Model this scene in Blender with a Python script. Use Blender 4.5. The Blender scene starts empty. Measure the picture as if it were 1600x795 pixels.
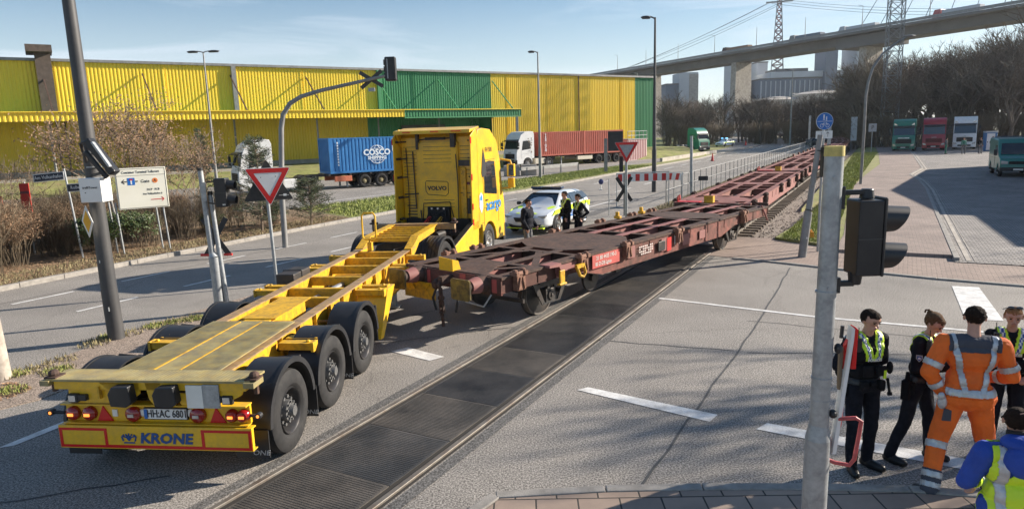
import bpy, bmesh, math, random
from math import sin, cos, pi, radians, sqrt, atan2
from mathutils import Vector, Matrix, noise
import numpy as np
rnd = random.Random(7)
scene = bpy.context.scene
COL = scene.collection

# ---------------------------------------------------------------- camera
CAMH = 3.75
cam_d = bpy.data.cameras.new('camera')
cam_d.sensor_fit = 'HORIZONTAL'; cam_d.sensor_width = 36.0; cam_d.lens = 36.0 * 1067.0 / 1600.0
cam_d.clip_start = 0.1; cam_d.clip_end = 6000.0
cam = bpy.data.objects.new('camera', cam_d); COL.objects.link(cam)
PITCH = radians(10.05); ROLL = radians(1.72)
_fw = Vector((0, cos(PITCH), -sin(PITCH))); _rt = Vector((1, 0, 0)); _up = _rt.cross(_fw)
_r2 = _rt * cos(ROLL) - _up * sin(ROLL); _u2 = _up * cos(ROLL) + _rt * sin(ROLL)
cm = Matrix((_r2, _u2, -_fw)).transposed().to_4x4(); cm.translation = (0, 0, CAMH)
cam.matrix_world = cm
scene.camera = cam

# ---------------------------------------------------------------- light
SUN_EL = 24.0; SUN_AZ = 90.0 - 18.5           # azimuth clockwise from +Y
world = bpy.data.worlds.new('World'); scene.world = world; world.use_nodes = True
nt = world.node_tree; nt.nodes.clear()
wo = nt.nodes.new('ShaderNodeOutputWorld'); bg = nt.nodes.new('ShaderNodeBackground')
sky = nt.nodes.new('ShaderNodeTexSky'); sky.sky_type = 'NISHITA'; sky.sun_disc = False
sky.sun_elevation = radians(SUN_EL); sky.sun_rotation = radians(SUN_AZ)
sky.air_density = 1.0; sky.dust_density = 0.15; sky.ozone_density = 1.6; sky.altitude = 0
bg.inputs['Strength'].default_value = 0.056
tc = nt.nodes.new('ShaderNodeTexCoord'); mp = nt.nodes.new('ShaderNodeMapping')
mp.inputs['Rotation'].default_value = (0.0, radians(8), radians(10)); mp.inputs['Scale'].default_value = (1.6, 1.6, 13.0)
nz = nt.nodes.new('ShaderNodeTexNoise'); nz.inputs['Scale'].default_value = 1.7; nz.inputs['Detail'].default_value = 8; nz.inputs['Roughness'].default_value = 0.55
nz.inputs['Distortion'].default_value = 0.6
cr = nt.nodes.new('ShaderNodeValToRGB'); cr.color_ramp.elements[0].position = 0.46; cr.color_ramp.elements[1].position = 0.70
mx = nt.nodes.new('ShaderNodeMix'); mx.data_type = 'RGBA'; mx.blend_type = 'MIX'
mul = nt.nodes.new('ShaderNodeMath'); mul.operation = 'MULTIPLY'; mul.inputs[1].default_value = 0.55
nt.links.new(tc.outputs['Generated'], mp.inputs['Vector']); nt.links.new(mp.outputs['Vector'], nz.inputs['Vector'])
nt.links.new(nz.outputs['Fac'], cr.inputs['Fac']); nt.links.new(cr.outputs['Color'], mul.inputs[0]); nt.links.new(mul.outputs[0], mx.inputs['Factor'])
hs = nt.nodes.new('ShaderNodeHueSaturation'); hs.inputs['Saturation'].default_value = 1.35; hs.inputs['Value'].default_value = 1.0; nt.links.new(sky.outputs['Color'], hs.inputs['Color']); nt.links.new(hs.outputs['Color'], mx.inputs[6]); mx.inputs[7].default_value = (8.0, 8.8, 9.9, 1)
sx = nt.nodes.new('ShaderNodeSeparateXYZ'); nt.links.new(tc.outputs['Generated'], sx.inputs[0])
hr = nt.nodes.new('ShaderNodeMapRange'); hr.inputs['From Min'].default_value = 0.0; hr.inputs['From Max'].default_value = 0.22; hr.inputs['To Min'].default_value = 0.70; hr.inputs['To Max'].default_value = 0.0
hm = nt.nodes.new('ShaderNodeMix'); hm.data_type = 'RGBA'; hm.inputs[7].default_value = (8.6, 9.3, 10.2, 1)
nt.links.new(sx.outputs['Z'], hr.inputs['Value']); nt.links.new(hr.outputs['Result'], hm.inputs['Factor']); nt.links.new(mx.outputs[2], hm.inputs[6])
nt.links.new(hm.outputs[2], bg.inputs['Color']); nt.links.new(bg.outputs[0], wo.inputs['Surface'])
sd = bpy.data.lights.new('sun', 'SUN'); sd.energy = 5.0; sd.angle = radians(0.53); sd.color = (1.0, 0.90, 0.77)
sun = bpy.data.objects.new('sun', sd); COL.objects.link(sun)
_s = Vector((sin(radians(SUN_AZ)) * cos(radians(SUN_EL)), cos(radians(SUN_AZ)) * cos(radians(SUN_EL)), sin(radians(SUN_EL))))
sun.rotation_euler = _s.to_track_quat('Z', 'Y').to_euler()
vs = scene.view_settings; vs.view_transform = 'Standard'; vs.look = 'None'; vs.gamma = 1; vs.exposure = 1.05; vs.use_curve_mapping = False
scene.render.film_transparent = False

# ---------------------------------------------------------------- materials
def mat(name, col, rough=0.6, metal=0.0, var=0.0, vscale=3.0, dirt=None, dirt_amt=0.0, dscale=1.5, bump=0.0, bscale=40.0, spec=0.5, coat=0.0, emit=None, alpha=1.0, speck=None, speck_amt=0.0, spscale=200.0, coord='Object'):
    m = bpy.data.materials.new(name); m.use_nodes = True
    t = m.node_tree; b = t.nodes['Principled BSDF']
    b.inputs['Roughness'].default_value = rough; b.inputs['Metallic'].default_value = metal
    b.inputs['Specular IOR Level'].default_value = spec; b.inputs['Coat Weight'].default_value = coat; b.inputs['Alpha'].default_value = alpha
    b.inputs['Base Color'].default_value = (*col, 1)
    src = None
    tcn = t.nodes.new('ShaderNodeTexCoord')
    def nzn(scale, detail=5, rough_=0.6):
        n = t.nodes.new('ShaderNodeTexNoise'); n.inputs['Scale'].default_value = scale; n.inputs['Detail'].default_value = detail; n.inputs['Roughness'].default_value = rough_
        if coord == 'World':
            g = t.nodes.new('ShaderNodeNewGeometry'); t.links.new(g.outputs['Position'], n.inputs['Vector'])
        else: t.links.new(tcn.outputs['Object'], n.inputs['Vector'])
        return n
    if var > 0:
        n = nzn(vscale); r = t.nodes.new('ShaderNodeValToRGB')
        r.color_ramp.elements[0].position = 0.3; r.color_ramp.elements[1].position = 0.7
        r.color_ramp.elements[0].color = (*[c * (1 - var) for c in col], 1); r.color_ramp.elements[1].color = (*[min(1, c * (1 + var)) for c in col], 1)
        t.links.new(n.outputs['Fac'], r.inputs['Fac']); src = r.outputs['Color']
    def mixin(src, c2, fac_out):
        x = t.nodes.new('ShaderNodeMix'); x.data_type = 'RGBA'
        if src is None: x.inputs[6].default_value = (*col, 1)
        else: t.links.new(src, x.inputs[6])
        x.inputs[7].default_value = (*c2, 1); t.links.new(fac_out, x.inputs['Factor']); return x.outputs[2]
    if dirt is not None:
        n = nzn(dscale, 8, 0.65); r = t.nodes.new('ShaderNodeMapRange'); r.inputs['From Min'].default_value = 0.42; r.inputs['From Max'].default_value = 0.72
        r.inputs['To Max'].default_value = dirt_amt; t.links.new(n.outputs['Fac'], r.inputs['Value'])
        src = mixin(src, dirt, r.outputs['Result'])
    if speck is not None:
        n = nzn(spscale, 2, 0.5); r = t.nodes.new('ShaderNodeMapRange'); r.inputs['From Min'].default_value = 0.45; r.inputs['From Max'].default_value = 0.68
        r.inputs['To Max'].default_value = speck_amt; t.links.new(n.outputs['Fac'], r.inputs['Value'])
        src = mixin(src, speck, r.outputs['Result'])
    if src is not None: t.links.new(src, b.inputs['Base Color'])
    if bump > 0:
        n = nzn(bscale, 4); bp = t.nodes.new('ShaderNodeBump'); bp.inputs['Strength'].default_value = bump; bp.inputs['Distance'].default_value = 0.02
        t.links.new(n.outputs['Fac'], bp.inputs['Height']); t.links.new(bp.outputs['Normal'], b.inputs['Normal'])
    if emit: b.inputs['Emission Color'].default_value = (*emit[:3], 1); b.inputs['Emission Strength'].default_value = emit[3]
    return m

def brick_mat(name, c1, c2, cm_, bw, bh, rot=0.0, mortar=0.012, rough=0.85, var=0.25, wear=None):
    m = bpy.data.materials.new(name); m.use_nodes = True; t = m.node_tree; b = t.nodes['Principled BSDF']; b.inputs['Roughness'].default_value = rough
    g = t.nodes.new('ShaderNodeNewGeometry'); mp_ = t.nodes.new('ShaderNodeMapping'); mp_.vector_type = 'TEXTURE'; mp_.inputs['Rotation'].default_value = (0, 0, rot)
    br = t.nodes.new('ShaderNodeTexBrick'); br.inputs['Color1'].default_value = (*c1, 1); br.inputs['Color2'].default_value = (*c2, 1); br.inputs['Mortar'].default_value = (*cm_, 1)
    br.inputs['Scale'].default_value = 1.0; br.inputs['Brick Width'].default_value = bw; br.inputs['Row Height'].default_value = bh; br.inputs['Mortar Size'].default_value = mortar; br.inputs['Mortar Smooth'].default_value = 0.3
    n = t.nodes.new('ShaderNodeTexNoise'); n.inputs['Scale'].default_value = 0.5; n.inputs['Detail'].default_value = 8; n.inputs['Roughness'].default_value = 0.7
    t.links.new(g.outputs['Position'], mp_.inputs['Vector']); t.links.new(mp_.outputs['Vector'], br.inputs['Vector']); t.links.new(g.outputs['Position'], n.inputs['Vector'])
    x = t.nodes.new('ShaderNodeMix'); x.data_type = 'RGBA'; x.blend_type = 'MULTIPLY'; x.inputs['Factor'].default_value = 1.0
    r = t.nodes.new('ShaderNodeValToRGB'); r.color_ramp.elements[0].position = 0.3; r.color_ramp.elements[1].position = 0.7
    r.color_ramp.elements[0].color = (1 - var, 1 - var, 1 - var, 1); r.color_ramp.elements[1].color = (1 + var, 1 + var, 1 + var * .9, 1)
    t.links.new(n.outputs['Fac'], r.inputs['Fac']); t.links.new(br.outputs['Color'], x.inputs[6]); t.links.new(r.outputs['Color'], x.inputs[7]); t.links.new(x.outputs[2], b.inputs['Base Color'])
    bp = t.nodes.new('ShaderNodeBump'); bp.inputs['Strength'].default_value = 0.7; bp.inputs['Distance'].default_value = 0.02; bp.invert = True
    t.links.new(br.outputs['Fac'], bp.inputs['Height']); t.links.new(bp.outputs['Normal'], b.inputs['Normal'])
    return m

M = {}
def asphalt(name, lo, hi, stain):
    m = bpy.data.materials.new(name); m.use_nodes = True; t = m.node_tree; b = t.nodes['Principled BSDF']; b.inputs['Roughness'].default_value = 0.82; b.inputs['Specular IOR Level'].default_value = 0.35
    g = t.nodes.new('ShaderNodeNewGeometry')
    def N(sc, d=4, r=0.6, dist=0.0):
        n = t.nodes.new('ShaderNodeTexNoise'); n.inputs['Scale'].default_value = sc; n.inputs['Detail'].default_value = d; n.inputs['Roughness'].default_value = r; n.inputs['Distortion'].default_value = dist
        t.links.new(g.outputs['Position'], n.inputs['Vector']); return n
    def ramp(src, p0, p1, c0, c1):
        r = t.nodes.new('ShaderNodeValToRGB'); r.color_ramp.elements[0].position = p0; r.color_ramp.elements[1].position = p1
        r.color_ramp.elements[0].color = (*c0, 1); r.color_ramp.elements[1].color = (*c1, 1); t.links.new(src, r.inputs['Fac']); return r.outputs['Color']
    def mulc(a, bb):
        x = t.nodes.new('ShaderNodeMix'); x.data_type = 'RGBA'; x.blend_type = 'MULTIPLY'; x.inputs['Factor'].default_value = 1
        t.links.new(a, x.inputs[6]); t.links.new(bb, x.inputs[7]); return x.outputs[2]
    big = ramp(N(0.35, 6, 0.6).outputs['Fac'], 0.3, 0.7, lo, hi)
    sp = ramp(N(46, 3, 0.8).outputs['Fac'], 0.42, 0.62, (0.42, 0.41, 0.40), (1.95, 1.93, 1.9))
    st_ = ramp(N(0.8, 9, 0.75, 0.8).outputs['Fac'], 0.54, 0.76, (1, 1, 1), stain)
    c = mulc(mulc(big, sp), st_)
    # cracks: edges of a big distorted cell pattern
    v = t.nodes.new('ShaderNodeTexVoronoi'); v.feature = 'DISTANCE_TO_EDGE'; v.inputs['Scale'].default_value = 0.14
    dn = N(0.9, 6, 0.7); ad = t.nodes.new('ShaderNodeMix'); ad.data_type = 'RGBA'; ad.blend_type = 'LINEAR_LIGHT'; ad.inputs['Factor'].default_value = 0.35
    t.links.new(g.outputs['Position'], ad.inputs[6]); t.links.new(dn.outputs['Color'], ad.inputs[7]); t.links.new(ad.outputs[2], v.inputs['Vector'])
    ck = ramp(v.outputs['Distance'], 0.0004, 0.0014, (0.8, 0.8, 0.8), (1, 1, 1))
    c = mulc(c, ck); t.links.new(c, b.inputs['Base Color'])
    bp = t.nodes.new('ShaderNodeBump'); bp.inputs['Strength'].default_value = 0.45; bp.inputs['Distance'].default_value = 0.01
    t.links.new(N(90, 3, 0.7).outputs['Fac'], bp.inputs['Height']); t.links.new(bp.outputs['Normal'], b.inputs['Normal'])
    return m
M['asphalt'] = asphalt('asphalt', (0.198, 0.185, 0.170), (0.292, 0.272, 0.248), (0.72, 0.72, 0.72))
M['asphalt_dark'] = asphalt('asphalt_patch', (0.10, 0.098, 0.095), (0.14, 0.135, 0.13), (0.8, 0.8, 0.8))
M['footpath'] = asphalt('footpath_grit', (0.24, 0.19, 0.155), (0.33, 0.27, 0.22), (0.7, 0.7, 0.68))
M['brick'] = brick_mat('paving_brick', (0.33, 0.25, 0.21), (0.27, 0.205, 0.175), (0.13, 0.11, 0.095), 0.21, 0.105, rot=radians(-30), mortar=0.008)
M['slab'] = brick_mat('paving_slab', (0.32, 0.24, 0.19), (0.25, 0.19, 0.155), (0.045, 0.04, 0.035), 0.42, 0.29, rot=radians(-1.5), mortar=0.010, var=0.3)
M['cobble'] = brick_mat('cobbles', (0.30, 0.275, 0.26), (0.215, 0.20, 0.195), (0.075, 0.068, 0.06), 0.19, 0.15, rot=radians(-28.4), mortar=0.016, var=0.32)
M['path'] = brick_mat('path_bricks', (0.29, 0.225, 0.195), (0.24, 0.19, 0.17), (0.15, 0.125, 0.11), 0.21, 0.105, rot=radians(-28.4), mortar=0.006)
M['kerb'] = mat('kerb_granite', (0.29, 0.268, 0.24), 0.8, var=0.25, vscale=6, bump=0.3, bscale=60, coord='World')
M['line'] = mat('road_paint', (0.80, 0.79, 0.76), 0.6, var=0.06, vscale=3, dirt=(0.34, 0.32, 0.30), dirt_amt=0.75, dscale=4.5, speck=(0.3, 0.29, 0.27), speck_amt=0.35, spscale=60, coord='World')
M['grass_g'] = mat('verge_soil_grass', (0.22, 0.235, 0.065), 0.9, var=0.35, vscale=1.2, dirt=(0.26, 0.2, 0.11), dirt_amt=0.8, dscale=0.8, bump=1.0, bscale=25, coord='World')
M['litter'] = mat('leaf_litter', (0.17, 0.115, 0.065), 0.95, var=0.5, vscale=5, dirt=(0.32, 0.22, 0.12), dirt_amt=0.8, dscale=9, bump=1.0, bscale=30, coord='World')
M['ballast'] = mat('ballast_stone', (0.17, 0.135, 0.11), 0.95, var=0.5, vscale=14, speck=(0.5, 0.44, 0.38), speck_amt=0.7, spscale=28, bump=1.0, bscale=22, coord='World')
M['soil'] = mat('bare_soil', (0.21, 0.165, 0.12), 0.95, var=0.35, vscale=1.5, dirt=(0.13, 0.14, 0.05), dirt_amt=0.8, dscale=0.5, bump=0.8, bscale=20, coord='World')
M['farland'] = mat('far_ground', (0.13, 0.12, 0.07), 0.95, var=0.3, vscale=0.05, coord='World')
M['rail'] = mat('rail_steel', (0.20, 0.18, 0.155), 0.6, 0.4, var=0.3, vscale=2, dirt=(0.12, 0.08, 0.055), dirt_amt=0.7, dscale=6)
M['rubber'] = mat('rubber_panel', (0.045, 0.045, 0.045), 0.55, var=0.4, vscale=1.2, dirt=(0.16, 0.14, 0.12), dirt_amt=0.6, dscale=1.0, bump=0.5, bscale=70)
M['rubber_b'] = mat('rubber_panel_brownish', (0.066, 0.060, 0.053), 0.6, var=0.4, vscale=1.2, dirt=(0.17, 0.145, 0.12), dirt_amt=0.7, dscale=1.3, bump=0.5, bscale=70)
M['rubber_c'] = mat('rubber_panel_dark', (0.034, 0.034, 0.035), 0.5, var=0.4, vscale=1.2, dirt=(0.12, 0.11, 0.10), dirt_amt=0.5, dscale=1.3, bump=0.5, bscale=70)
M['groove'] = mat('groove_dark', (0.03, 0.026, 0.022), 0.95)
M['sleeper'] = mat('sleeper_wood', (0.10, 0.075, 0.055), 0.95, var=0.3)
M['tar'] = mat('tar_joint', (0.075, 0.073, 0.07), 0.7)
M['yel'] = mat('yellow_truck_paint', (0.83, 0.485, 0.012), 0.38, var=0.07, vscale=1.2, dirt=(0.36, 0.22, 0.05), dirt_amt=0.55, dscale=2.2, coat=0.2, speck=(.35, .22, .06), speck_amt=.18, spscale=22)
M['yelc'] = mat('yellow_chassis_paint', (0.74, 0.42, 0.014), 0.48, var=0.12, vscale=3, dirt=(0.24, 0.14, 0.04), dirt_amt=0.6, dscale=6.0, speck=(0.13, 0.07, 0.03), speck_amt=0.4, spscale=14)
M['yeld'] = mat('worn_beam_top', (0.33, 0.215, 0.12), 0.6, var=0.25, vscale=8, dirt=(0.15, 0.11, 0.075), dirt_amt=0.85, dscale=5, speck=(0.5, 0.3, 0.03), speck_amt=0.4, spscale=18)
M['tread'] = mat('worn_deck_plate', (0.31, 0.26, 0.12), 0.55, var=0.25, vscale=5, dirt=(0.13, 0.11, 0.08), dirt_amt=0.8, dscale=3.5, speck=(0.45, 0.30, 0.05), speck_amt=0.3, spscale=9); M['hubg'] = mat('dusty_hub', (0.15, 0.15, 0.15), 0.5, 0.4, var=.3, vscale=20); M['wside'] = mat('rusty_wagon_side', (0.12, 0.055, 0.043), 0.75, spec=.3, var=0.35, vscale=2.2, dirt=(0.34, 0.115, 0.09), dirt_amt=0.8, dscale=1.1, speck=(0.07, 0.04, 0.03), speck_amt=0.5, spscale=9)
M['blk'] = mat('black_plastic', (0.016, 0.017, 0.020), 0.45, var=0.15, vscale=4, dirt=(0.06, 0.055, 0.05), dirt_amt=0.3, dscale=4)
M['blkm'] = mat('black_metal', (0.035, 0.034, 0.034), 0.5, 0.2, var=0.3, vscale=5, dirt=(0.12, 0.09, 0.07), dirt_amt=0.5, dscale=4)
M['tyre'] = mat('tyre_rubber', (0.022, 0.022, 0.023), 0.8, spec=.3, var=0.2, vscale=8, dirt=(0.07, 0.065, 0.06), dirt_amt=0.4, dscale=5)
M['rimd'] = mat('dark_rim', (0.045, 0.045, 0.047), 0.4, 0.5, dirt=(0.15, 0.12, 0.1), dirt_amt=0.4, dscale=8)
M['rims'] = mat('silver_rim', (0.55, 0.55, 0.54), 0.35, 0.7, dirt=(0.2, 0.16, 0.12), dirt_amt=0.5, dscale=8)
M['rimc'] = mat('cream_hub', (0.45, 0.38, 0.22), 0.5, 0.1)
M['red'] = mat('red_paint', (0.55, 0.03, 0.025), 0.45, var=0.15, vscale=5)
M['redr'] = mat('red_reflector', (0.60, 0.01, 0.012), 0.25)
M['redl'] = mat('red_lamp', (0.28, 0.008, 0.008), 0.15, coat=0.6)
M['lampon'] = mat('lamp_lit_orange', (0.8, 0.2, 0.03), 0.3, emit=(1.0, 0.28, 0.05, 1.0))
M['white'] = mat('white_paint', (0.78, 0.78, 0.76), 0.4, var=0.05, dirt=(0.45, 0.42, 0.38), dirt_amt=0.25, dscale=2)
M['whites'] = mat('white_sign_face', (0.80, 0.79, 0.73), 0.4, var=0.04, dirt=(0.55, 0.52, 0.42), dirt_amt=0.3, dscale=2)
M['galv'] = mat('galvanised_steel', (0.36, 0.38, 0.39), 0.5, 0.45, var=0.22, vscale=12, dirt=(0.2, 0.2, 0.2), dirt_amt=0.4, dscale=5, speck=(0.5, 0.52, 0.53), speck_amt=0.35, spscale=35)
M['pole'] = mat('grey_post_paint', (0.05, 0.05, 0.052), 0.55, var=0.2, vscale=2, dirt=(0.12, 0.11, 0.10), dirt_amt=0.4, dscale=1.2)
M['poleg'] = mat('mid_grey_post', (0.25, 0.25, 0.245), 0.55, 0.3, var=0.2, vscale=3)
M['rust'] = mat('rust_brown_steel', (0.062, 0.042, 0.035), 0.8, spec=.3, var=0.35, vscale=2.5, dirt=(0.13, 0.068, 0.045), dirt_amt=0.6, dscale=3, speck=(0.22, 0.12, 0.09), speck_amt=0.25, spscale=12)
M['rustr'] = mat('faded_red_wagon_paint', (0.27, 0.10, 0.082), 0.7, var=0.3, vscale=2.0, dirt=(0.12, 0.055, 0.035), dirt_amt=0.9, dscale=1.6, speck=(0.13, 0.06, 0.04), speck_amt=0.4, spscale=10)
M['rustp'] = mat('pink_red_primer', (0.29, 0.12, 0.108), 0.65, var=0.2, vscale=3, dirt=(0.22, 0.08, 0.06), dirt_amt=0.6, dscale=3)
M['sred'] = mat('wagon_sign_red', (0.50, 0.09, 0.075), 0.6, var=0.15, dirt=(0.3, 0.1, 0.08), dirt_amt=0.5, dscale=4)
M['pale'] = mat('faded_white_lettering', (0.62, 0.52, 0.48), 0.7)
M['glass'] = mat('dark_glass', (0.02, 0.025, 0.03), 0.06, spec=0.8, coat=0.5)
M['mirr'] = mat('mirror_glass', (0.3, 0.32, 0.34), 0.05, 1.0)
M['chrome'] = mat('headlamp_glass', (0.55, 0.57, 0.58), 0.15, 0.6, coat=0.5)
M['wyel'] = mat('cladding_yellow', (0.90, 0.65, 0.05), 0.5, var=0.06, vscale=0.35, dirt=(0.66, 0.48, 0.05), dirt_amt=0.5, dscale=0.25)
M['wgrn'] = mat('cladding_green', (0.055, 0.25, 0.10), 0.5, var=0.10, vscale=0.4, dirt=(0.09, 0.26, 0.15), dirt_amt=0.35, dscale=0.4)
for k_ in ('wyel', 'wgrn'):     # run-off streaks down the cladding
    t_ = M[k_].node_tree; tcn_ = [n for n in t_.nodes if n.type == 'TEX_COORD'][0]; mm_ = t_.nodes.new('ShaderNodeMapping'); mm_.inputs['Scale'].default_value = (3.0, 3.0, 0.25); t_.links.new(tcn_.outputs['Object'], mm_.inputs['Vector'])
    for n in t_.nodes:
        if n.type == 'TEX_NOISE': t_.links.new(mm_.outputs['Vector'], n.inputs['Vector'])
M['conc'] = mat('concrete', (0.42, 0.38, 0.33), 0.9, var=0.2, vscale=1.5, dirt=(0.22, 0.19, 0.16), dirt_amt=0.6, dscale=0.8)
M['concd'] = mat('bridge_concrete', (0.17, 0.16, 0.15), 0.9, var=0.15, vscale=0.15)  # tone darkened to carry the shaded side of the bridge deck
M['cblue'] = mat('container_blue', (0.022, 0.17, 0.44), 0.5, var=0.12, vscale=1.5, dirt=(0.06, 0.2, 0.4), dirt_amt=0.4, dscale=1.5)
M['cbrn'] = mat('container_brown_red', (0.42, 0.085, 0.05), 0.6, var=0.12, vscale=1.2, dirt=(0.42, 0.14, 0.09), dirt_amt=0.5, dscale=1.0)
M['silver'] = mat('silver_car_paint', (0.66, 0.70, 0.74), 0.3, 0.15, coat=0.6)
M['neon'] = mat('neon_yellow', (0.62, 0.86, 0.03), 0.5, emit=None)
M['pblue'] = mat('signal_blue', (0.015, 0.14, 0.48), 0.35)
M['skin'] = mat('skin', (0.52, 0.28, 0.20), 0.55, var=0.08, vscale=30)
M['pcloth'] = mat('navy_black_uniform', (0.011, 0.012, 0.018), 0.9, spec=.2, var=0.35, vscale=12, bump=0.6, bscale=18)
M['pvest'] = mat('black_vest_fabric', (0.009, 0.009, 0.011), 0.85, spec=.2, bump=0.7, bscale=22)
M['bootm'] = mat('black_leather', (0.012, 0.011, 0.011), 0.4)
M['orange'] = mat('orange_workwear', (0.86, 0.155, 0.012), 0.75, var=0.12, vscale=7, bump=0.8, bscale=9, dirt=(0.6, 0.10, 0.02), dirt_amt=0.5, dscale=4)
M['gnavy'] = mat('grey_navy_fabric', (0.055, 0.06, 0.08), 0.8, bump=0.6, bscale=14)
M['refl'] = mat('reflective_tape', (0.50, 0.52, 0.54), 0.35, 0.4, var=0.15, vscale=20, bump=0.4, bscale=20)
M['bluej'] = mat('blue_jacket', (0.012, 0.06, 0.36), 0.7, bump=0.7, bscale=10, var=0.15, vscale=8)
M['hairb'] = mat('brown_hair', (0.022, 0.013, 0.009), 0.85, spec=.15, var=0.4, vscale=60, bump=0.6, bscale=120)
M['hairl'] = mat('light_brown_hair', (0.12, 0.065, 0.032), 0.8, spec=.2, var=0.4, vscale=60, bump=0.6, bscale=120)
M['hairr'] = mat('strawberry_hair', (0.33, 0.15, 0.06), 0.8, spec=.2, var=0.3, vscale=60, bump=0.6, bscale=120)
M['grey'] = mat('grey_fabric', (0.12, 0.12, 0.125), 0.8, bump=0.4, bscale=14)
M['bark'] = mat('bark', (0.19, 0.145, 0.105), 0.9, var=0.35, vscale=6)
M['barkd'] = mat('bark_dark', (0.125, 0.098, 0.074), 0.9, var=0.35, vscale=6)
M['twig'] = mat('twig', (0.15, 0.115, 0.075), 0.9, var=0.3, vscale=4)
M['leafb'] = mat('dry_leaf', (0.27, 0.165, 0.095), 0.8, var=0.45, vscale=9)
M['leafg'] = mat('evergreen_leaf', (0.055, 0.085, 0.022), 0.55, var=0.4, vscale=5)
M['pine'] = mat('pine_needles', (0.055, 0.075, 0.035), 0.75, var=0.4, vscale=4)
M['grassb'] = mat('grass_blade', (0.25, 0.285, 0.07), 0.8, var=0.4, vscale=1.3, coord='World')
M['grassy'] = mat('dry_grass_blade', (0.25, 0.21, 0.11), 0.85, var=0.3, vscale=2, coord='World')
M['tgreen'] = mat('truck_green', (0.012, 0.17, 0.11), 0.35, coat=0.4)
M['tred'] = mat('truck_red', (0.36, 0.02, 0.03), 0.35, coat=0.4)
M['teal'] = mat('van_teal', (0.01, 0.19, 0.16), 0.35, coat=0.4)
M['ltgrey'] = mat('pale_cladding', (0.50, 0.52, 0.54), 0.7, var=0.1, vscale=0.05)
M['ironb'] = mat('brown_painted_iron', (0.10, 0.075, 0.06), 0.8, var=.3)
M['silo'] = mat('blue_grey_silo', (0.17, 0.195, 0.235), 0.7, var=0.15, vscale=0.05)
M['tank'] = mat('tank_cream', (0.55, 0.50, 0.44), 0.6, var=0.08, vscale=0.1)
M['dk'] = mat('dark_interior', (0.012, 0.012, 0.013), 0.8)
M['pink'] = mat('pink_stripe', (0.50, 0.36, 0.36), 0.7)
M['maroon'] = mat('maroon_stripe', (0.17, 0.05, 0.05), 0.7)
M['wire'] = mat('cable', (0.12, 0.13, 0.14), 0.6)

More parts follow.
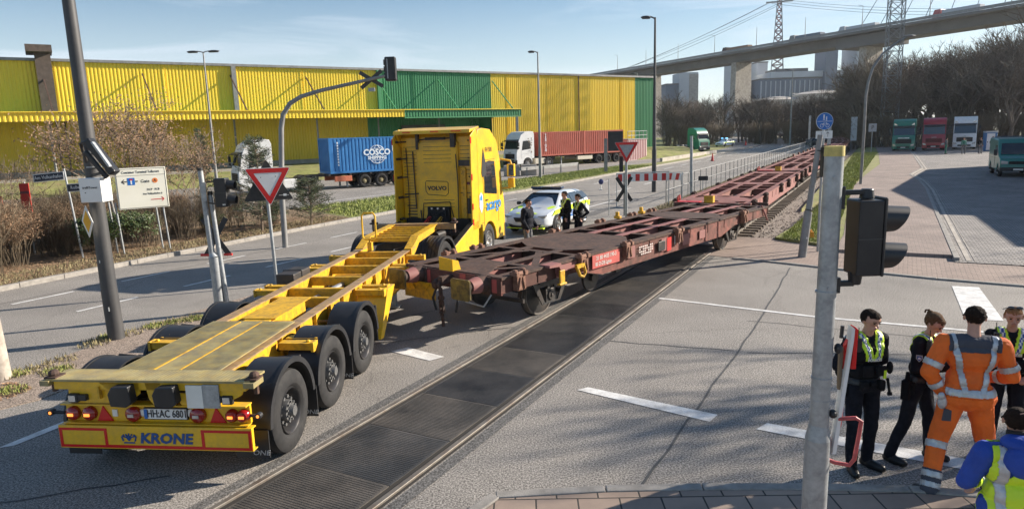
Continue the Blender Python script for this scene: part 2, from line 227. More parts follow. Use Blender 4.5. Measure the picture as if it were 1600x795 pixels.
# ---------------------------------------------------------------- mesh builder
class MB:
    def __init__(s): s.v = []; s.f = []; s.m = []; s.p = []
    def each(s, name, mats=None, parent=None, **k):      # every primitive becomes an object of its own
        out = []
        for i, (v0, f0) in enumerate(s.p):
            v1, f1 = s.p[i + 1] if i + 1 < len(s.p) else (len(s.v), len(s.f)); b = MB(); b.add(s.v[v0:v1], [tuple(q - v0 for q in f) for f in s.f[f0:f1]]); out.append(b.build(name, mats, parent, **k))
        return out
    def add(s, vs_, fs, mi=0):
        s.p.append((len(s.v), len(s.f))); o = len(s.v); s.v.extend([tuple(p) for p in vs_]); s.f.extend([tuple(i + o for i in q) for q in fs]); s.m.extend([mi] * len(fs)); return s
    def box(s, x0, x1, y0, y1, z0, z1, mi=0):
        if x0 > x1: x0, x1 = x1, x0
        if y0 > y1: y0, y1 = y1, y0
        if z0 > z1: z0, z1 = z1, z0
        v = [(x0, y0, z0), (x1, y0, z0), (x1, y1, z0), (x0, y1, z0), (x0, y0, z1), (x1, y0, z1), (x1, y1, z1), (x0, y1, z1)]
        return s.add(v, [(0, 3, 2, 1), (4, 5, 6, 7), (0, 1, 5, 4), (1, 2, 6, 5), (2, 3, 7, 6), (3, 0, 4, 7)], mi)
    def bar(s, p, q, w, h, mi=0, up=(0, 0, 1)):
        p = Vector(p); q = Vector(q); d = (q - p).normalized(); u = Vector(up)
        if abs(d.dot(u)) > 0.98: u = Vector((0, 1, 0)) if abs(d.y) < 0.9 else Vector((1, 0, 0))
        x = d.cross(u).normalized() * (w / 2); z = x.normalized().cross(d).normalized() * (h / 2)
        v = [p - x - z, p + x - z, p + x + z, p - x + z, q - x - z, q + x - z, q + x + z, q - x + z]
        return s.add(v, [(0, 1, 2, 3), (7, 6, 5, 4), (0, 4, 5, 1), (1, 5, 6, 2), (2, 6, 7, 3), (3, 7, 4, 0)], mi)
    def cyl(s, p, q, r0, r1=None, n=12, mi=0, caps=True):
        r1 = r0 if r1 is None else r1
        p = Vector(p); q = Vector(q); d = (q - p).normalized(); a = d.orthogonal().normalized(); b = d.cross(a)
        v = []
        for c, r in ((p, r0), (q, r1)):
            for i in range(n):
                t = 2 * pi * i / n; v.append(c + a * (r * cos(t)) + b * (r * sin(t)))
        f = [(i, (i + 1) % n, n + (i + 1) % n, n + i) for i in range(n)]
        if caps: f += [tuple(range(n - 1, -1, -1)), tuple(range(n, 2 * n))]
        return s.add(v, f, mi)
    def tube(s, pts, r, n=8, mi=0, r1=None, closed=False):
        P = [Vector(p) for p in pts]; v = []; m = len(P); pa = None
        for i, p in enumerate(P):
            if closed: d = (P[(i + 1) % m] - P[i - 1]).normalized()
            else: d = (P[min(i + 1, m - 1)] - P[max(i - 1, 0)]).normalized()
            if pa is None: a = d.orthogonal().normalized()
            else: a = (pa - d * pa.dot(d)).normalized()
            pa = a; b = d.cross(a); rr = r if r1 is None else r + (r1 - r) * i / (m - 1)
            for k in range(n):
                t = 2 * pi * k / n; v.append(p + a * (rr * cos(t)) + b * (rr * sin(t)))
        f = []
        for i in range(m if closed else m - 1):
            j = (i + 1) % m
            for k in range(n): f.append((i * n + k, i * n + (k + 1) % n, j * n + (k + 1) % n, j * n + k))
        if not closed: f += [tuple(range(n - 1, -1, -1)), tuple(range((m - 1) * n, m * n))]
        return s.add(v, f, mi)
    def prism(s, poly, ax, a0, a1, mi=0):
        # poly in the two other axes, (for ax='x': (y,z); 'y': (x,z); 'z': (x,y))
        def P(a, u, w): return {'x': (a, u, w), 'y': (u, a, w), 'z': (u, w, a)}[ax]
        n = len(poly); v = [P(a0, *p) for p in poly] + [P(a1, *p) for p in poly]
        f = [tuple(range(n - 1, -1, -1)), tuple(range(n, 2 * n))] + [(i, (i + 1) % n, n + (i + 1) % n, n + i) for i in range(n)]
        return s.add(v, f, mi)
    def lathe(s, prof, c=(0, 0, 0), ax='x', n=28, mi=0, mis=None):
        # prof: list of (a, r) along the axis
        c = Vector(c); v = []
        for a, r in prof:
            for k in range(n):
                t = 2 * pi * k / n; u, w = r * cos(t), r * sin(t)
                v.append(c + Vector({'x': (a, u, w), 'y': (u, a, w), 'z': (u, w, a)}[ax]))
        for i in range(len(prof) - 1):
            f = [(i * n + k, i * n + (k + 1) % n, (i + 1) * n + (k + 1) % n, (i + 1) * n + k) for k in range(n)]
            if i == 0: s.add(v, [], 0); base = len(s.v) - len(v)
            s.f.extend([tuple(q + base for q in ff) for ff in f]); s.m.extend([mis[i] if mis else mi] * len(f))
        return s
    def ell(s, c, r, n=12, m=8, mi=0, rot=None):
        c = Vector(c); v = []; R = rot if rot else Matrix.Identity(3)
        for i in range(1, m):
            ph = pi * i / m
            for k in range(n):
                t = 2 * pi * k / n; v.append(c + R @ Vector((r[0] * sin(ph) * cos(t), r[1] * sin(ph) * sin(t), r[2] * cos(ph))))
        v.append(c + R @ Vector((0, 0, r[2]))); v.append(c - R @ Vector((0, 0, r[2])))
        T = len(v) - 2; B = T + 1; f = [(T, k, (k + 1) % n) for k in range(n)]
        for i in range(m - 2):
            for k in range(n): f.append((i * n + k, (i + 1) * n + k, (i + 1) * n + (k + 1) % n, i * n + (k + 1) % n))
        f += [(B, (m - 2) * n + (k + 1) % n, (m - 2) * n + k) for k in range(n)]
        return s.add(v, f, mi)
    def caps(s, p, q, r0, r1, n=12, mi=0):
        s.cyl(p, q, r0, r1, n, mi); s.ell(p, (r0,) * 3, n, 8, mi); s.ell(q, (r1,) * 3, n, 8, mi); return s
    def build(s, name, mats=None, parent=None, loc=(0, 0, 0), rz=0.0, bevel=0, smooth=False, seg=2, fix=True):
        me = bpy.data.meshes.new(name); me.from_pydata(s.v, [], s.f); me.polygons.foreach_set('material_index', s.m)
        if mats is not None:
            for m_ in (mats if isinstance(mats, (list, tuple)) else [mats]): me.materials.append(M[m_] if isinstance(m_, str) else m_)
        if fix:
            bm = bmesh.new(); bm.from_mesh(me); bmesh.ops.recalc_face_normals(bm, faces=bm.faces); bm.to_mesh(me); bm.free()
        if smooth:
            me.polygons.foreach_set('use_smooth', [True] * len(me.polygons)); me.set_sharp_from_angle(angle=radians(40))
        me.update()
        o = bpy.data.objects.new(name, me); COL.objects.link(o); o.location = loc; o.rotation_euler = (0, 0, rz)
        if parent: o.parent = parent
        if bevel:
            b = o.modifiers.new('bevel', 'BEVEL'); b.width = bevel; b.segments = seg; b.limit_method = 'ANGLE'; b.angle_limit = radians(35)
        return o
def tag(o, label, cat, group=None):
    o['label'] = label; o['category'] = cat
    if group: o['group'] = group
    return o
def struct(o, kind='structure'): o['kind'] = kind; return o
def thing(name, label, cat, loc=(0, 0, 0), heading=0.0, group=None):
    o = bpy.data.objects.new(name, None); COL.objects.link(o); o.empty_display_size = 0.2
    o.location = loc; o.rotation_euler = (0, 0, -radians(heading)); return tag(o, label, cat, group)
def dup(root, loc=None, heading=None, label=None, scale=None, rz=None, drop=()):
    r = root.copy(); COL.objects.link(r)
    if loc is not None: r.location = loc
    if heading is not None: r.rotation_euler = (0, 0, -radians(heading))
    if rz is not None: r.rotation_euler = (0, 0, rz)
    if scale is not None: r.scale = scale if isinstance(scale, (tuple, list)) else (scale,) * 3
    if label: r['label'] = label
    for ch in list(root.children):
        if ch.name.split('.')[0] in drop: continue
        c = ch.copy(); COL.objects.link(c); c.parent = r
        for g in list(ch.children):
            d = g.copy(); COL.objects.link(d); d.parent = c
    return r
def text(name, s, size, m, parent=None, loc=(0, 0, 0), rot=(pi / 2, 0, 0), ext=0.002, off=0.0, sx=1.0, shear=0.0, align='CENTER'):
    c = bpy.data.curves.new(name, 'FONT'); c.body = s; c.size = size; c.extrude = ext; c.offset = off; c.shear = shear
    c.align_x = align; c.align_y = 'CENTER'; c.resolution_u = 2
    t = bpy.data.objects.new(name, c); COL.objects.link(t)
    dg = bpy.context.evaluated_depsgraph_get(); me = bpy.data.meshes.new_from_object(t.evaluated_get(dg)); bpy.data.objects.remove(t)
    me.materials.clear(); me.materials.append(M[m] if isinstance(m, str) else m)
    for v in me.vertices: v.co.x *= sx
    o = bpy.data.objects.new(name, me); COL.objects.link(o); o.location = loc; o.rotation_euler = rot
    if parent: o.parent = parent
    return o
RX = (pi / 2, 0, 0); RSIDE = (pi / 2, 0, pi / 2); LSIDE = (pi / 2, 0, -pi / 2); FRONT = (pi / 2, 0, pi)
A0 = radians(28.4); SD = Vector((sin(A0), cos(A0), 0)); TD = Vector((cos(A0), -sin(A0), 0))
def ST(s, t, z=0.0): p = SD * s + TD * t; return Vector((p.x, p.y, z))
def sheet(name, pts, z, m, thick=0.0, kind='structure', tri=True):
    bm = bmesh.new(); vs_ = [bm.verts.new((p[0], p[1], z)) for p in pts]; f = bm.faces.new(vs_)
    if f.calc_area() and f.normal.z < 0: f.normal_flip()
    bm.faces.ensure_lookup_table(); bm.normal_update()
    if bm.faces[0].normal.z < 0: bmesh.ops.reverse_faces(bm, faces=bm.faces)
    if thick:
        r = bmesh.ops.extrude_face_region(bm, geom=list(bm.faces)); 
        for g_ in r['geom']:
            if isinstance(g_, bmesh.types.BMVert): g_.co.z -= 0
        for v in vs_: v.co.z = z - thick
        bmesh.ops.recalc_face_normals(bm, faces=bm.faces)
    bmesh.ops.triangulate(bm, faces=[q for q in bm.faces if len(q.verts) > 4])
    me = bpy.data.meshes.new(name); bm.to_mesh(me); bm.free(); me.materials.append(M[m]); o = bpy.data.objects.new(name, me); COL.objects.link(o)
    return struct(o, kind)
# ---------------------------------------------------------------- ground (s runs along the track, t to its right; metres)
TC = -5.15; S_BEND = 100.0; R_BEND = 350.0
def TR(s, t, z=0.0):
    if s <= S_BEND: return ST(s, t, z)
    a = (s - S_BEND) / R_BEND; h = A0 - a
    c = ST(S_BEND, TC) - TD * R_BEND
    p = c + Vector((cos(h), -sin(h), 0)) * (R_BEND + (t - TC)); return Vector((p.x, p.y, z))
def TRH(s): return math.degrees(A0 - max(0, s - S_BEND) / R_BEND)
def strip(name, s0, s1, t0, t1, z, m, thick=0.0, step=6.0, kind='structure'):
    n = max(1, int((s1 - s0) / step)) if s1 > S_BEND else 1; b = MB(); v = []
    for i in range(n + 1):
        s = s0 + (s1 - s0) * i / n; a, c = TR(s, t0, z), TR(s, t1, z); v += [a, c]
    b.add(v, [(2 * i, 2 * i + 1, 2 * i + 3, 2 * i + 2) for i in range(n)])
    if thick:
        w = [Vector((p.x, p.y, z - thick)) for p in v]; b.add(v + w, [(2 * i, 2 * i + 2, 2 * n + 2 + 2 * i + 2, 2 * n + 2 + 2 * i) for i in range(n)] + [(2 * i + 1, 2 * i + 3, 2 * n + 2 + 2 * i + 3, 2 * n + 2 + 2 * i + 1) for i in range(n)] + [(0, 1, 2 * n + 3, 2 * n + 2), (2 * n, 2 * n + 1, 4 * n + 3, 4 * n + 2)])
    o = b.build(name, m); return struct(o, kind) if kind else o
struct(MB().add([(-2500, -200, -0.30), (2500, -200, -0.30), (2500, 3500, -0.30), (-2500, 3500, -0.30)], [(0, 1, 2, 3)]).build('ground', 'farland'))
# roads
sheet('junction_road', [ST(-40, -9.6), ST(22.4, -9.6), ST(22.2, -2.4), ST(19.9, -2.8), ST(19.4, -0.97), ST(18.9, 1.3), ST(18.7, 3.0), ST(18.0, 40), ST(-40, 40)], 0.0, 'asphalt', 0.29)
strip('main_road', -40, 330, -24.0, -9.6, 0.0, 'asphalt', 0.29)
sheet('truck_road', [(-52, 30), (-11.4, 36.6), (-6.2, 42.9), (0.9, 56.2), (10.7, 70.2), (17.5, 78), (30, 99), (22, 104), (12, 92), (0.0, 79.5), (-20, 66), (-52, 48)], 0.055, 'asphalt', 0.3)
# verge between main road and truck road
sheet('verge_litter', [(-22, 0.5), (-14.6, 16.3), (-12.6, 20.8), (-8.9, 28.9), (-7.4, 31.6), (-11.6, 36.4), (-52, 30)], 0.10, 'litter', 0.35)
sheet('verge_grass', [(-7.39, 31.6), (-5.8, 34.8), (0.75, 44.6), (14.8, 70.1), (23.2, 84.6), (29.5, 98), (17.6, 77.8), (10.8, 70.0), (1.0, 56.0), (-6.1, 42.7), (-11.59, 36.4)], 0.104, 'grass_g', 0.35)
b = MB(); kp = [(-22.6, 0.0), (-14.8, 16.2), (-12.8, 20.7), (-9.0, 28.8), (-5.9, 34.7), (0.65, 44.5), (14.7, 70.0), (23.1, 84.5), (29.6, 98.0), (37, 112), (60, 156)]
for i in range(len(kp) - 1):
    p, q = Vector((kp[i][0] + .27, kp[i][1] - .13, 0.05)), Vector((kp[i + 1][0] + .27, kp[i + 1][1] - .13, 0.05)); L = (q - p).length; n = max(1, int(L / 1.0))
    for k in range(n):
        a = p.lerp(q, k / n); c = p.lerp(q, (k + 1) / n - 0.012 / L * 1.0); b.bar(a, c, 0.16, 0.16 + 0.006 * (k % 3))
struct(b.build('kerb_stones', 'kerb', bevel=0.012))
# embankment in front of the warehouse and far field
NV = Vector((0.559, -0.829, 0)); DV = Vector((0.829, 0.559, 0))
def WP(u, off, z=0.0): p = DV * u - NV * off; return Vector((p.x, p.y, z))
b = MB(); n = 40; v = []
for i in range(n + 1):
    u = -60 + 134 * i / n; v += [WP(u, 61.5, -0.1), WP(u, 63.0, 0.5), WP(u, 66, 1.25 if u > 20 else 1.0), WP(u, 90, 1.3)]
b.add(v, [(4 * i + k, 4 * i + 4 + k, 4 * i + 5 + k, 4 * i + 1 + k) for i in range(n) for k in range(3)])
struct(b.build('embankment', 'grass_g', smooth=True))
strip('far_verge', 118, 320, -60.0, -23.6, 0.02, 'grass_g', 0.3)
# track corridor
strip('track_ballast', 21.9, 330, -8.3, -2.0, -0.12, 'ballast', 0.15)
strip('dry_verge', 22.3, 330, -9.62, -7.3, 0.01, 'soil', 0.3)
sheet('track_verge_grass', [ST(22.6, -1.0), ST(23.9, -2.95), ST(28, -2.6), ST(33, -2.1), ST(43, -2.0), ST(60, -2.9), ST(96, -3.0), ST(96, -0.2), ST(69, 0.05), ST(55, -0.8), ST(43, -1.2), ST(25, -0.85)], 0.09, 'grass_g', 0.38)
sheet('trodden_soil', [ST(33, -3.0), ST(60, -3.2), ST(118, -3.0), ST(118, 1.5), ST(97, -0.6), ST(60, -1.2), ST(43, -1.6)], 0.05, 'grass_g', 0.2)
# right hand side: paved apron, path, cobbles
sheet('paved_apron', [ST(22.2, -9.2), ST(21.2, -8.2), ST(20.0, -2.8), ST(19.48, -0.97), ST(18.98, 1.36), ST(18.78, 3.02), ST(18.0, 40), ST(21.2, 40), ST(21.2, 3.4), ST(21.95, 2.3), ST(22.0, -0.9), ST(23.3, -1.6), ST(24.2, -3.2), ST(23.3, -8.2)], 0.012, 'brick', 0.2)
sheet('footway', [ST(22.0, -1.05), ST(22.0, 1.88), ST(32.85, 2.05), ST(43.9, 2.25), ST(50, 2.15), ST(55.5, 1.8), ST(62.9, 2.85), ST(90, 3.1), ST(124, 3.2), ST(124, -1.0), ST(96, -0.3), ST(69, -0.05), ST(55, -0.9), ST(43, -1.4), ST(25, -0.95)], 0.10, 'path', 0.3)
sheet('cobbled_yard', [ST(21.3, 1.9), ST(32.85, 2.1), ST(43.9, 2.3), ST(50, 2.2), ST(55.5, 1.85), ST(62.9, 2.9), ST(90, 3.15), ST(128, 3.2), ST(135, 45), ST(21.3, 45)], 0.03, 'cobble', 0.3)
b = MB(); kp = [ST(21.5, 1.95), ST(32.85, 2.12), ST(43.9, 2.32), ST(50, 2.22), ST(55.5, 1.86), ST(59, 2.35), ST(62.9, 2.92), ST(90, 3.17), ST(124, 3.25)]
for i in range(len(kp) - 1):
    for k in range(max(1, int((kp[i + 1] - kp[i]).length / 1.0))):
        n_ = max(1, int((kp[i + 1] - kp[i]).length / 1.0)); a = kp[i].lerp(kp[i + 1], k / n_); c = kp[i].lerp(kp[i + 1], (k + 0.985) / n_); a.z = c.z = 0.055; b.bar(a, c, 0.14, 0.12)
struct(b.build('path_kerb', 'kerb', bevel=0.01))
b = MB()
for off in (0.28, 0.42):
    for i in range(len(kp) - 1):
        a, c = kp[i] + TD * off, kp[i + 1] + TD * off; a.z = c.z = 0.036; b.bar(a, c, 0.115 if off < 0.4 else 0.02, 0.006)
struct(b.build('gutter_line', 'conc'))
b = MB(); kp = [ST(20.05, -3.6), ST(19.93, -2.8), ST(19.43, -0.97), ST(18.9, 1.36), ST(18.7, 3.02), ST(17.95, 40)]
for i in range(len(kp) - 1):
    L = (kp[i + 1] - kp[i]).length; n_ = max(1, int(L / 1.0))
    for k in range(n_):
        a = kp[i].lerp(kp[i + 1], k / n_); c = kp[i].lerp(kp[i + 1], (k + 0.99) / n_); a.z = c.z = 0.0; b.bar(a, c, 0.13, 0.08)
struct(b.build('apron_kerb', 'kerb', bevel=0.01))
# near pavement
np_ = [(-1.6, 4.21), (-0.42, 6.09), (-0.2, 6.41), (0.9, 6.47), (1.9, 6.45), (2.95, 6.39), (3.9, 6.29), (5.0, 6.03), (7.0, 5.41), (16, 1.81), (16, -14.19), (-2.2, -14.19)]
sheet('near_pavement', np_, 0.10, 'slab', 0.3)
b = MB(); kp = [Vector((x, y, 0.035)) for x, y in [(-1.7, 4.31), (-0.50, 6.13), (-0.24, 6.48), (0.9, 6.54), (1.9, 6.52), (2.95, 6.46), (3.95, 6.36), (5.05, 6.10), (7.05, 5.48), (16, 1.91)]]
for i in range(len(kp) - 1):
    L = (kp[i + 1] - kp[i]).length; b.bar(kp[i], kp[i].lerp(kp[i + 1], 1 - 0.012 / L), 0.13, 0.155)
struct(b.build('near_kerb', 'kerb', bevel=0.012))
# left island footpath
sheet('island_path', [(-8.55, 10.7), (-11.5, 5.4), (-10.2, 4.6), (-7.54, 9.46), (-7.2, 9.8), (-6.95, 10.6), (-6.4, 11.8), (-5.0, 14.0), (-4.6, 17.5), (-3.2, 20.5), (-2.2, 23.5), (-4.2, 21.5), (-6.1, 17.2), (-6.85, 15.64), (-7.3, 14.7), (-7.7, 13.9), (-8.1, 12.2)], 0.016, 'footpath', 0.1)
# joints and wear on the tarmac
b = MB()
def joint(pts, w, z=0.005, bb=None):
    bb = bb or b
    for i in range(len(pts) - 1):
        p, q = Vector((*pts[i], z)), Vector((*pts[i + 1], z)); d = (q - p).normalized(); x = Vector((d.y, -d.x, 0)) * w / 2; q = q + d * w * 0.3
        bb.add([p - x, p + x, q + x, q - x], [(0, 1, 2, 3)])
def wob(p, q, n, amp, seed=1):
    r = random.Random(seed); P = []
    for i in range(n + 1):
        t_ = i / n; P.append((p[0] + (q[0] - p[0]) * t_ + r.uniform(-amp, amp), p[1] + (q[1] - p[1]) * t_ + r.uniform(-amp, amp)))
    return P
joint(wob((7.43, 17.87), (4.58, 12.52), 12, 0.02, 3) + wob((4.55, 12.45), (1.3, 6.75), 14, 0.02, 4), 0.032)
joint(wob((1.3, 12.0), (3.75, 11.15), 8, 0.03, 5), 0.025); joint(wob((3.9, 11.0), (7.0, 10.6), 8, 0.03, 6), 0.025)
joint(wob((-14.5, 13.2), (-9.3, 21.8), 16, 0.015, 8) + wob((-9.3, 21.8), (8.8, 56), 20, 0.02, 9), 0.022)
joint(wob((-6.2, 6.6), (-4.0, 7.3), 8, 0.02, 10), 0.03); joint(wob((-4.1, 11.6), (0.6, 13.2), 12, 0.03, 11), 0.03)
joint(wob((-4.4, 12.2), (-1.5, 14.6), 8, 0.03, 12), 0.03); joint(wob((4.6, 12.9), (9.8, 10.2), 10, 0.04, 14), 0.02)
struct(b.build('tar_joints', 'tar'))
sheet('tarmac_patch', [(4.2, 32.7), (5.2, 33.5), (3.8, 30.6), (2.6, 29.7)], 0.006, 'asphalt_dark')
sheet('tarmac_patch', [(3.5, 35.8), (4.6, 36.6), (3.1, 33.4), (2.2, 33.0)], 0.006, 'asphalt_dark')
b = MB()
joint([(3.28, 14.94), (5.97, 13.05)], 0.11, 0.007); joint([(5.97, 13.05), (8.4, 11.75), (16, 7.6)], 0.11, 0.007)
struct(b.build('stop_line_marking', 'line')); b = MB()
for p in [[(10.07, 15.26), (10.56, 15.06), (9.22, 12.40), (8.6, 12.55)], [(0.90, 9.55), (1.07, 9.65), (2.66, 8.52), (2.49, 8.31)], [(3.0, 8.05), (3.2, 8.22), (5.3, 6.95), (5.15, 6.70)],
          [(-2.2, 11.65), (-1.93, 11.86), (-1.22, 11.27), (-1.45, 11.08)], [(-6.62, 8.16), (-6.45, 8.22), (-6.10, 9.0), (-6.28, 8.98)], [(-7.2, 7.0), (-7.03, 7.0), (-6.66, 7.98), (-6.8, 7.98)],
          [(10.4, 9.4), (10.9, 9.1), (9.5, 6.5), (9.0, 6.8)]]:
    b.add([(x, y, 0.007) for x, y in p], [(0, 1, 2, 3)])
struct(b.build('broken_line_marking', 'line')); b = MB()
def dashes(t, s0, s1, L, per, w):
    s = s0
    while s < s1:
        p, q = TR(s, t), TR(s + L, t); joint([(p.x, p.y), (q.x, q.y)], w, 0.007, b); s += per
dashes(-18.5, 5.7, 40, 1.45, 2.78, 0.11); dashes(-16.15, 8.7, 24, 1.45, 2.78, 0.11); dashes(-14.3, 40, 150, 3.0, 6.0, 0.13); dashes(-18.0, 46, 170, 3.0, 6.0, 0.13)
p, q = TR(24, -13.0), TR(36, -12.6); joint([(p.x, p.y), (q.x, q.y)], 0.12, 0.007, b)
struct(b.build('lane_dashes_marking', 'line')); b = MB()
joint([(-12.1, 39.2), (-7.6, 45.6), (2.0, 62.0)], 0.14, 0.062, b); 
p = [TR(s, -11.2) for s in range(80, 180, 8)]; joint([(q.x, q.y) for q in p], 0.14, 0.007, b)
struct(b.build('edge_line_marking', 'line'))
# rails
def rail_strip(t, s0, s1, name):
    b = MB(); n = int((s1 - s0) / 4); prof = [(-0.036, 0.024), (-0.030, 0.030), (0.030, 0.030), (0.036, 0.024), (0.036, -0.02), (0.012, -0.03), (0.012, -0.10), (0.07, -0.118), (-0.07, -0.118), (-0.012, -0.10), (-0.012, -0.03), (-0.036, -0.02)]
    k = len(prof); v = []
    for i in range(n + 1):
        s = s0 + (s1 - s0) * i / n
        for a, z in prof: v.append(TR(s, t + a, z))
    b.add(v, [(i * k + j, i * k + (j + 1) % k, (i + 1) * k + (j + 1) % k, (i + 1) * k + j) for i in range(n) for j in range(k)])
    return struct(b.build(name, 'rail'))
rail_strip(TC - 0.75, -6, 300, 'rail'); rail_strip(TC + 0.75, -6, 300, 'rail')
# flangeways + rubber panels of the crossing
b = MB()
for t0, t1 in ((-0.71, -0.63), (0.63, 0.71), (-0.80, -0.79), (0.79, 0.83)):
    v = [TR(-6, TC + t0, 0.005), TR(-6, TC + t1, 0.005), TR(22.2, TC + t1, 0.005), TR(22.2, TC + t0, 0.005)]; b.add(v, [(0, 1, 2, 3)])
struct(b.build('rail_grooves', 'groove'))
r_ = random.Random(4)
for i in range(23):
    s = -5.4 + i * 1.2; b = MB(); b.v = []
    v = [TR(s, TC - 0.63, 0), TR(s, TC + 0.63, 0), TR(s + 1.187, TC + 0.63, 0), TR(s + 1.187, TC - 0.63, 0)]; z = 0.016 + r_.uniform(-.002, .002)
    vv = [Vector((p.x, p.y, 0.001)) for p in v] + [Vector((p.x, p.y, z)) for p in v]
    b.add(vv, [(4, 5, 6, 7), (0, 1, 5, 4), (1, 2, 6, 5), (2, 3, 7, 6), (3, 0, 4, 7)])
    for k in range(30):   # raised tread ribs
        c = s + 0.03 + k * 0.0385; a0, a1 = TR(c, TC - .6, z + .002), TR(c + .0, TC + .6, z + .002); b.bar(a0, a1, 0.013, 0.0025)
    o = b.build('rubber_panel', ('rubber', 'rubber_b', 'rubber_c')[(i * 7 + i // 3) % 3]); struct(o)
b = MB()
for side in (-1, 1):
    v = [TR(-6, TC + side * 0.86, 0.006), TR(-6, TC + side * 1.02, 0.006), TR(22, TC + side * 1.02, 0.006), TR(22, TC + side * 0.86, 0.006)]; b.add(v, [(0, 1, 2, 3)])
struct(b.build('rail_edge_strip', 'asphalt_dark'))
b = MB()
for i in range(150):
    s = 23.2 + i * 0.65; p, q = TR(s, TC - 1.3, -0.10), TR(s, TC + 1.3, -0.10); b.bar(p, q, 0.26, 0.12)
struct(b.build('sleepers', 'sleeper'))
# loose ballast stones
b = MB(); r_ = random.Random(11)
for i in range(5200):
    s = 22.2 + r_.random() ** 1.6 * 45; t = r_.uniform(-8.2, -1.9); c = TR(s, t, -0.10 + r_.uniform(0, .03)); q = r_.uniform(.018, .045)
    ang = r_.uniform(0, 6.28); ux, uy = cos(ang) * q, sin(ang) * q
    b.add([c + Vector((ux, uy, -.01)), c + Vector((-uy, ux, -.01)), c + Vector((-ux, -uy, -.01)), c + Vector((uy, -ux, -.01)), c + Vector((r_.uniform(-.3, .3) * q, r_.uniform(-.3, .3) * q, q * .9))], [(0, 1, 4), (1, 2, 4), (2, 3, 4), (3, 0, 4)])
struct(b.build('loose_ballast', 'ballast', fix=False), 'stuff')
# grass blades
def blades(name, pts, n, h, m, poly=None, seed=1, kind='stuff', w=0.012):
    r = random.Random(seed); b = MB()
    for i in range(n):
        x, y, z = pts(r); hh = h * r.uniform(.5, 1.3); a = r.uniform(0, 6.28); dx, dy = cos(a) * w, sin(a) * w; lx, ly = r.uniform(-.5, .5) * hh, r.uniform(-.5, .5) * hh
        b.add([(x - dx, y - dy, z), (x + dx, y + dy, z), (x + lx, y + ly, z + hh)], [(0, 1, 2)])
    return struct(b.build(name, m, fix=False), kind)
def along(P, Q, W, z):
    P, Q = Vector((*P, 0)), Vector((*Q, 0)); d = (Q - P); x = Vector((-d.y, d.x, 0)).normalized()
    def f(r): p = P + d * r.random() + x * (W * r.uniform(-1, 1)); return p.x, p.y, z
    return f
def tufts(centres, R, z, seed=3):
    rr = random.Random(seed); cs = [c for c in centres]
    def f(r):
        c = r.choice(cs); a = r.uniform(0, 6.28); q = R * r.random() ** .6; return c[0] + cos(a) * q, c[1] + sin(a) * q, z
    return f
def quadpts(A, B, Cc, D, z):
    A, B, Cc, D = [Vector((*p, 0)) for p in (A, B, Cc, D)]
    def f(r): u, v = r.random(), r.random(); p = A.lerp(B, u).lerp(D.lerp(Cc, u), v); return p.x, p.y, z
    return f
cs = [(-8.02, 12.6), (-8.1, 12.8), (-7.75, 13.3)] + [(-8.1, 11.7), (-8.25, 11.2), (-8.0, 13.1), (-7.5, 13.8), (-7.2, 14.1), (-6.9, 14.3), (-8.4, 11.0), (-8.8, 10.3), (-8.7, 9.8), (-7.75, 11.1), (-7.9, 10.2)]
blades('grass_tufts', tufts(cs, 0.30, 0.015), 1500, 0.07, 'grassy', seed=2)
blades('green_tufts', tufts(cs[5:], 0.22, 0.015), 1500, 0.06, 'grassb', seed=5)
blades('verge_grass_blades', quadpts((-7.3, 31.8), (14.6, 70), (10.9, 70.1), (-11.5, 36.6), 0.10), 26000, 0.13, 'grassb', seed=6, w=0.03)
blades('verge_grass_blades', quadpts((-14.4, 16.8), (-7.6, 31.6), (-8.8, 32.6), (-16.0, 17.5), 0.10), 5000, 0.09, 'grassy', seed=7, w=0.012)
blades('trackside_grass_blades', quadpts(tuple(ST(23.6, -2.8))[:2], tuple(ST(45, -2.0))[:2], tuple(ST(45, -1.3))[:2], tuple(ST(23.0, -1.2))[:2], 0.09), 16000, 0.09, 'grassb', seed=8, w=0.014)
blades('trackside_grass_blades', quadpts(tuple(ST(45, -2.3))[:2], tuple(ST(96, -3.0))[:2], tuple(ST(96, -0.4))[:2], tuple(ST(45, -1.3))[:2], 0.09), 9000, 0.14, 'grassb', seed=9, w=0.03)
blades('dry_trackside_grass', quadpts(tuple(ST(28, -9.4))[:2], tuple(ST(90, -9.4))[:2], tuple(ST(90, -7.6))[:2], tuple(ST(28, -7.6))[:2], 0.01), 12000, 0.13, 'grassy', seed=10, w=0.02)
b = MB(); r_ = random.Random(21)                         # fallen leaves
for i in range(7500):
    if i < 6600: f = quadpts((-15.0, 16.2), (-7.7, 31.3), (-10.2, 33), (-17.8, 18), 0.105)
    else: f = quadpts((-9.3, 9.4), (-8.2, 10.6), (-7.6, 10.3), (-7.9, 9.0), 0.018)
    x, y, z = f(r_); q = r_.uniform(.02, .045); a = r_.uniform(0, 6.28); zt = r_.uniform(0, .03)
    b.add([(x + q * cos(a), y + q * sin(a), z + zt), (x + q * .5 * cos(a + 1.6), y + q * .5 * sin(a + 1.6), z), (x - q * cos(a), y - q * sin(a), z + zt * .5), (x + q * .5 * cos(a - 1.6), y + q * .5 * sin(a - 1.6), z + .01)], [(0, 1, 2, 3)])
struct(b.build('fallen_leaves', 'leafb', fix=False), 'stuff')

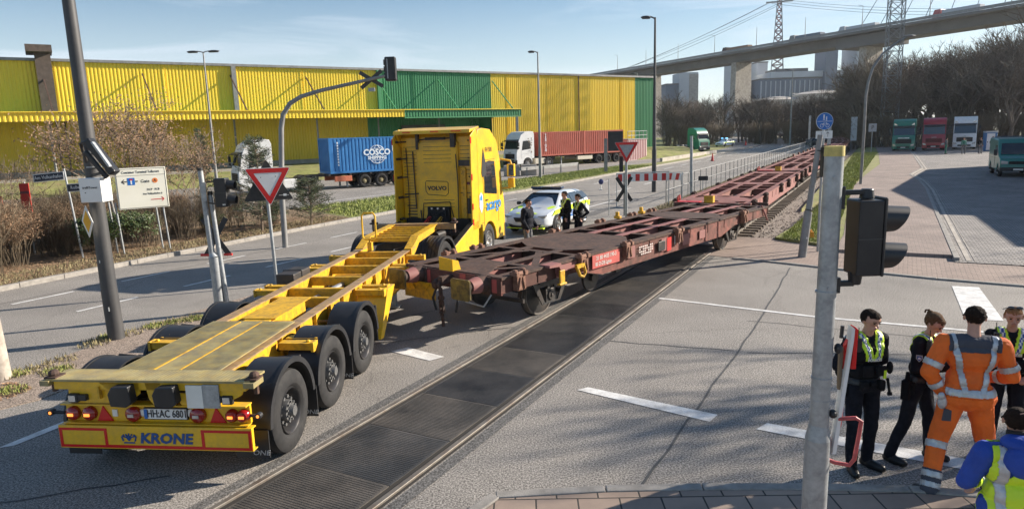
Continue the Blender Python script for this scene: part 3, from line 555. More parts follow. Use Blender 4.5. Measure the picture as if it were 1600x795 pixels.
# ---------------------------------------------------------------- warehouse
wh = thing('warehouse', 'long warehouse clad in yellow and green corrugated sheet with a canopy', 'warehouse', (0, 0, 0), 0)
def cladding(name, u0, u1, z0, z1, off, m, pitch=0.29, depth=0.06, parent=wh):
    b = MB(); n = max(1, int(round((u1 - u0) / pitch))); p = (u1 - u0) / n; pr = []
    for i in range(n): pr += [(u0 + i * p, 0), (u0 + (i + .36) * p, 0), (u0 + (i + .5) * p, depth), (u0 + (i + .86) * p, depth)]
    pr.append((u1, 0)); v = []
    for u, d in pr: v += [WP(u, off + d, z0), WP(u, off + d, z1)]
    b.add(v, [(2 * i, 2 * i + 2, 2 * i + 3, 2 * i + 1) for i in range(len(pr) - 1)])
    return b.build(name, m, parent)
def wbox(b, u0, u1, o0, o1, z0, z1, mi=0):
    v = [WP(u0, o0, z0), WP(u1, o0, z0), WP(u1, o1, z0), WP(u0, o1, z0), WP(u0, o0, z1), WP(u1, o0, z1), WP(u1, o1, z1), WP(u0, o1, z1)]
    b.add(v, [(0, 3, 2, 1), (4, 5, 6, 7), (0, 1, 5, 4), (1, 2, 6, 5), (2, 3, 7, 6), (3, 0, 4, 7)], mi); return b
WZ = 10.75
for nm, u0, u1, m_ in (('yellow_wall_cladding', -60, 30.4, 'wyel'), ('green_wall_cladding', 30.4, 44.9, 'wgrn')):
    cladding(nm, u0, u1, 6.4, WZ, 70, m_)
cladding('yellow_wall_cladding', -60, 30.2, 1.7, 6.2, 72.6, 'wyel'); cladding('green_wall_cladding', 30.2, 44.9, 1.7, 6.2, 72.6, 'wgrn')
cladding('yellow_wall_cladding', 44.9, 68.4, 1.7, WZ, 70, 'wyel'); cladding('green_wall_cladding', 68.4, 72.2, 1.2, WZ, 70, 'wgrn')
bb = MB(); wbox(bb, -60, 44.9, 72.8, 110, 1.0, WZ - .05); wbox(bb, -60, 44.9, 70.3, 72.79, 6.5, WZ - .05); wbox(bb, 44.91, 72, 70.45, 110, 1.0, WZ - .05); bb.build('wall_core', 'wgrn', wh)
bb = MB(); wbox(bb, -60.2, 72.4, 69.75, 70.4, WZ, WZ + .22); wbox(bb, -60.2, 72.3, 70.4, 110.2, WZ + .02, WZ + .10); bb.build('roof_edge', 'poleg', wh)
bb = MB(); wbox(bb, -60, 44.8, 72.3, 72.75, 0.6, 1.7); wbox(bb, 44.82, 68, 69.9, 70.3, 0.6, 1.7); wbox(bb, -60, 30, 68.0, 72.2, 0.6, 1.25); bb.build('plinth', 'conc', wh)
cladding('yellow_canopy', -60, 31.6, 5.75, 6.45, 66, 'wyel', 0.34, 0.06); cladding('green_canopy', 31.6, 46.4, 5.75, 6.45, 66, 'wgrn', 0.34, 0.06)
bb = MB(); wbox(bb, -60, 44.8, 66.1, 72.6, 6.25, 6.4); wbox(bb, 44.81, 46.4, 66.1, 69.97, 6.25, 6.4); wbox(bb, 31.6, 46.42, 66.02, 66.08, 5.6, 5.74); bb.build('canopy_roof', 'wgrn', wh)
bb = MB(); wbox(bb, -60, 46.4, 65.85, 66.05, 6.45, 6.52); bb.build('canopy_edge_flashing', 'wyel', wh)
for u in (-13.9, 1.0, 15.9, 30.6):
    bb = MB(); w = .55 if u == 1.0 else .2; d = .9 if u == 1.0 else .35
    wbox(bb, u - w, u + w, 70 - d, 69.97, 6.4, WZ + (.9 if u == 1.0 else .0))
    if u == 1.0: wbox(bb, u - 1.1, u + .7, 68.4, 71.5, WZ + .6, WZ + 1.15)
    bb.build('wall_column', 'wgrn' if u > 30 else 'ironb' if u == 1.0 else 'poleg', wh)
for u in (-14, -6.5, .8, 8.2, 15.6, 22.8, 30.4, 37.8, 45.0):
    bb = MB(); g = u < 30; bb.bar(WP(u, 69.9, 9.9), WP(u + .35, 66.1, 6.5), .09, .09); bb.build('tie_rod', 'rust' if g else 'wgrn', wh)
    bb = MB(); bb.bar(WP(u, 67.5, 1.0), WP(u, 67.5, 6.2), .14, .14) if -50 < u < 30 and int(u) % 2 == 0 else bb.bar(WP(u, 70.1, 1.6), WP(u, 70.1, 6.2), .16, .1); bb.build('canopy_post', 'poleg', wh)
for u in (45.9,): bb = MB(); bb.bar(WP(u, 66.2, -.3), WP(u, 66.2, 5.7), .3, .3); bb.build('canopy_post', 'galv', wh)
for u in [-52 + k * 6.2 for k in range(20)]:
    if abs(u - 1) < 2 or abs(u - 58) < 2: continue
    bb = MB(); bb.bar(WP(u, 69.93, 6.6 if u < 45 else 1.8), WP(u, 69.93, WZ - .05), .05, .03); bb.build('panel_joint', 'wgrn' if 30.4 < u < 44.9 or u > 68.4 else 'wyel', wh)
bb = MB(); bb.bar(WP(58.3, 69.9, 1.7), WP(58.3, 69.9, WZ), .16, .1); bb.build('downpipe', 'bark', wh)
bb = MB(); wbox(bb, 34.2, 39.8, 72.35, 72.5, 1.6, 5.0); bb.build('loading_door', 'grey', wh)
bb = MB(); 
for k in range(9): wbox(bb, 1.35, 1.85, 69.0, 69.6, 1.3 + k * .5, 1.36 + k * .5)
bb.bar(WP(1.3, 69.2, 1.2), WP(1.3, 69.2, 6.3), .1, .1); bb.bar(WP(1.9, 69.2, 1.2), WP(1.9, 69.2, 6.3), .1, .1); bb.build('ladder', 'barkd', wh)
# ---------------------------------------------------------------- wheels
def wheel(parent, c, R=0.5, W=0.36, side=1, rim='rimd', hub='rimd', n=40, name='wheel', detail=True, rr=0.56):
    # axis along x; side = +1 faces +x. tyre is the part, rim and hub its sub-parts
    h = W / 2; rm = R * rr
    prof = [(-h * .8, rm), (-h, rm + .04), (-h, R - .05), (-h * .86, R - .012), (-h * .6, R)]
    if detail:
        for g in (-.34, 0, .34): prof += [(h * (g - .05), R), (h * (g - .05), R - .012), (h * (g + .05), R - .012), (h * (g + .05), R)]
    prof += [(h * .6, R), (h * .86, R - .012), (h, R - .05), (h * 1.02, rm + .10 * R), (h, rm + .04), (h * .8, rm)]
    b = MB(); b.lathe([(a * side, r) for a, r in prof], (0, 0, 0), 'x', n)
    t = b.build(name, 'tyre', parent, c, smooth=True)
    b = MB(); s = side
    b.lathe([(s * h * .82, rm + .002), (s * h * .95, rm - .01), (s * h * .85, rm - .03), (s * h * .25, rm - .06), (s * h * .15, rm * .62), (s * h * .35, rm * .55), (s * h * .35, .001)], (0, 0, 0), 'x', n)
    b.build('rim', rim, t, smooth=True)
    b = MB(); x0 = s * h * .35
    b.cyl((x0 - s * .01, 0, 0), (x0 + s * .10, 0, 0), R * .27, R * .25, 20); b.cyl((x0 + s * .10, 0, 0), (x0 + s * .16, 0, 0), R * .15, R * .12, 16)
    for k in range(10):
        a = 2 * pi * k / 10; y, z = cos(a) * R * .33, sin(a) * R * .33; b.cyl((x0 - s * .005, y, z), (x0 + s * .06, y, z), R * .055, R * .045, 6); y, z = cos(a + .31) * R * .215, sin(a + .31) * R * .215; b.cyl((x0 + s * .09, y, z), (x0 + s * .125, y, z), R * .03, R * .03, 6)
        if detail and k % 2 == 0: y, z = cos(a + .3) * rm * .9, sin(a + .3) * rm * .9; b.ell((s * h * .3, y, z), (.03, .045, .045), 6, 4)
    b.build('hub', hub, t, smooth=True)
    return t
def arc_pts(c, r, a0, a1, n): return [(c[0] + r * cos(a0 + (a1 - a0) * i / n), c[1] + r * sin(a0 + (a1 - a0) * i / n)) for i in range(n + 1)]
def mudguard(parent, x0, x1, cy, cz, r, a0=8, a1=172, m='blk', side=1, lip=True, rib=False):
    b = MB(); o = arc_pts((cy, cz), r, radians(a0), radians(a1), 22); i_ = arc_pts((cy, cz), r - .02, radians(a1), radians(a0), 22)
    b.prism(o + i_, 'x', x0, x1)
    if lip:
        xe = x1 if side > 0 else x0
        o = arc_pts((cy, cz), r + .012, radians(a0), radians(a1), 22); i_ = arc_pts((cy, cz), r - .055, radians(a1), radians(a0), 22); b.prism(o + i_, 'x', xe - .03, xe + .012)
    if rib:
        for k in range(1, 6):
            x = x0 + (x1 - x0) * k / 6; o = arc_pts((cy, cz), r + .014, radians(a0), radians(a1), 18); i_ = arc_pts((cy, cz), r - .01, radians(a1), radians(a0), 18); b.prism(o + i_, 'x', x - .012, x + .012)
    return b.build('mudguard', m, parent, smooth=True)

# ---------------------------------------------------------------- container chassis trailer
TH = 6.5
tr = thing('container_trailer', 'yellow skeletal container trailer with three axles and black mudguards in the foreground', 'trailer', (-4.08, 6.86, 0), TH)
REAR = [.30, .05]
def P_(name, b, m, **k): return b.build(name, m, tr, loc=(0, REAR[0], REAR[1]), **k)
# rear bumper, light bar, cross member
b = MB(); b.box(-1.15, 1.15, 0.0, 0.05, 0.34, 0.60); b.box(-1.15, 1.15, 0.0, 0.11, 0.595, 0.61); b.box(-1.15, 1.15, 0.05, .11, .34, .355)
bump = P_('rear_bumper', b, 'yel', bevel=.006)
b = MB()
for x0, x1 in ((-1.14, -.56), (.56, 1.14)):
    b.box(x0, x1, -.004, .001, .355, .385); b.box(x0, x1, -.004, .001, .555, .585); b.box(x0, x0 + .035, -.004, .001, .385, .555); b.box(x1 - .035, x1, -.004, .001, .385, .555)
b.box(-.56, .56, -.004, .001, .355, .39)
b.build('red_marking', 'redr', bump)
text('lettering', 'KRONE', .165, mat('krone_blue', (0.01, 0.07, 0.25), .4), bump, (.14, -.006, .472), RX, off=.006, sx=1.12, shear=.15)
b = MB()
for k in range(5):
    a = radians(25 + k * 32.5); p = (-.30 + .075 * cos(a), -.004, .47 + .06 * sin(a)); b.tube([(-.30, -.004, .445), (-.30 + .03 * cos(a), -.004, .47 + .03 * sin(a)), p], .008, 6)
b.tube([(-.37, -.004, .44), (-.385, -.004, .49), (-.36, -.004, .515)], .009, 6); b.tube([(-.23, -.004, .44), (-.215, -.004, .49), (-.24, -.004, .515)], .009, 6); b.box(-.365, -.235, -.008, -.001, .412, .427)
b.build('emblem', bpy.data.materials['krone_blue'], bump)
b = MB(); b.box(-1.10, 1.10, .10, .14, .63, .84); b.box(-1.10, 1.10, .02, .16, .84, .855); b.box(-1.10, 1.10, .03, .12, .618, .63)
lb = P_('light_bar', b, 'yel', bevel=.004)
def lamp(x, z, r, lit):
    b = MB(); b.lathe([(0.0, r), (-.045, r * .96), (-.065, r * .72), (-.072, .001)], (x, .10, z), 'y', 20); o = b.build('rear_lamp', 'redl', lb, smooth=True)
    b = MB(); b.box(x - r * .42, x + r * .42, .019, .027, z - r * .24, z + r * .18); b.build('lamp_glow' if lit else 'lamp_lens', 'lampon' if lit else 'rims', o, bevel=.004)
for x, r, lit in ((-1.0, .083, 1), (-.80, .083, 1), (-.27, .09, 0), (.50, .09, 0), (.90, .075, 1), (1.03, .075, 1)): lamp(x, .725, r, lit)
b = MB()
for c in (-.62, .73): b.prism([(c - .10, .635), (c + .09, .635), (c - .02, .81)], 'y', .085, .099)
b.each('red_triangle_reflector', 'redr', lb)
b = MB(); b.box(-.14, .38, .075, .098, .665, .805); pl = b.build('number_plate_frame', 'blk', lb, bevel=.004)
b = MB(); b.box(-.13, .37, .062, .0745, .68, .795); b.build('number_plate', 'white', lb)
b = MB(); b.box(-.128, -.09, .058, .061, .683, .792); b.build('plate_country_band', 'pblue', lb)
text('plate_lettering', 'HH:AC 6801', .125, 'blk', lb, (.145, .058, .738), RX, off=.001, sx=.72)
b = MB(); b.ell((-.165, .095, .735), (.05, .02, .045), 10, 6); b.ell((.41, .095, .74), (.06, .02, .05), 10, 6); b.box(-.53, -.47, .085, .099, .69, .77); b.build('rag_and_label', 'whites', lb)
b = MB(); b.box(-1.22, 1.18, .0, .36, 1.125, 1.15)
for k in range(52): b.bar((-1.15 + k * .0445, .03, 1.1505), (-1.13 + k * .0445, .33, 1.1505), .010, .004)
b.box(-1.27, -1.16, -.03, .2, 1.08, 1.14); b.box(1.12, 1.24, -.03, .2, 1.08, 1.14)
P_('rear_step_plate', b, 'tread', bevel=.004)
b = MB(); b.box(-1.0, -.36, .05, .075, .86, 1.12); b.prism([(-.45, .99), (-.36, .86), (-.28, .86), (-.12, .99), (-.12, 1.12), (-.6, 1.12)], 'y', .02, .045)
b.prism([(-.02, .93), (.03, .86), (.09, .86), (.14, .93), (.14, 1.12), (-.05, 1.12)], 'y', .02, .045); b.prism([(.48, 1.12), (1.12, 1.12), (1.06, .98), (.9, .9), (.48, .9)], 'y', .03, .055)
b.box(-1.14, 1.12, .02, .10, 1.03, 1.122); b.prism([(.28, 1.0), (.36, .86), (.44, .86), (.52, 1.0)], 'y', .02, .045); P_('rear_cross_member', b, 'yel', bevel=.004)
for x in (-.30, .22):
    b = MB(); b.prism([(x - .10, .88), (x - .12, 1.02), (x - .07, 1.10), (x + .13, 1.11), (x + .15, .92), (x + .08, .87)], 'y', -.10, .02)
    P_('rubber_buffer', b, 'blk', bevel=.012)
b = MB(); b.box(.44, .63, -.005, .019, .84, 1.10); bo = P_('warning_board', b, 'whites'); b = MB(); b.box(.632, .82, -.005, .018, .84, 1.11); P_('steel_board', b, 'galv', bevel=.004)
for x in (-.92, .90): b = MB(); b.box(x - .06, x + .06, -.0, .05, .88, .98); b.box(x + (.06 if x < 0 else -.10), x + (.16 if x < 0 else -.06), .0, .12, .9, .97); P_('work_light', b, 'blk', bevel=.01); b = MB(); b.box(x - .045, x + .035, -.008, -.001, .895, .965); P_('work_light_glass', b, 'chrome')
for x in (-1.25, 1.22):
    b = MB(); b.cyl((x * .9, .1, .72), (x, .06, .74), .02, .02, 8); b.cyl((x, .03, .74), (x, .09, .74), .035, .035, 10); o = P_('side_marker', b, 'blk'); b = MB(); b.ell((x, .028, .74), (.018, .01, .018), 10, 6); b.build('lamp_glow', 'lampon', o)
for s in (-1, 1):   # twist locks
    b = MB(); b.box(s * 1.18 - .07, s * 1.18 + .07, .02, .18, 1.15, 1.165); b.ell((s * 1.19, .1, 1.19), (.055, .06, .045), 10, 6); b.cyl((s * 1.2, .1, .98), (s * 1.2, .1, 1.14), .03, .03, 8); P_('twist_lock', b, 'rust')
# rear deck plates and main beams
REAR = [0, 0]
b = MB(); b.box(-.62, .62, .66, 2.75, 1.17, 1.185)
for k in range(58): b.bar((-.60, .68 + k * .035, 1.1855), (-.20, .73 + k * .035, 1.1855), .009, .003); b.bar((.16, .73 + k * .035, 1.1855), (.58, .68 + k * .035, 1.1855), .009, .003)
P_('deck_plate', b, 'tread')
b = MB(); b.box(-.185, -.165, .66, 2.7, 1.186, 1.192); b.box(.135, .155, .66, 2.7, 1.186, 1.192); b.box(-.20, .20, 2.75, 4.1, .95, 1.17); b.box(-.26, .26, 2.9, 4.2, 1.17, 1.185); P_('deck_seam', b, 'yelc')
LB = 9.55
for s in (-1, 1):
    b = MB(); xc = s * .60
    # side profile web: deep in the middle, thin at the rear; top flange separate material
    web = [(.3, 1.12), (LB, 1.12), (LB, 1.04), (8.9, .86), (8.0, .74), (3.2, .74), (1.2, .84), (.3, .98)]
    b.prism(web, 'x', xc - .012, xc + .012)
    b.box(xc - .09, xc + .09, .3, 8.9, .735, .75) if False else None
    b.prism([(1.2, .83), (3.2, .73), (8.0, .73), (8.9, .85), (8.9, .865), (8.0, .745), (3.2, .745), (1.2, .845)], 'x', xc - .08, xc + .08)
    for k in range(12):
        y = 2.2 + k * .6; b.box(xc + (.012 if s > 0 else -.07), xc + (.07 if s > 0 else -.012), y, y + .012, .75, 1.12)
    P_('main_beam', b, 'yelc')
    b = MB(); b.box(xc - .085, xc + .085, .66, LB, 1.12, 1.14); P_('beam_top_flange', b, 'yeld')
    b = MB()   # gooseneck
    g = [(LB - .35, 1.135), (LB + .05, 1.24), (LB + .3, 1.33), (12.2, 1.33), (12.2, 1.17), (LB + .5, 1.15), (LB + .1, .98), (LB - .35, .88)]
    b.prism(g, 'x', xc - .05, xc + .05); b.prism([(LB - .35, 1.141), (LB + .05, 1.246), (LB + .3, 1.336), (12.2, 1.336), (12.2, 1.352), (LB + .28, 1.352), (LB + .02, 1.262), (LB - .35, 1.157)], 'x', xc - .10, xc + .10)
    P_('gooseneck_beam', b, 'yelc', bevel=.005)
b = MB()
for y in (3.0, 4.5, 5.2, 6.2, 7.3, 8.2, 9.0): b.box(-.59, .59, y, y + .10, .93, 1.10)
for k in range(6): y = 9.9 + k * .38; b.box(-.55, .55, y, y + .07, 1.20, 1.31)
b.box(-.5, .5, 2.76, 3.0, 1.0, 1.13)
b.each('cross_beam', 'yelc', tr, bevel=.004)
b = MB(); b.box(-1.17, 1.17, 12.0, 12.2, 1.20, 1.36); P_('front_bolster', b, 'yeld', bevel=.006)
for s in (-1, 1): b = MB(); b.box(s * 1.14 - .09, s * 1.14 + .09, 11.98, 12.22, 1.362, 1.40); b.ell((s * 1.14, 12.1, 1.45), (.07, .07, .06), 10, 6); b.cyl((s * 1.14, 12.1, 1.1), (s * 1.14, 12.1, 1.2), .05, .05, 8); P_('twist_lock', b, 'rust', bevel=.004)
# side outriggers
def outrig(y, x0, x1, z=1.07, w=.12, h=.09):
    for s in (-1, 1):
        b = MB(); b.box(s * x0, s * x1, y, y + w, z - h, z); b.box(s * x0, s * x1, y - .02, y + w + .02, z, z + .012); b.box(s * x1 - .02, s * x1 + .02, y - .02, y + w + .02, z - h - .02, z + .02)
        b.ell((s * (x1 - .08), y + w / 2, z + .02), (.032, .032, .022), 8, 6); P_('outrigger', b, 'yelc', bevel=.004)
for y, x1 in ((2.05, 1.16), (2.28, 1.12), (5.15, 1.2), (5.5, 1.16), (7.2, 1.12), (7.5, 1.1), (8.6, 1.1)): outrig(y, .69, x1)
b = MB(); b.prism([(4.72, .30), (5.30, 1.06), (5.75, 1.06), (4.90, .28)], 'x', 1.02, 1.24); b.prism([(4.72, .32), (5.30, 1.06), (5.33, 1.02), (4.78, .33)], 'x', .7, 1.03)
P_('front_wing', b, 'yel', bevel=.006)
b = MB(); b.box(.70, 1.20, 4.66, 4.71, .30, .92); P_('front_wing_flap', b, 'blk')
b = MB(); b.box(-1.14, -.78, 5.9, 6.7, .82, 1.22); b.box(-1.16, -.76, 6.25, 6.3, .8, 1.24); P_('tool_box', b, 'blkm', bevel=.02)
b = MB(); b.cyl((-.18, 3.3, .93), (.06, 6.3, .95), .055, .055, 12); P_('air_cylinder', b, 'rims', smooth=True)
b = MB()
for k in range(7):
    r_ = random.Random(k); b.tube([(-.35 + k * .1, 4.3, .9), (-.3 + k * .1 + r_.uniform(-.1, .1), 4.9, .98), (-.35 + k * .1, 5.6, .88), (-.2 + k * .05, 6.8, .92)], .014, 6)
P_('air_hose', b, 'blk')
b = MB(); b.box(-1.0, 1.0, 5.7, 8.6, .68, .72); b.box(-.5, .5, 7.0, 8.8, .75, .9); P_('under_tray', b, 'yelc')
for s in (-1, 1):
    b = MB(); b.box(s * .52 - .05, s * .52 + .05, 8.0, 8.12, .05, .85); b.box(s * .52 - .13, s * .52 + .13, 7.94, 8.18, .03, .05); P_('landing_leg', b, 'galv')
# ladder-like rack frame at front left
b = MB(); b.tube([(-.28, 9.05, 1.15), (-.28, 9.05, 1.42)], .03, 8); P_('rack_socket', b, 'yelc')
b = MB(); L = .16
b.tube([(-.28 - L, 9.05, 1.45), (-.28 - L, 9.05, 1.95), (-.28 - L + .05, 9.05, 2.02), (-.28 + L - .05, 9.05, 2.02), (-.28 + L, 9.05, 1.95), (-.28 + L, 9.05, 1.45), (-.28 + L - .05, 9.05, 1.40), (-.28 - L + .05, 9.05, 1.40)], .022, 8, closed=True); P_('rack_frame', b, 'yel', smooth=True)
b = MB(); b.box(-.33, -.23, 9.0, 9.12, 1.13, 1.33); b.box(.55, .72, 9.0, 9.1, 1.0, 1.18); P_('bracket', b, 'yelc')
# axles, wheels, mudguards
for i, y in enumerate((1.17, 2.56, 3.95)):
    b = MB(); b.cyl((-.95, y, .5), (.95, y, .5), .075, .075, 12); b.bar((-.5, y + .5, .72), (-.5, y, .55), .09, .12); b.bar((.5, y + .5, .72), (.5, y, .55), .09, .12); b.cyl((-.5, y - .25, .55), (-.5, y - .25, .78), .11, .11, 12); b.cyl((.5, y - .25, .55), (.5, y - .25, .78), .11, .11, 12); P_('axle', b, 'blkm')
    for s in (-1, 1):
        wheel(tr, (s * 1.03, y, .51), .51, .385, s, 'rimd', 'hubg')
        mg = mudguard(tr, s * .80 if s > 0 else -1.245, 1.245 if s > 0 else -.80, y, .52, .635, 2, 178, 'blk', s)
        b = MB(); b.box(s * .83, s * 1.23, y - .665, y - .65, .22 if i == 0 else .12, .55); b.build('mud_flap', 'blk', mg)
        if s > 0: text('flap_lettering', 'ONE', .085, 'refl', mg, (1.13, y - .67, .28 if i == 0 else .18), RX, sx=1.15, shear=.2)
        b = MB(); b.cyl((s * .6, y + .35, 1.02), (s * 1.22, y + .35, 1.08), .022, .022, 8); b.cyl((s * .6, y - .4, .95), (s * 1.2, y - .4, .99), .022, .022, 8); b.each('bracket', 'blkm', mg)

# ---------------------------------------------------------------- truck cabs
def rounded(poly, r=0.0): return poly
def cab(root, paint, style=0, back=None, H=3.75, W=2.49, L=2.3, hi=True, glow=False):
    """European cab-over: local y=0 at the cab rear wall, front at +L"""
    zb = .45; ya = L - 1.42; za = .50; ra = .60
    arch = [(ya + ra * cos(radians(a)), max(za + ra * sin(radians(a)), zb)) for a in (0, 18, 36, 54, 72, 90, 108, 126, 144, 162, 180)]
    prof = [(L + .02, zb)] + arch + [(.0, zb + .45), (0, H - .35)] if False else None
    body = [(L + .03, zb), (ya + ra, zb)] + arch[1:-1] + [(ya - ra, zb), (ya - ra, 1.0), (0, 1.0), (0, H - .32), (.12, H - .05), (.5, H), (1.15, H - .04), (1.72, H - .38), (1.98, H - .95), (L - .12, 1.98), (L, 1.6), (L + .03, 1.0)]
    b = MB(); b.prism(body, 'x', -W / 2, W / 2); o = b.build('cab_body', paint, root, bevel=.07, seg=3, smooth=True)
    o.modifiers['bevel'].angle_limit = radians(50)
    zw0, zw1 = 2.02, H - .98; yb = lambda z: (L - .12) + (1.98 - (L - .12)) * (z - 1.98) / (H - .95 - 1.98)
    b = MB(); e = .014; w = W / 2 - .08
    b.add([(-w, yb(zw0) + e, zw0), (w, yb(zw0) + e, zw0), (w - .05, yb(zw1) + e, zw1), (-w + .05, yb(zw1) + e, zw1), (-w, yb(zw0) - .03, zw0), (w, yb(zw0) - .03, zw0), (w - .05, yb(zw1) - .03, zw1), (-w + .05, yb(zw1) - .03, zw1)], [(0, 1, 2, 3), (4, 7, 6, 5), (0, 4, 5, 1), (1, 5, 6, 2), (2, 6, 7, 3), (3, 7, 4, 0)])
    b.build('windscreen', 'glass', root)
    b = MB(); b.prism([(yb(zw1) - .02, zw1 + .02), (yb(zw1) + .27, zw1 - .06), (yb(zw1) + .25, zw1 + .03), (yb(zw1 + .12) + .0, zw1 + .14)], 'x', -w, w); b.build('sun_visor', 'blk', root)
    for s in (-1, 1):
        x0, x1 = (W / 2 - .01, W / 2 + .008) if s > 0 else (-W / 2 - .008, -W / 2 + .01)
        b = MB(); b.prism([(ya - .38, 2.0), (ya + .72, 1.88), (ya + .74, 1.95), (ya + .58, H - 1.02), (ya + .1, H - .98), (ya - .33, H - 1.02)], 'x', x0, x1); b.build('side_window', 'glass', root)
        xs = s * W / 2; b = MB()
        for P, Q in (((ya - .45, 1.02), (ya - .45, H - .95)), ((ya - .45, H - .95), (ya + .62, H - .95)), ((ya - .45, 1.55), (ya + .85, 1.45)), ((ya + .84, 1.0), (ya + .84, 2.0)), ((ya - .45, 1.12), (ya - .62, 1.12))):
            b.bar((xs, *P), (xs, *Q), .012, .012)
        b.bar((xs + s * .02, ya - .3, 1.78), (xs + s * .02, ya - .12, 1.77), .03, .03)
        b.build('door_seam', 'dk', root)
        b = MB(); b.tube([(xs * .97, L - .2, H - .98), (xs + s * .26, L - .02, H - 1.05), (xs + s * .30, L - .02, H - 1.2)], .035, 8); b.tube([(xs * .97, L - .1, 2.0), (xs + s * .26, L - .02, 2.02)], .03, 8); b.box(xs + s * .16, xs + s * .40, L - .10, L + .06, H - 1.55, H - 1.15); b.box(xs + s * .18, xs + s * .38, L - .09, L + .05, 2.02, H - 1.6)
        m_ = b.build('mirror', paint if paint == 'yel' else 'blk', root, bevel=.025); b = MB(); b.box(xs + s * .18, xs + s * .38, L - .115, L - .105, H - 1.52, H - 1.18); b.build('mirror_glass', 'mirr', m_)
    # front
    b = MB(); f = L + .03
    b.box(-.86, .86, f - .02, f + .02, .98, 1.52)
    g = b.build('grille', 'dk', root, bevel=.01)
    b = MB()
    for k in range(4): b.box(-.82, .82, f + .015, f + .045, 1.02 + k * .13, 1.07 + k * .13)
    b.build('grille_bar', 'blkm' if style != 1 else paint, g, bevel=.008)
    if style == 2: b = MB(); b.box(-.62, .62, f + .0, f + .05, 1.60, 1.72); b.build('badge_strip', 'white', root, bevel=.01)
    b = MB(); b.box(-W / 2, W / 2, f - .15, f + .07, .30, .92); bp = b.build('bumper', paint if style != 0 else 'blk', root, bevel=.05)
    b = MB(); b.box(-.7, .7, f + .05, f + .08, .42, .62); b.build('lower_grille', 'dk', bp, bevel=.01); b = MB(); b.box(-.26, .26, f + .082, f + .092, .44, .55); b.build('number_plate', 'whites', bp)
    for s in (-1, 1): b = MB(); b.prism([(s * .78, .66), (s * 1.16, .70), (s * 1.18, .94), (s * .86, .86)], 'y', f + .02, f + .085); b.build('headlight', 'chrome', root, bevel=.02)
    if style == 2:
        for s in (-1, 1): b = MB(); b.prism([(s * .75, H - .78), (s * 1.1, H - .74), (s * 1.12, H - .48), (s * .9, H - .6)], 'y', 1.86, 1.93); b.build('marker_light', 'chrome', root)
    return o
def tractor(root, paint, rear_y=-2.45, rim='rims', style=0, H=3.75, fairing='blk', L=2.3):
    cab(root, paint, style, H=H, L=L); ya = L - 1.42
    for s in (-1, 1):
        wheel(root, (s * 1.06, ya, .51), .51, .32, s, rim, rim, n=28, detail=False)
        wheel(root, (s * .98, rear_y, .51), .51, .56, s, rim, rim, n=28, detail=False)
        b = MB(); b.box(s * .36, s * .46, -3.4, .9, .72, .95); b.build('chassis_rail', 'blkm', root)
        b = MB(); b.box(s * .62, s * 1.2, -1.6, -.15, .35, .95); b.build('side_fairing', fairing, root, bevel=.04)
        mudguard(root, .68 if s > 0 else -1.26, 1.26 if s > 0 else -.68, rear_y, .51, .60, 15, 165, 'blk', s, lip=False)
    b = MB(); b.cyl((0, rear_y, .98), (0, rear_y, 1.12), .5, .45, 20); b.box(-.45, .45, rear_y - .5, rear_y + .5, .93, .98); b.build('fifth_wheel', 'blkm', root)
    return root

# yellow tractor in front of the trailer (seen from behind)
tt = thing('tractor_truck', 'yellow lorry cab seen from behind pulling the container trailer', 'truck', (-2.12, 20.55, 0), 18.6)
H_ = 3.93; L_ = 2.3
cab(tt, 'yel', 0, H=H_, L=L_)
b = MB(); b.box(-1.16, 1.16, -.06, .0, .98, 3.7); b.box(-.62, .70, -.14, -.06, 1.25, 3.55); b.box(-.58, .66, -.155, -.14, 1.3, 3.5)
bk = b.build('rear_panel', 'yel', tt, bevel=.03, seg=3)
b = MB()
for k in range(8): z = 3.42 - k * .115; b.box(-.40, .50, -.158, -.148, z, z + .012) if k < 5 else None; b.box(.74, 1.12, -.068, -.058, z, z + .012); b.box(-1.1, -.68, -.068, -.058, z, z + .012)
for k in range(22): b.box(-1.06, -.80, -.066, -.056, 1.5 + k * .085, 1.507 + k * .085)
for z in (1.65, 1.75, 1.85): b.box(-.45, .55, -.162, -.152, z, z + .01)
b.build('pressed_seam', 'blkm', bk)
b = MB()
pts = [(-.34, 2.42), (-.37, 2.38), (-.37, 2.12), (-.30, 2.02), (.28, 1.98), (.36, 2.06), (.36, 2.36), (.32, 2.40)]
b.tube([(x, -.158, z) for x, z in pts], .010, 6, closed=True); b.build('badge_outline', 'blk', bk)
text('lettering', 'VOLVO', .165, 'blk', bk, (0.0, -.16, 2.2), RX, off=.007, sx=1.12)
b = MB(); b.bar((-1.14, -.30, 3.86), (-1.18, .0, 3.55), .05, .3)
for s in (-1, 1):
    b.prism([(-.52, 1.0), (-.46, 3.72), (-.10, 3.9), (.06, 3.88), (.06, 1.0)], 'x', s * 1.20, s * 1.245)
b.prism([(-.46, 3.80), (-.42, 3.90), (.3, 3.99), (.3, 3.93), (-.3, 3.84)], 'x', -1.22, 1.22)
sx_ = b.build('side_extender', 'yel', tt, bevel=.012)
b = MB()
for z in (3.55, 3.05, 2.5, 1.9, 1.25):
    for s in (-1, 1): b.box(s * 1.21, s * 1.165, -.36, -.1, z, z + .07); b.cyl((s * 1.15, -.3, z + .035), (s * 1.0, -.06, z + .035), .02, .02, 6)
b.tube([(-.78, -.09, 3.3), (-.76, -.10, 2.6), (-.74, -.1, 1.6)], .018, 6); b.tube([(-1.1, -.12, 2.02), (-.6, -.12, 2.04)], .02, 6); b.tube([(-.58, -.17, 3.62), (-.1, -.2, 3.68), (.55, -.2, 3.66)], .02, 6)
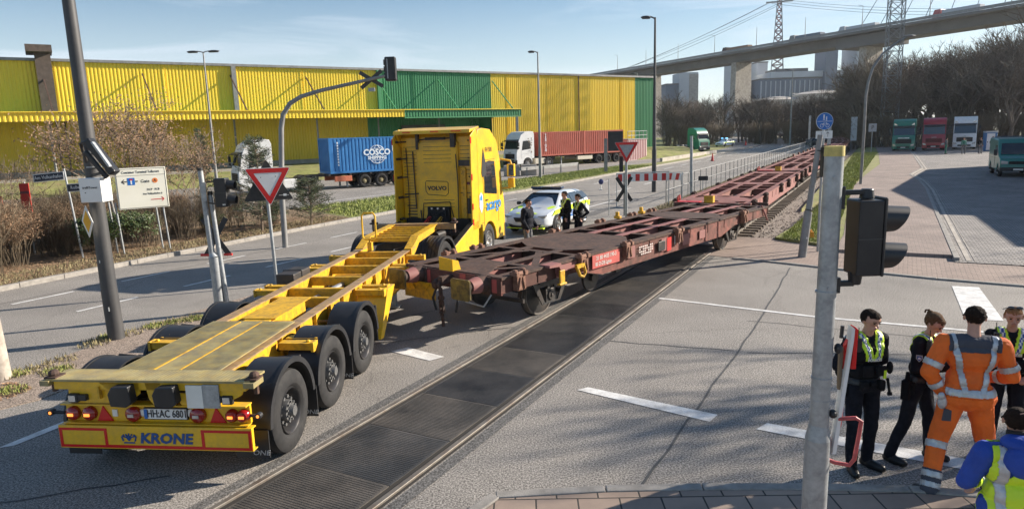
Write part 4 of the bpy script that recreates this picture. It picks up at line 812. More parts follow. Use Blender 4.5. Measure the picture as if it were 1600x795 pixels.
b.box(-.62, -.55, -.2, -.06, 3.35, 3.8); b.box(.5, .64, -.22, -.06, 3.4, 3.8); b.box(-.3, .3, -.2, -.06, 3.62, 3.7); b.cyl((.62, -.16, 3.45), (.62, -.16, 3.62), .045, .045, 10)
b.box(.70, 1.05, -.12, -.05, 2.85, 3.02); b.box(.72, 1.1, -.09, -.06, 2.05, 2.07)
b.tube([(-.55, -.2, 1.55), (-.52, -.2, 1.1), (-.3, -.5, .95)], .02, 6)
b.build('bracket', 'blkm', tt)
b = MB(); b.box(.72, .86, -.10, -.055, 2.78, 2.98); b.box(.80, .92, -.12, -.055, 1.2, 2.8); b.build('air_intake', 'yelc', tt, bevel=.02)
for z in (2.3, 1.5):
    b = MB(); b.box(.78, 1.02, -.075, -.055, z, z + .08); b.build('badge', 'maroon', tt, bevel=.01)
for z in (3.5, 2.45, 1.6, 1.15):
    b = MB(); 
    for s in (-1, 1): b.box(s * 1.246, s * 1.252, -.5, -.42, z, z + .18)
    b.each('red_marker_reflector', 'redr', tt)
b = MB(); b.box(-.9, -.65, -.475, -.46, 3.845, 3.87); b.box(.0, .25, -.475, -.46, 3.85, 3.875); b.box(.65, .95, -.475, -.46, 3.85, 3.875); b.each('red_strip', 'redr', tt)
# air couplings, plus black boxes painting the shade of the gap under the panel
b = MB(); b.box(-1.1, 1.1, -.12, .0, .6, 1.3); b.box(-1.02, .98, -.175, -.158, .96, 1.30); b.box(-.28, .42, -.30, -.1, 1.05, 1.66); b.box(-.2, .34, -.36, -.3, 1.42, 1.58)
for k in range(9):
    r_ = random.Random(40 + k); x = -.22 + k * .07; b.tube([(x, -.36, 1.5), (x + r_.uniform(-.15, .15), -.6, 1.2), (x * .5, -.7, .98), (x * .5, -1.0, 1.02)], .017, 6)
b.build('couplings_and_gap_shade', 'dk', tt)
for k, (x, m_) in enumerate(((-.15, 'red'), (.05, 'blk'), (.22, 'yelc'))):      # coiled air and power leads
    b = MB(); b.tube([(x + .05 * cos(a * .9), -.45 - a * .012 + .0, 1.35 - .0045 * a * (1 if a < 60 else .6) + .05 * sin(a * .9)) for a in range(80)], .011, 5); b.build('coiled_lead', m_, tt, smooth=True)
b = MB()
for x in (-.12, .08, .28): b.cyl((x, -.37, 1.62), (x, -.31, 1.62), .03, .03, 8)
b.each('coupling_head', 'chrome', tt)
b = MB(); b.prism([(-2.0, .72), (-.45, 1.20), (-.05, 1.24), (-.05, .48), (-1.75, .42)], 'x', 1.17, 1.245); b.prism([(-2.0, .72), (-.45, 1.20), (-.05, 1.24), (-.05, .48), (-1.75, .42)], 'x', -1.245, -1.17); b.each('side_skirt', 'yel', tt, bevel=.012)
b = MB(); b.prism([(-2.02, .735), (-.45, 1.215), (-.45, 1.235), (-2.05, .76)], 'x', 1.10, 1.25); b.prism([(-2.02, .735), (-.45, 1.215), (-.45, 1.235), (-2.05, .76)], 'x', -1.25, -1.10); b.each('skirt_top', 'blk', tt)
b = MB(); b.box(-.6, .6, -2.1, -.5, .9, .93); b.cyl((-.5, -1.0, .98), (-.5, -1.7, .98), .12, .12, 12); b.cyl((.5, -.9, .98), (.5, -1.5, .98), .10, .10, 12); b.box(-.9, .9, -.75, -.5, .9, 1.0); b.build('catwalk', 'blkm', tt)
for s in (-1, 1):
    b = MB(); b.box(s * .38, s * .46, -3.7, .6, .72, .98); b.build('chassis_rail', 'blkm', tt)
    wheel(tt, (s * 1.06, L_ - 1.42, .51), .51, .32, s, 'rims', 'rims', detail=False); wheel(tt, (s * .93, -2.50, .51), .51, .60, s, 'rimd', 'rimd')
    mudguard(tt, .64 if s > 0 else -1.26, 1.26 if s > 0 else -.64, -2.50, .51, .62, 5, 175, 'blk', s, lip=True, rib=True)
b = MB(); b.cyl((0, -2.5, 1.0), (0, -2.5, 1.14), .48, .45, 20); b.build('fifth_wheel', 'blkm', tt)
# graphics on the right side (lettering of the haulier)
aw = mat('decal_blue', (.05, .25, .55), .4)
text('side_lettering', 'acargo', .50, aw, tt, (1.262, 1.28, 1.60), RSIDE, off=.008)
b = MB(); b.prism([(.30, 2.62), (.42, 3.10), (.50, 3.35), (.60, 3.08), (.72, 2.75), (.68, 2.55), (.56, 2.50), (.54, 2.30), (.48, 2.50), (.36, 2.48)], 'x', 1.252, 1.258); b.build('emblem', 'dk', tt)
b = MB(); b.prism([(.06, 1.95), (.2, 2.05), (.34, 1.95), (.34, 1.60), (.2, 1.42), (.06, 1.6)], 'x', 1.252, 1.256); b.build('shield_decal', 'white', tt)
b = MB(); b.prism([(.10, 1.9), (.2, 1.98), (.3, 1.9), (.3, 1.8), (.10, 1.8)], 'x', 1.2565, 1.259); b.build('shield_field', aw, tt)
b = MB()
for k in range(7): z = 1.12 + k * .09; b.box(-1.05 + (k % 3) * .04, -.74, -.085, -.062, z, z + .035)
b.tube([(-1.0, -.09, 1.2), (-.96, -.12, 2.2), (-1.0, -.09, 3.4)], .014, 6); b.tube([(.66, -.16, 1.3), (.68, -.17, 2.4), (.64, -.16, 3.2)], .016, 6); b.tube([(-.5, -.17, 1.3), (-.46, -.18, 1.75), (.4, -.18, 1.8), (.5, -.17, 1.35)], .014, 6); b.cyl((1.0, -.12, 1.45), (1.0, -.12, 1.9), .06, .06, 12)
b.build('cab_pipes', 'blkm', tt)
text('side_lettering', 'FH 500', .2, 'dk', tt, (1.258, .95, 3.28), RSIDE)
# ---------------------------------------------------------------- flat container wagons
def rail_wheelset(root, y, zc=.46, m='blkm'):
    for s in (-1, 1):
        b = MB(); x = s * .75
        b.lathe([(s * .065, .10), (s * .065, .36), (s * .05, .42), (s * .0651, .43), (s * .0651, .455), (-s * .035, .462), (-s * .042, .488), (-s * .068, .488), (-s * .072, .44), (-s * .05, .40), (-s * .03, .34), (-s * .03, .10)], (0, 0, 0), 'x', 40)
        w = b.build('wheel', m, root, (x, y, zc), smooth=True)
        b = MB(); b.lathe([(s * .066, .432), (s * .0668, .456), (-s * .034, .464)], (0, 0, 0), 'x', 40); b.build('worn_tread', 'rail', w, smooth=True)
        b = MB(); b.cyl((s * .02, 0, 0), (s * .30, 0, 0), .10, .09, 14); b.box(s * .18, s * .36, -.16, .16, -.14, .14); b.cyl((s * .35, 0, 0), (s * .39, 0, 0), .11, .10, 14); b.cyl((s * .39, 0, 0), (s * .41, 0, 0), .04, .04, 8); b.build('axle_box', 'blkm', w, bevel=.01)
    b = MB(); b.cyl((-.9, y, zc), (.9, y, zc), .075, .075, 12); b.build('axle', m, root)
def wagon(name, label, paint, top, loc, heading, L=13.3, axles=(1.75, 10.95), detail=True, plates=((3.0, 5.4), (9.2, 10.7)), group=None, sign=True):
    w = thing(name, label, 'railway wagon', loc, heading, group); W = 1.3; zt = 1.15
    for s in (-1, 1):
        b = MB(); x = s * (W - .02)
        b.prism([(0, zt - .02), (L, zt - .02), (L, zt - .30), (L - 2.6, zt - .30), (L - 3.6, zt - .52), (3.4, zt - .52), (2.4, zt - .30), (0, zt - .30)], 'x', x - .012, x + .012)
        b.prism([(0, zt - .31), (2.4, zt - .31), (3.4, zt - .53), (L - 3.6, zt - .53), (L - 2.6, zt - .31), (L, zt - .31), (L, zt - .295), (L - 2.6, zt - .295), (L - 3.6, zt - .515), (3.4, zt - .515), (2.4, zt - .295), (0, zt - .295)], 'x', x - s * .12, x + s * .02)
        if detail:
            for k in range(1, int(L / 1.1)): b.box(x - .02, x + .02 + s * .006, k * 1.1, k * 1.1 + .012, zt - .30, zt - .02)
        b.build('side_beam', 'wside' if paint == 'rustr' else paint, w)
        b = MB(); b.box(s * (W - .24), s * (W + .02), 0, L, zt - .018, zt); b.box(s * (W + .018), s * (W + .024), 0, L, zt - .05, zt - .018); b.build('top_flange', top, w)
    for y in (0, L - .04): b = MB(); b.box(-W, W, y, y + .04, zt - .34, zt - .019); b.build('headstock', 'wside' if paint == 'rustr' else paint, w)
    b = MB()
    y0_ = 5.5 if paint == 'rustr' else .04
    for x in (-.42, .42): b.box(x - .10, x + .10, y0_, L - .04, zt - .016, zt - .002); b.box(x - .01, x + .01, .04, L - .04, zt - .30, zt - .016)
    if y0_ > 1:
        b2 = MB()
        for x in (-.42, .42): b2.box(x - .10, x + .10, .04, y0_ - .01, zt - .016, zt - .002)
        b2.each('centre_sill', top, w)
    b.each('centre_sill', 'rustp' if paint == 'rustr' else top, w) if detail else b.build('centre_sill', top, w)
    b = MB(); cr_ = [0.04, 1.1, 2.6] + [5.9 + k * 1.55 for k in range(int((L - 9) / 1.55) + 1)] + [L - 2.8, L - 1.2, L - .25]
    for y in cr_: b.box(-W + .24, W - .24, y, y + .16, zt - .02, zt - .004); b.box(-W + .02, W - .02, y + .07, y + .085, zt - .26, zt - .02)
    for y0, y1 in ((.2, 1.15), (1.25, 2.6)): 
        for s in (-1, 1): b.bar((s * .15, y0 if y0 < 1 else y1, zt - .012), (s * 1.1, y1 if y0 < 1 else y0, zt - .012), .15, .012)
    for s in (-1, 1): b.bar((s * .15, L - .2, zt - .012), (s * 1.1, L - 1.2, zt - .012), .15, .012)
    b.each('cross_member', top, w) if detail else b.build('cross_member', top, w)
    b = MB()
    for y0, y1 in plates:
        b.prism([(-W + .2, y0 + .5), (-.5, y0), (.5, y0), (W - .2, y0 + .5), (W - .2, y1 - .6), (.7, y1), (-.7, y1), (-W + .2, y1 - .6)], 'z', zt - .013, zt + .002)
    b.prism([(-.9, .05), (.9, .05), (.35, 1.1), (-.35, 1.1)], 'z', zt - .013, zt + .001)
    b.each('deck_plate', top, w)
    for a in axles: rail_wheelset(w, a)
    for a in axles:
        for s in (-1, 1):
            b = MB()
            for k in range(5): h_ = .62 - k * .075; b.box(s * .98, s * 1.08, a - h_, a + h_, .66 + k * .018, .676 + k * .018)
            b.box(s * .99, s * 1.07, a - .05, a + .05, .58, .76); b.build('leaf_spring', 'blkm', w)
            b = MB(); 
            for e in (-1, 1): b.prism([(a + e * .66, .86), (a + e * .50, .86), (a + e * .22, .34), (a + e * .30, .30)], 'x', s * 1.10, s * 1.125)
            b.bar((s * 1.11, a - .28, .32), (s * 1.11, a + .28, .32), .03, .03); b.build('axle_guard', 'blkm', w)
    if detail:
        b = MB(); r_ = random.Random(5)
        for a in axles:
            for e in (-1, 1): b.bar((-.9, a + e * .62, .42), (.9, a + e * .62, .42), .06, .08); b.bar((-.75, a + e * .56, .46), (-.75, a + e * .5, .7), .1, .05); b.bar((.75, a + e * .56, .46), (.75, a + e * .5, .7), .1, .05)
        b.tube([(-.2, 2.2, .55), (0, L / 2, .5), (.2, L - 2.2, .55)], .025, 6); b.box(-.35, .35, L * .45, L * .45 + .5, .45, .8); b.cyl((.5, L * .6, .55), (.5, L * .6 + .9, .55), .17, .17, 14)
        b.tube([(1.0, 3.6, .62), (1.0, 5.2, .45), (.95, 6.5, .6)], .02, 6); b.build('brake_gear', 'blkm', w)
        b = MB(); b.cyl((.70, 3.75, .42), (.76, 3.75, .42), .30, .30, 20); b.cyl((.66, 3.75, .42), (.84, 3.75, .42), .08, .08, 10); b.bar((.9, 4.35, .5), (.9, 4.35, .9), .1, .1); b.box(.8, 1.1, 4.28, 4.5, .48, .6); b.build('hand_brake_wheel', 'blkm', w)
    return w, W, zt, L
bh = radians(40.6)
w1, W, zt, L = wagon('flat_wagon', 'rusty brown flat wagon derailed off the rails with its buffer against the yellow trailer', 'rustr', 'rust', (-1.207, 13.086, 0), 40.6)
def buffer(w, x, face='yelc', body='rust', y=0, d=-1, stripe=True):
    b = MB(); b.cyl((x, y, 1.0), (x, y + d * .34, 1.0), .17, .12, 16); b.cyl((x, y + d * .34, 1.0), (x, y + d * .60, 1.0), .105, .105, 16); b.box(x - .2, x + .2, y, y + d * .03, .8, 1.14)
    o = b.build('buffer', body, w, smooth=True)
    b = MB(); z0 = .80; b.prism([(x - .24, z0 + .03), (x - .2, z0), (x + .2, z0), (x + .24, z0 + .03), (x + .24, z0 + .36), (x + .2, z0 + .39), (x - .2, z0 + .39), (x - .24, z0 + .36)], 'y', y + d * .60, y + d * .635); bh_ = b.build('buffer_head', face, o)
    if stripe: b = MB(); b.lathe([(y + d * .636, .02), (y + d * .638, .13), (y + d * .642, .13), (y + d * .642, .10), (y + d * .640, .02)], (x, 0, z0 + .195), 'y', 20); b.build('grease_ring', 'yelc', bh_) if False else None
    if stripe: b = MB(); b.cyl((x, y + d * .18, 1.0), (x, y + d * .40, 1.0), .162, .128, 16); b.build('pink_band', 'rustp', o, smooth=True)
wornface = mat('greasy_buffer_face', (.055, .045, .028), .4, var=.3, vscale=5, dirt=(.33, .23, .03), dirt_amt=.8, dscale=5)
buffer(w1, .875, wornface); buffer(w1, -.875, wornface)
b = MB(); b.box(-.06, .06, -.3, 0, .93, 1.08); b.tube([(0, -.28, 1.0), (.0, -.34, .93), (0, -.30, .84)], .035, 8); b.bar((.0, -.3, .86), (.0, -.28, .52), .07, .05); b.cyl((-.05, -.29, .66), (.05, -.29, .66), .05, .05, 8); b.bar((-.04, -.29, .6), (-.04, -.27, .36), .03, .05); b.bar((.04, -.29, .6), (.04, -.27, .36), .03, .05); b.tube([(-.05, -.28, .38), (0, -.3, .30), (.05, -.28, .38)], .025, 8); b.bar((0, -.28, .36), (0, -.26, .08), .05, .045); b.build('screw_coupling', 'rust', w1, bevel=.006)
b = MB(); b.cyl((-.17, -.12, .94), (-.17, -.26, .90), .10, .10, 12); b.ell((-.17, -.26, .9), (.10, .06, .10), 12, 8); b.build('brake_pipe_valve', 'rust', w1, smooth=True)
b = MB(); b.tube([(-.3, -.08, .86), (-.35, -.18, .6), (-.3, -.15, .35)], .025, 8); b.tube([(.3, -.08, .86), (.36, -.2, .62), (.3, -.2, .40)], .025, 8); b.each('brake_hose', 'blk', w1)
b = MB(); b.tube([(.45, -.05, .80), (.50, -.12, .62), (1.0, -.16, .60), (1.1, -.05, .82)], .018, 8); b.build('shunters_handle', 'galv', w1)
b = MB(); b.prism([(-.30, 1.14), (.08, 1.14), (.08, 1.37), (-.30, 1.40)], 'y', -.02, .0); b.prism([(.0, 1.15), (.20, 1.15), (.14, 1.33), (.0, 1.37)], 'x', .065, .08); b.build('yellow_stop_plate', 'yel', w1)
b = MB(); b.box(-.7, -.58, -.01, -.002, .84, 1.1); b.box(.25, .4, -.01, -.002, .84, 1.12); b.box(1.08, 1.2, -.012, -.002, .85, 1.1); b.each('primer_patch', 'sred', w1)
b = MB(); b.box(-1.25, -.35, -.12, -.10, .52, .86); b.tube([(-1.0, -.13, .8), (-.9, -.14, .7), (-.6, -.14, .72), (-.5, -.13, .82)], .012, 6); b.build('yellow_end_plate', 'yelc', w1)
# twist lock clusters along the sides
def spigot(w, s, y, m='rust', zt=1.15):
    b = MB(); x = s * 1.36; b.box(x - .06, x + .06, y - .12, y + .12, zt - .30, zt - .02); b.box(x - .09, x + .09, y - .17, y - .08, zt - .02, zt + .06); b.box(x - .09, x + .09, y + .08, y + .17, zt - .02, zt + .06)
    b.cyl((x + s * .02, y - .10, zt + .01), (x + s * .02, y + .10, zt + .01), .05, .05, 10); b.ell((x, y - .12, zt + .07), (.06, .05, .035), 8, 5); b.ell((x, y + .12, zt + .07), (.06, .05, .035), 8, 5); b.bar((x + s * .07, y - .09, zt - .28), (x + s * .07, y - .03, zt - .05), .03, .04); b.bar((x + s * .07, y + .09, zt - .28), (x + s * .07, y + .03, zt - .05), .03, .04)
    return b.build('container_spigot', m, w, bevel=.006)
sp0 = mat('rusty_casting', (.20, .095, .06), .8, var=.4, vscale=10, speck=(.34, .18, .12), speck_amt=.6, spscale=30)
for y in (.45, 2.55, 4.35, 6.9, 11.2): spigot(w1, 1, y, sp0)
for y in (1.3, 2.2, 5.2, 7.4, 9.2, 10.4): spigot(w1, -1, y, sp0)
for y in (8.2, 9.6): b = MB(); b.box(-1.40, -1.2, y, y + .12, 1.16, 1.24); b.box(-1.36, -1.26, y + .02, y + .10, 1.24, 1.36); b.build('yellow_stop', 'yelc', w1, bevel=.01)
b = MB(); b.box(1.325, 1.34, 2.95, 4.05, .81, 1.10); sg = b.build('number_panel', 'sred', w1)
text('lettering', '31 80 4435 190-3', .125, 'pale', sg, (1.343, 3.5, 1.02), RSIDE, sx=.92, off=.002); text('lettering', '80 D-DB Lgnss', .115, 'pale', sg, (1.343, 3.38, .89), RSIDE, sx=.92, off=.002)
b = MB(); b.box(1.325, 1.333, 1.62, 2.35, .95, 1.09); b.box(1.325, 1.333, 4.45, 4.75, .80, 1.08); b.box(1.325, 1.333, 6.05, 6.3, .73, 1.05); b.box(1.325, 1.333, 7.2, 7.6, .72, 1.0); b.box(1.325, 1.333, 8.2, 8.55, .75, .98); b.each('primer_patch', 'rustp', w1)
b = MB(); b.box(1.332, 1.342, 6.32, 6.55, .70, 1.04); b.build('signal_red_panel', 'red', w1)
pb = MB(); pb.box(1.33, 1.36, 5.85, 6.2, .76, 1.0); pb.build('dark_box', 'blkm', w1, bevel=.01)
b = MB()
for r0 in range(4):
    for c0 in range(8):
        if (r0 * 3 + c0) % 7: b.box(1.328, 1.334, 4.95 + c0 * .085, 5.01 + c0 * .085, .80 + r0 * .058, .835 + r0 * .058)
for q in range(4): b.box(1.334, 1.340, 6.75, 6.98, .84 + q * .05, .862 + q * .05)
b.box(1.334, 1.34, 6.72, 6.74, .80, 1.05); b.box(1.334, 1.34, 7.0, 7.02, .80, 1.05)
b.build('data_table', 'pale', w1)
b = MB(); b.prism([(.98, 1.17), (1.35, 1.17), (1.42, 1.02), (1.42, .86), (1.38, .86), (1.36, 1.0), (1.3, 1.10), (.98, 1.12)], 'x', 1.2, 1.44); 
b.v = [(x, y + .32, z) for x, y, z in b.v]; b.build('pink_cover', 'rustp', w1)
b = MB(); b.box(1.42, 1.46, 1.62, 1.78, .72, 1.02); b.box(1.40, 1.48, 1.58, 1.82, .72, .76); b.build('yellow_hook', 'yelc', w1, bevel=.01)
b = MB(); b.tube([(1.44, 2.22, .98), (1.46, 2.30, .80), (1.46, 2.42, .76), (1.46, 2.50, .84), (1.44, 2.46, .99)], .035, 8); b.bar((1.44, 2.2, 1.0), (1.44, 2.48, 1.0), .05, .08); b.build('yellow_lifting_eye', 'yelc', w1, smooth=True)
# far end of wagon 1
b = MB(); b.tube([(.9, L + .05, 1.1), (1.3, L - .5, 1.2), (1.36, L - .1, .7)], .03, 8); b.build('pink_handrail', 'rustp', w1); buffer(w1, .875, 'rust', 'rust', L, 1, False); buffer(w1, -.875, 'rust', 'rust', L, 1, False)

# wagon 2 and the rest of the train
w2, *_ = wagon('flat_wagon', 'faded red flat wagon standing on the rails right behind the derailed brown wagon', 'rustp', 'rustr', (0, 0, 0), 28.4, L=17.4, axles=(2.2, 15.2), plates=((.3, 2.2), (8.2, 9.4), (15.6, 17.1)), group='wagons of the train')
p = TR(24.3, TC); w2.location = (p.x, p.y, 0); 
for y in (0.5, 3.2, 7.8, 10.5, 14.0, 16.6): spigot(w2, 1, y, 'rust'); spigot(w2, -1, y, 'rust')
for s in (-1, 1): buffer(w2, s * .875, 'rust', 'rust', 0, -1, False)
b = MB(); b.box(-.25, .05, -.02, .0, 1.15, 1.40); b.box(.04, .06, -.02, .3, 1.15, 1.38); b.build('yellow_stop_plate', 'yelc', w2)
b = MB(); b.box(-1.2, -.4, -.05, .35, 1.155, 1.17); b.tube([(-1.25, .3, 1.15), (-1.25, .3, 1.32), (-1.15, .15, 1.38), (-1.1, .0, 1.25)], .03, 8); b.build('red_lever', 'red', w2)
s_ = 24.3 + 18.2; i = 0; proto = None
while s_ < 246:
    h = TRH(s_ + 8.7); p = TR(s_, TC)
    if i == 0:
        wx = dup(w2, (p.x, p.y, 0), h, 'second red flat wagon on the rails, next after the one beside the derailed wagon')
    elif proto is None:
        proto, *_ = wagon('flat_wagon', 'dark empty flat wagon in the long train curving away under the trees', 'rust', 'rustr', (p.x, p.y, 0), h, L=17.4, axles=(2.2, 15.2), detail=False, plates=((.3, 2.2), (8.2, 9.4), (15.6, 17.1)), group='wagons of the train')
        b = MB()
        for y in (1, 5, 9, 13, 16.5):
            for q in (-1, 1): b.box(q * 1.22, q * 1.36, y, y + .4, 1.15, 1.34)
        b.build('container_spigot', sp0, proto)
    else: dup(proto, (p.x, p.y, 0), h)
    i += 1; s_ += 18.2
# ---------------------------------------------------------------- containers
def container(root, L, paint, H=2.59, W=2.438, z=0.0, name='corrugated_shell'):
    b = MB(); n = int(L / .28); pr = []; p = (L - .2) / n
    for s in (-1, 1):
        v = []
        for i in range(n):
            for f, d in ((0, 0), (.25, 0), (.38, .036), (.87, .036), (.999, 0)):
                y = .1 + (i + f) * p; x = s * (W / 2 - .04 + d - .03); v += [(x, y, z + .16), (x, y, z + H - .1)]
        b.add(v, [(2 * i, 2 * i + 2, 2 * i + 3, 2 * i + 1) for i in range(len(v) // 2 - 1)])
    b.box(-W / 2 + .05, W / 2 - .05, .05, L - .05, z + H - .08, z + H - .03)
    for k in range(8):
        x = -W / 2 + .15 + k * (W - .3) / 8; b.box(x, x + .14, L - .06, L - .03, z + .15, z + H - .1); b.box(x, x + .14, .03, .06, z + .15, z + H - .1)
    b.box(-W / 2 + .08, W / 2 - .08, .07, L - .07, z + .12, z + H - .09)
    b.build(name, paint, root)
    b = MB()
    for x in (-W / 2, W / 2 - .12):
        for y in (0, L - .12): b.box(x, x + .12, y, y + .12, z, z + H)
        b.box(x, x + .12, .12, L - .12, z + .0, z + .16); b.box(x + .03, x + .09, .12, L - .12, z + H - .1, z + H - .01)
    for y in (0, L - .12): b.box(-W / 2 + .12, W / 2 - .12, y, y + .12, z, z + .15); b.box(-W / 2 + .12, W / 2 - .12, y, y + .12, z + H - .11, z + H)
    b.build('container_frame', paint, root)
def semi(root, L=12.2, axles=(1.3, 2.65, 4.0), yoff=0.0, paint='blkm', rim='rimc', box='cream', kingpin=10.9):
    """skeletal semi trailer, local y=0 rear, forward +y; parts hang on root, shifted by yoff"""
    b = MB()
    for s in (-1, 1): b.box(s * .5 - .07, s * .5 + .07, yoff, yoff + L, .95, 1.12)
    for k in range(6): b.box(-1.2, 1.2, yoff + .1 + k * (L - .3) / 5, yoff + .25 + k * (L - .3) / 5, 1.0, 1.13)
    b.box(-1.2, 1.2, yoff - .05, yoff + .02, .45, .6); b.build('trailer_frame', paint, root)
    for y in axles:
        for s in (-1, 1): wheel(root, (s * 1.05, yoff + y, .5), .5, .36, s, 'rimd', rim, n=24, detail=False)
        for s in (-1, 1): mudguard(root, s * .85 if s > 0 else -1.24, 1.24 if s > 0 else -.85, yoff + y, .5, .58, 25, 155, 'blk', s, lip=False)
    for s in (-1, 1): b = MB(); b.box(s * 1.0, s * 1.22, yoff + axles[-1] + 1.0, yoff + axles[-1] + 3.2 if L > 9 else yoff + axles[-1] + 2.3, .55, .95); b.build('side_box', box, root, bevel=.02)
    for s in (-1, 1): b = MB(); b.box(s * .8 - .06, s * .8 + .06, yoff + L - 3.2, yoff + L - 3.08, .1, 1.0); b.build('landing_leg', 'galv', root)

# COSCO lorry (blue container), heading left along the truck road
hd = -123.5
def fwdv(h): return Vector((sin(radians(h)), cos(radians(h)), 0))
f = fwdv(hd); base = Vector((-9.35, 54.35, .055)) - f * 1.2
ct = thing('container_lorry', 'white cab articulated lorry carrying the blue container behind the pine bush', 'truck', base, hd)
M['orangebox'] = mat('orange_side_guard', (.55, .16, .08), .6)
M['creambox'] = mat('cream_pallet_box', (.62, .56, .44), .6)
semi(ct, L=8.3, axles=(1.2, 2.55, 3.9), rim='rimc', box='orangebox')
tmp = thing('tmp', 'tmp', 'tmp'); tractor(tmp, 'white', rear_y=-2.45, rim='rims', style=0, H=3.8, fairing='white')
for o in list(tmp.children): o.parent = ct; o.location.y += 10.6
bpy.data.objects.remove(tmp)
p = base + f * .45
co = thing('shipping_container', 'blue ribbed shipping container with white globe lettering on the lorry', 'container', (p.x, p.y, 1.20), hd)
container(co, 6.06, 'cblue')
g = -1; xs = g * 1.225
M['cwhite'] = mat('container_lettering', (.72, .78, .82), .5)
text('lettering', 'COSCO', .62, 'cwhite', co, (xs, 2.35, 1.43), LSIDE, off=.022, sx=1.0); text('lettering', 'SHIPPING', .34, 'cwhite', co, (xs, 2.35, 1.03), LSIDE, off=.012, sx=1.05)
b = MB()
def ring(cy, cz, ry, rz, a0, a1, r=.02, n=20): b.tube([(xs, cy + ry * cos(radians(a0 + (a1 - a0) * i / n)), cz + rz * sin(radians(a0 + (a1 - a0) * i / n))) for i in range(n + 1)], r, 5)
ring(2.35, 1.28, .68, .68, 32, 148); ring(2.35, 1.28, .68, .68, 212, 328); ring(2.35, 1.28, .30, .66, 40, 140); ring(2.35, 1.28, .30, .66, 220, 320); ring(2.35, 1.28, .66, .25, 200, 340) if False else None
b.tube([(xs, 1.85, 1.72), (xs, 2.85, 1.72)], .018, 5); b.tube([(xs, 1.85, .84), (xs, 2.85, .84)], .018, 5)
b.build('globe_emblem', 'cwhite', co)
b = MB()
for k in range(9): b.box(xs - .01, xs + .005, 5.36, 5.46, 2.15 - k * .2, 2.28 - k * .2)
for y in (.95, 1.05): b.box(xs - .01, xs + .005, y, y + .05, 1.5, 2.3)
b.box(xs - .01, xs + .005, .62, .72, 1.4, 1.75); b.build('side_marks', 'cwhite', co)

# red container lorry
hd = -124.5; f = fwdv(hd); base = Vector((11.9, 81.9, .055)) - f * 1.2
rt_ = thing('container_lorry', 'white cab articulated lorry carrying the brown red containers by the far yellow wall', 'truck', base, hd)
semi(rt_, L=12.3, axles=(1.2, 2.55, 3.9), rim='rimd', box='creambox')
tmp = thing('tmp', 'tmp', 'tmp'); tractor(tmp, 'white', rear_y=-1.95, rim='rims', style=0, H=3.85, fairing='creambox')
for o in list(tmp.children): o.parent = rt_; o.location.y += 13.2
text('cab_lettering', 'SCANIA', .17, 'blk', rt_, (0, 15.56, 1.62), FRONT); 
b = MB(); 
for k in range(14): rr_ = random.Random(k); y = 13.35 + rr_.random() * .6; z = 1.4 + rr_.random() * 1.7; b.box(-1.262, -1.256, y, y + .1, z, z + .12)
b.build('side_graphic', 'bark', rt_)
bpy.data.objects.remove(tmp)
for k, lab in enumerate(('rear brown red container on the lorry with the white cab', 'front brown red container with white upright lettering, right behind the lorry cab')):
    p = base + f * (.1 + k * 6.16); c = thing('shipping_container', lab, 'container', (p.x, p.y, 1.20), hd); container(c, 6.06, 'cbrn')
    if k == 1:
        for q, ch in enumerate('TEX-OCO'): text('lettering', ch, .34, 'cwhite', c, (-1.235, 5.35, 2.22 - q * .27), LSIDE, off=.01)

# parked lorries facing the camera
def parked(paint, lab, style, x, y, hd, H, L2=3.2, box=None):
    t = thing('parked_lorry', lab, 'truck', (x, y, .035), hd, 'lorries parked side by side in the yard'); tractor(t, paint, rear_y=-2.45, style=style, H=H, fairing=paint)
    if box:
        b = MB(); b.box(-1.25, 1.25, -13.5, -.9, 1.15, box); b.build('semitrailer_box', 'ltgrey', t, bevel=.02); b = MB(); b.box(-1.0, 1.0, -13.0, -9, .3, 1.1); b.build('trailer_chassis', 'blkm', t)
    return t
f1 = fwdv(216)
pk = parked('tgreen', 'dark green lorry parked leftmost of the three facing the camera', 2, 50.75, 88.5, 213, 4.0)
pk2 = parked('tred', 'red lorry parked between the green one and the white one', 1, 54.75, 88.9, 212, 4.05)
pk3 = parked('white', 'white lorry parked in the yard right of the red one', 2, 58.75, 89.0, 213, 4.1)
text('cab_lettering', 'SCANIA', .16, 'rims', pk2, (0, 2.36, 1.62), FRONT); text('cab_lettering', 'DAF', .12, 'dk', pk3, (0, 2.40, 1.66), FRONT); text('cab_lettering', 'DAF', .12, 'dk', pk, (0, 2.40, 1.66), FRONT)
gt = thing('lorry_tractor', 'green tractor unit without a trailer driving on the far main road', 'truck', (28.9, 108.5, .01), -205 + 30)
gt.rotation_euler = (0, 0, -radians(146)); tractor(gt, 'tgreen', rear_y=-2.45, style=0, H=3.7)

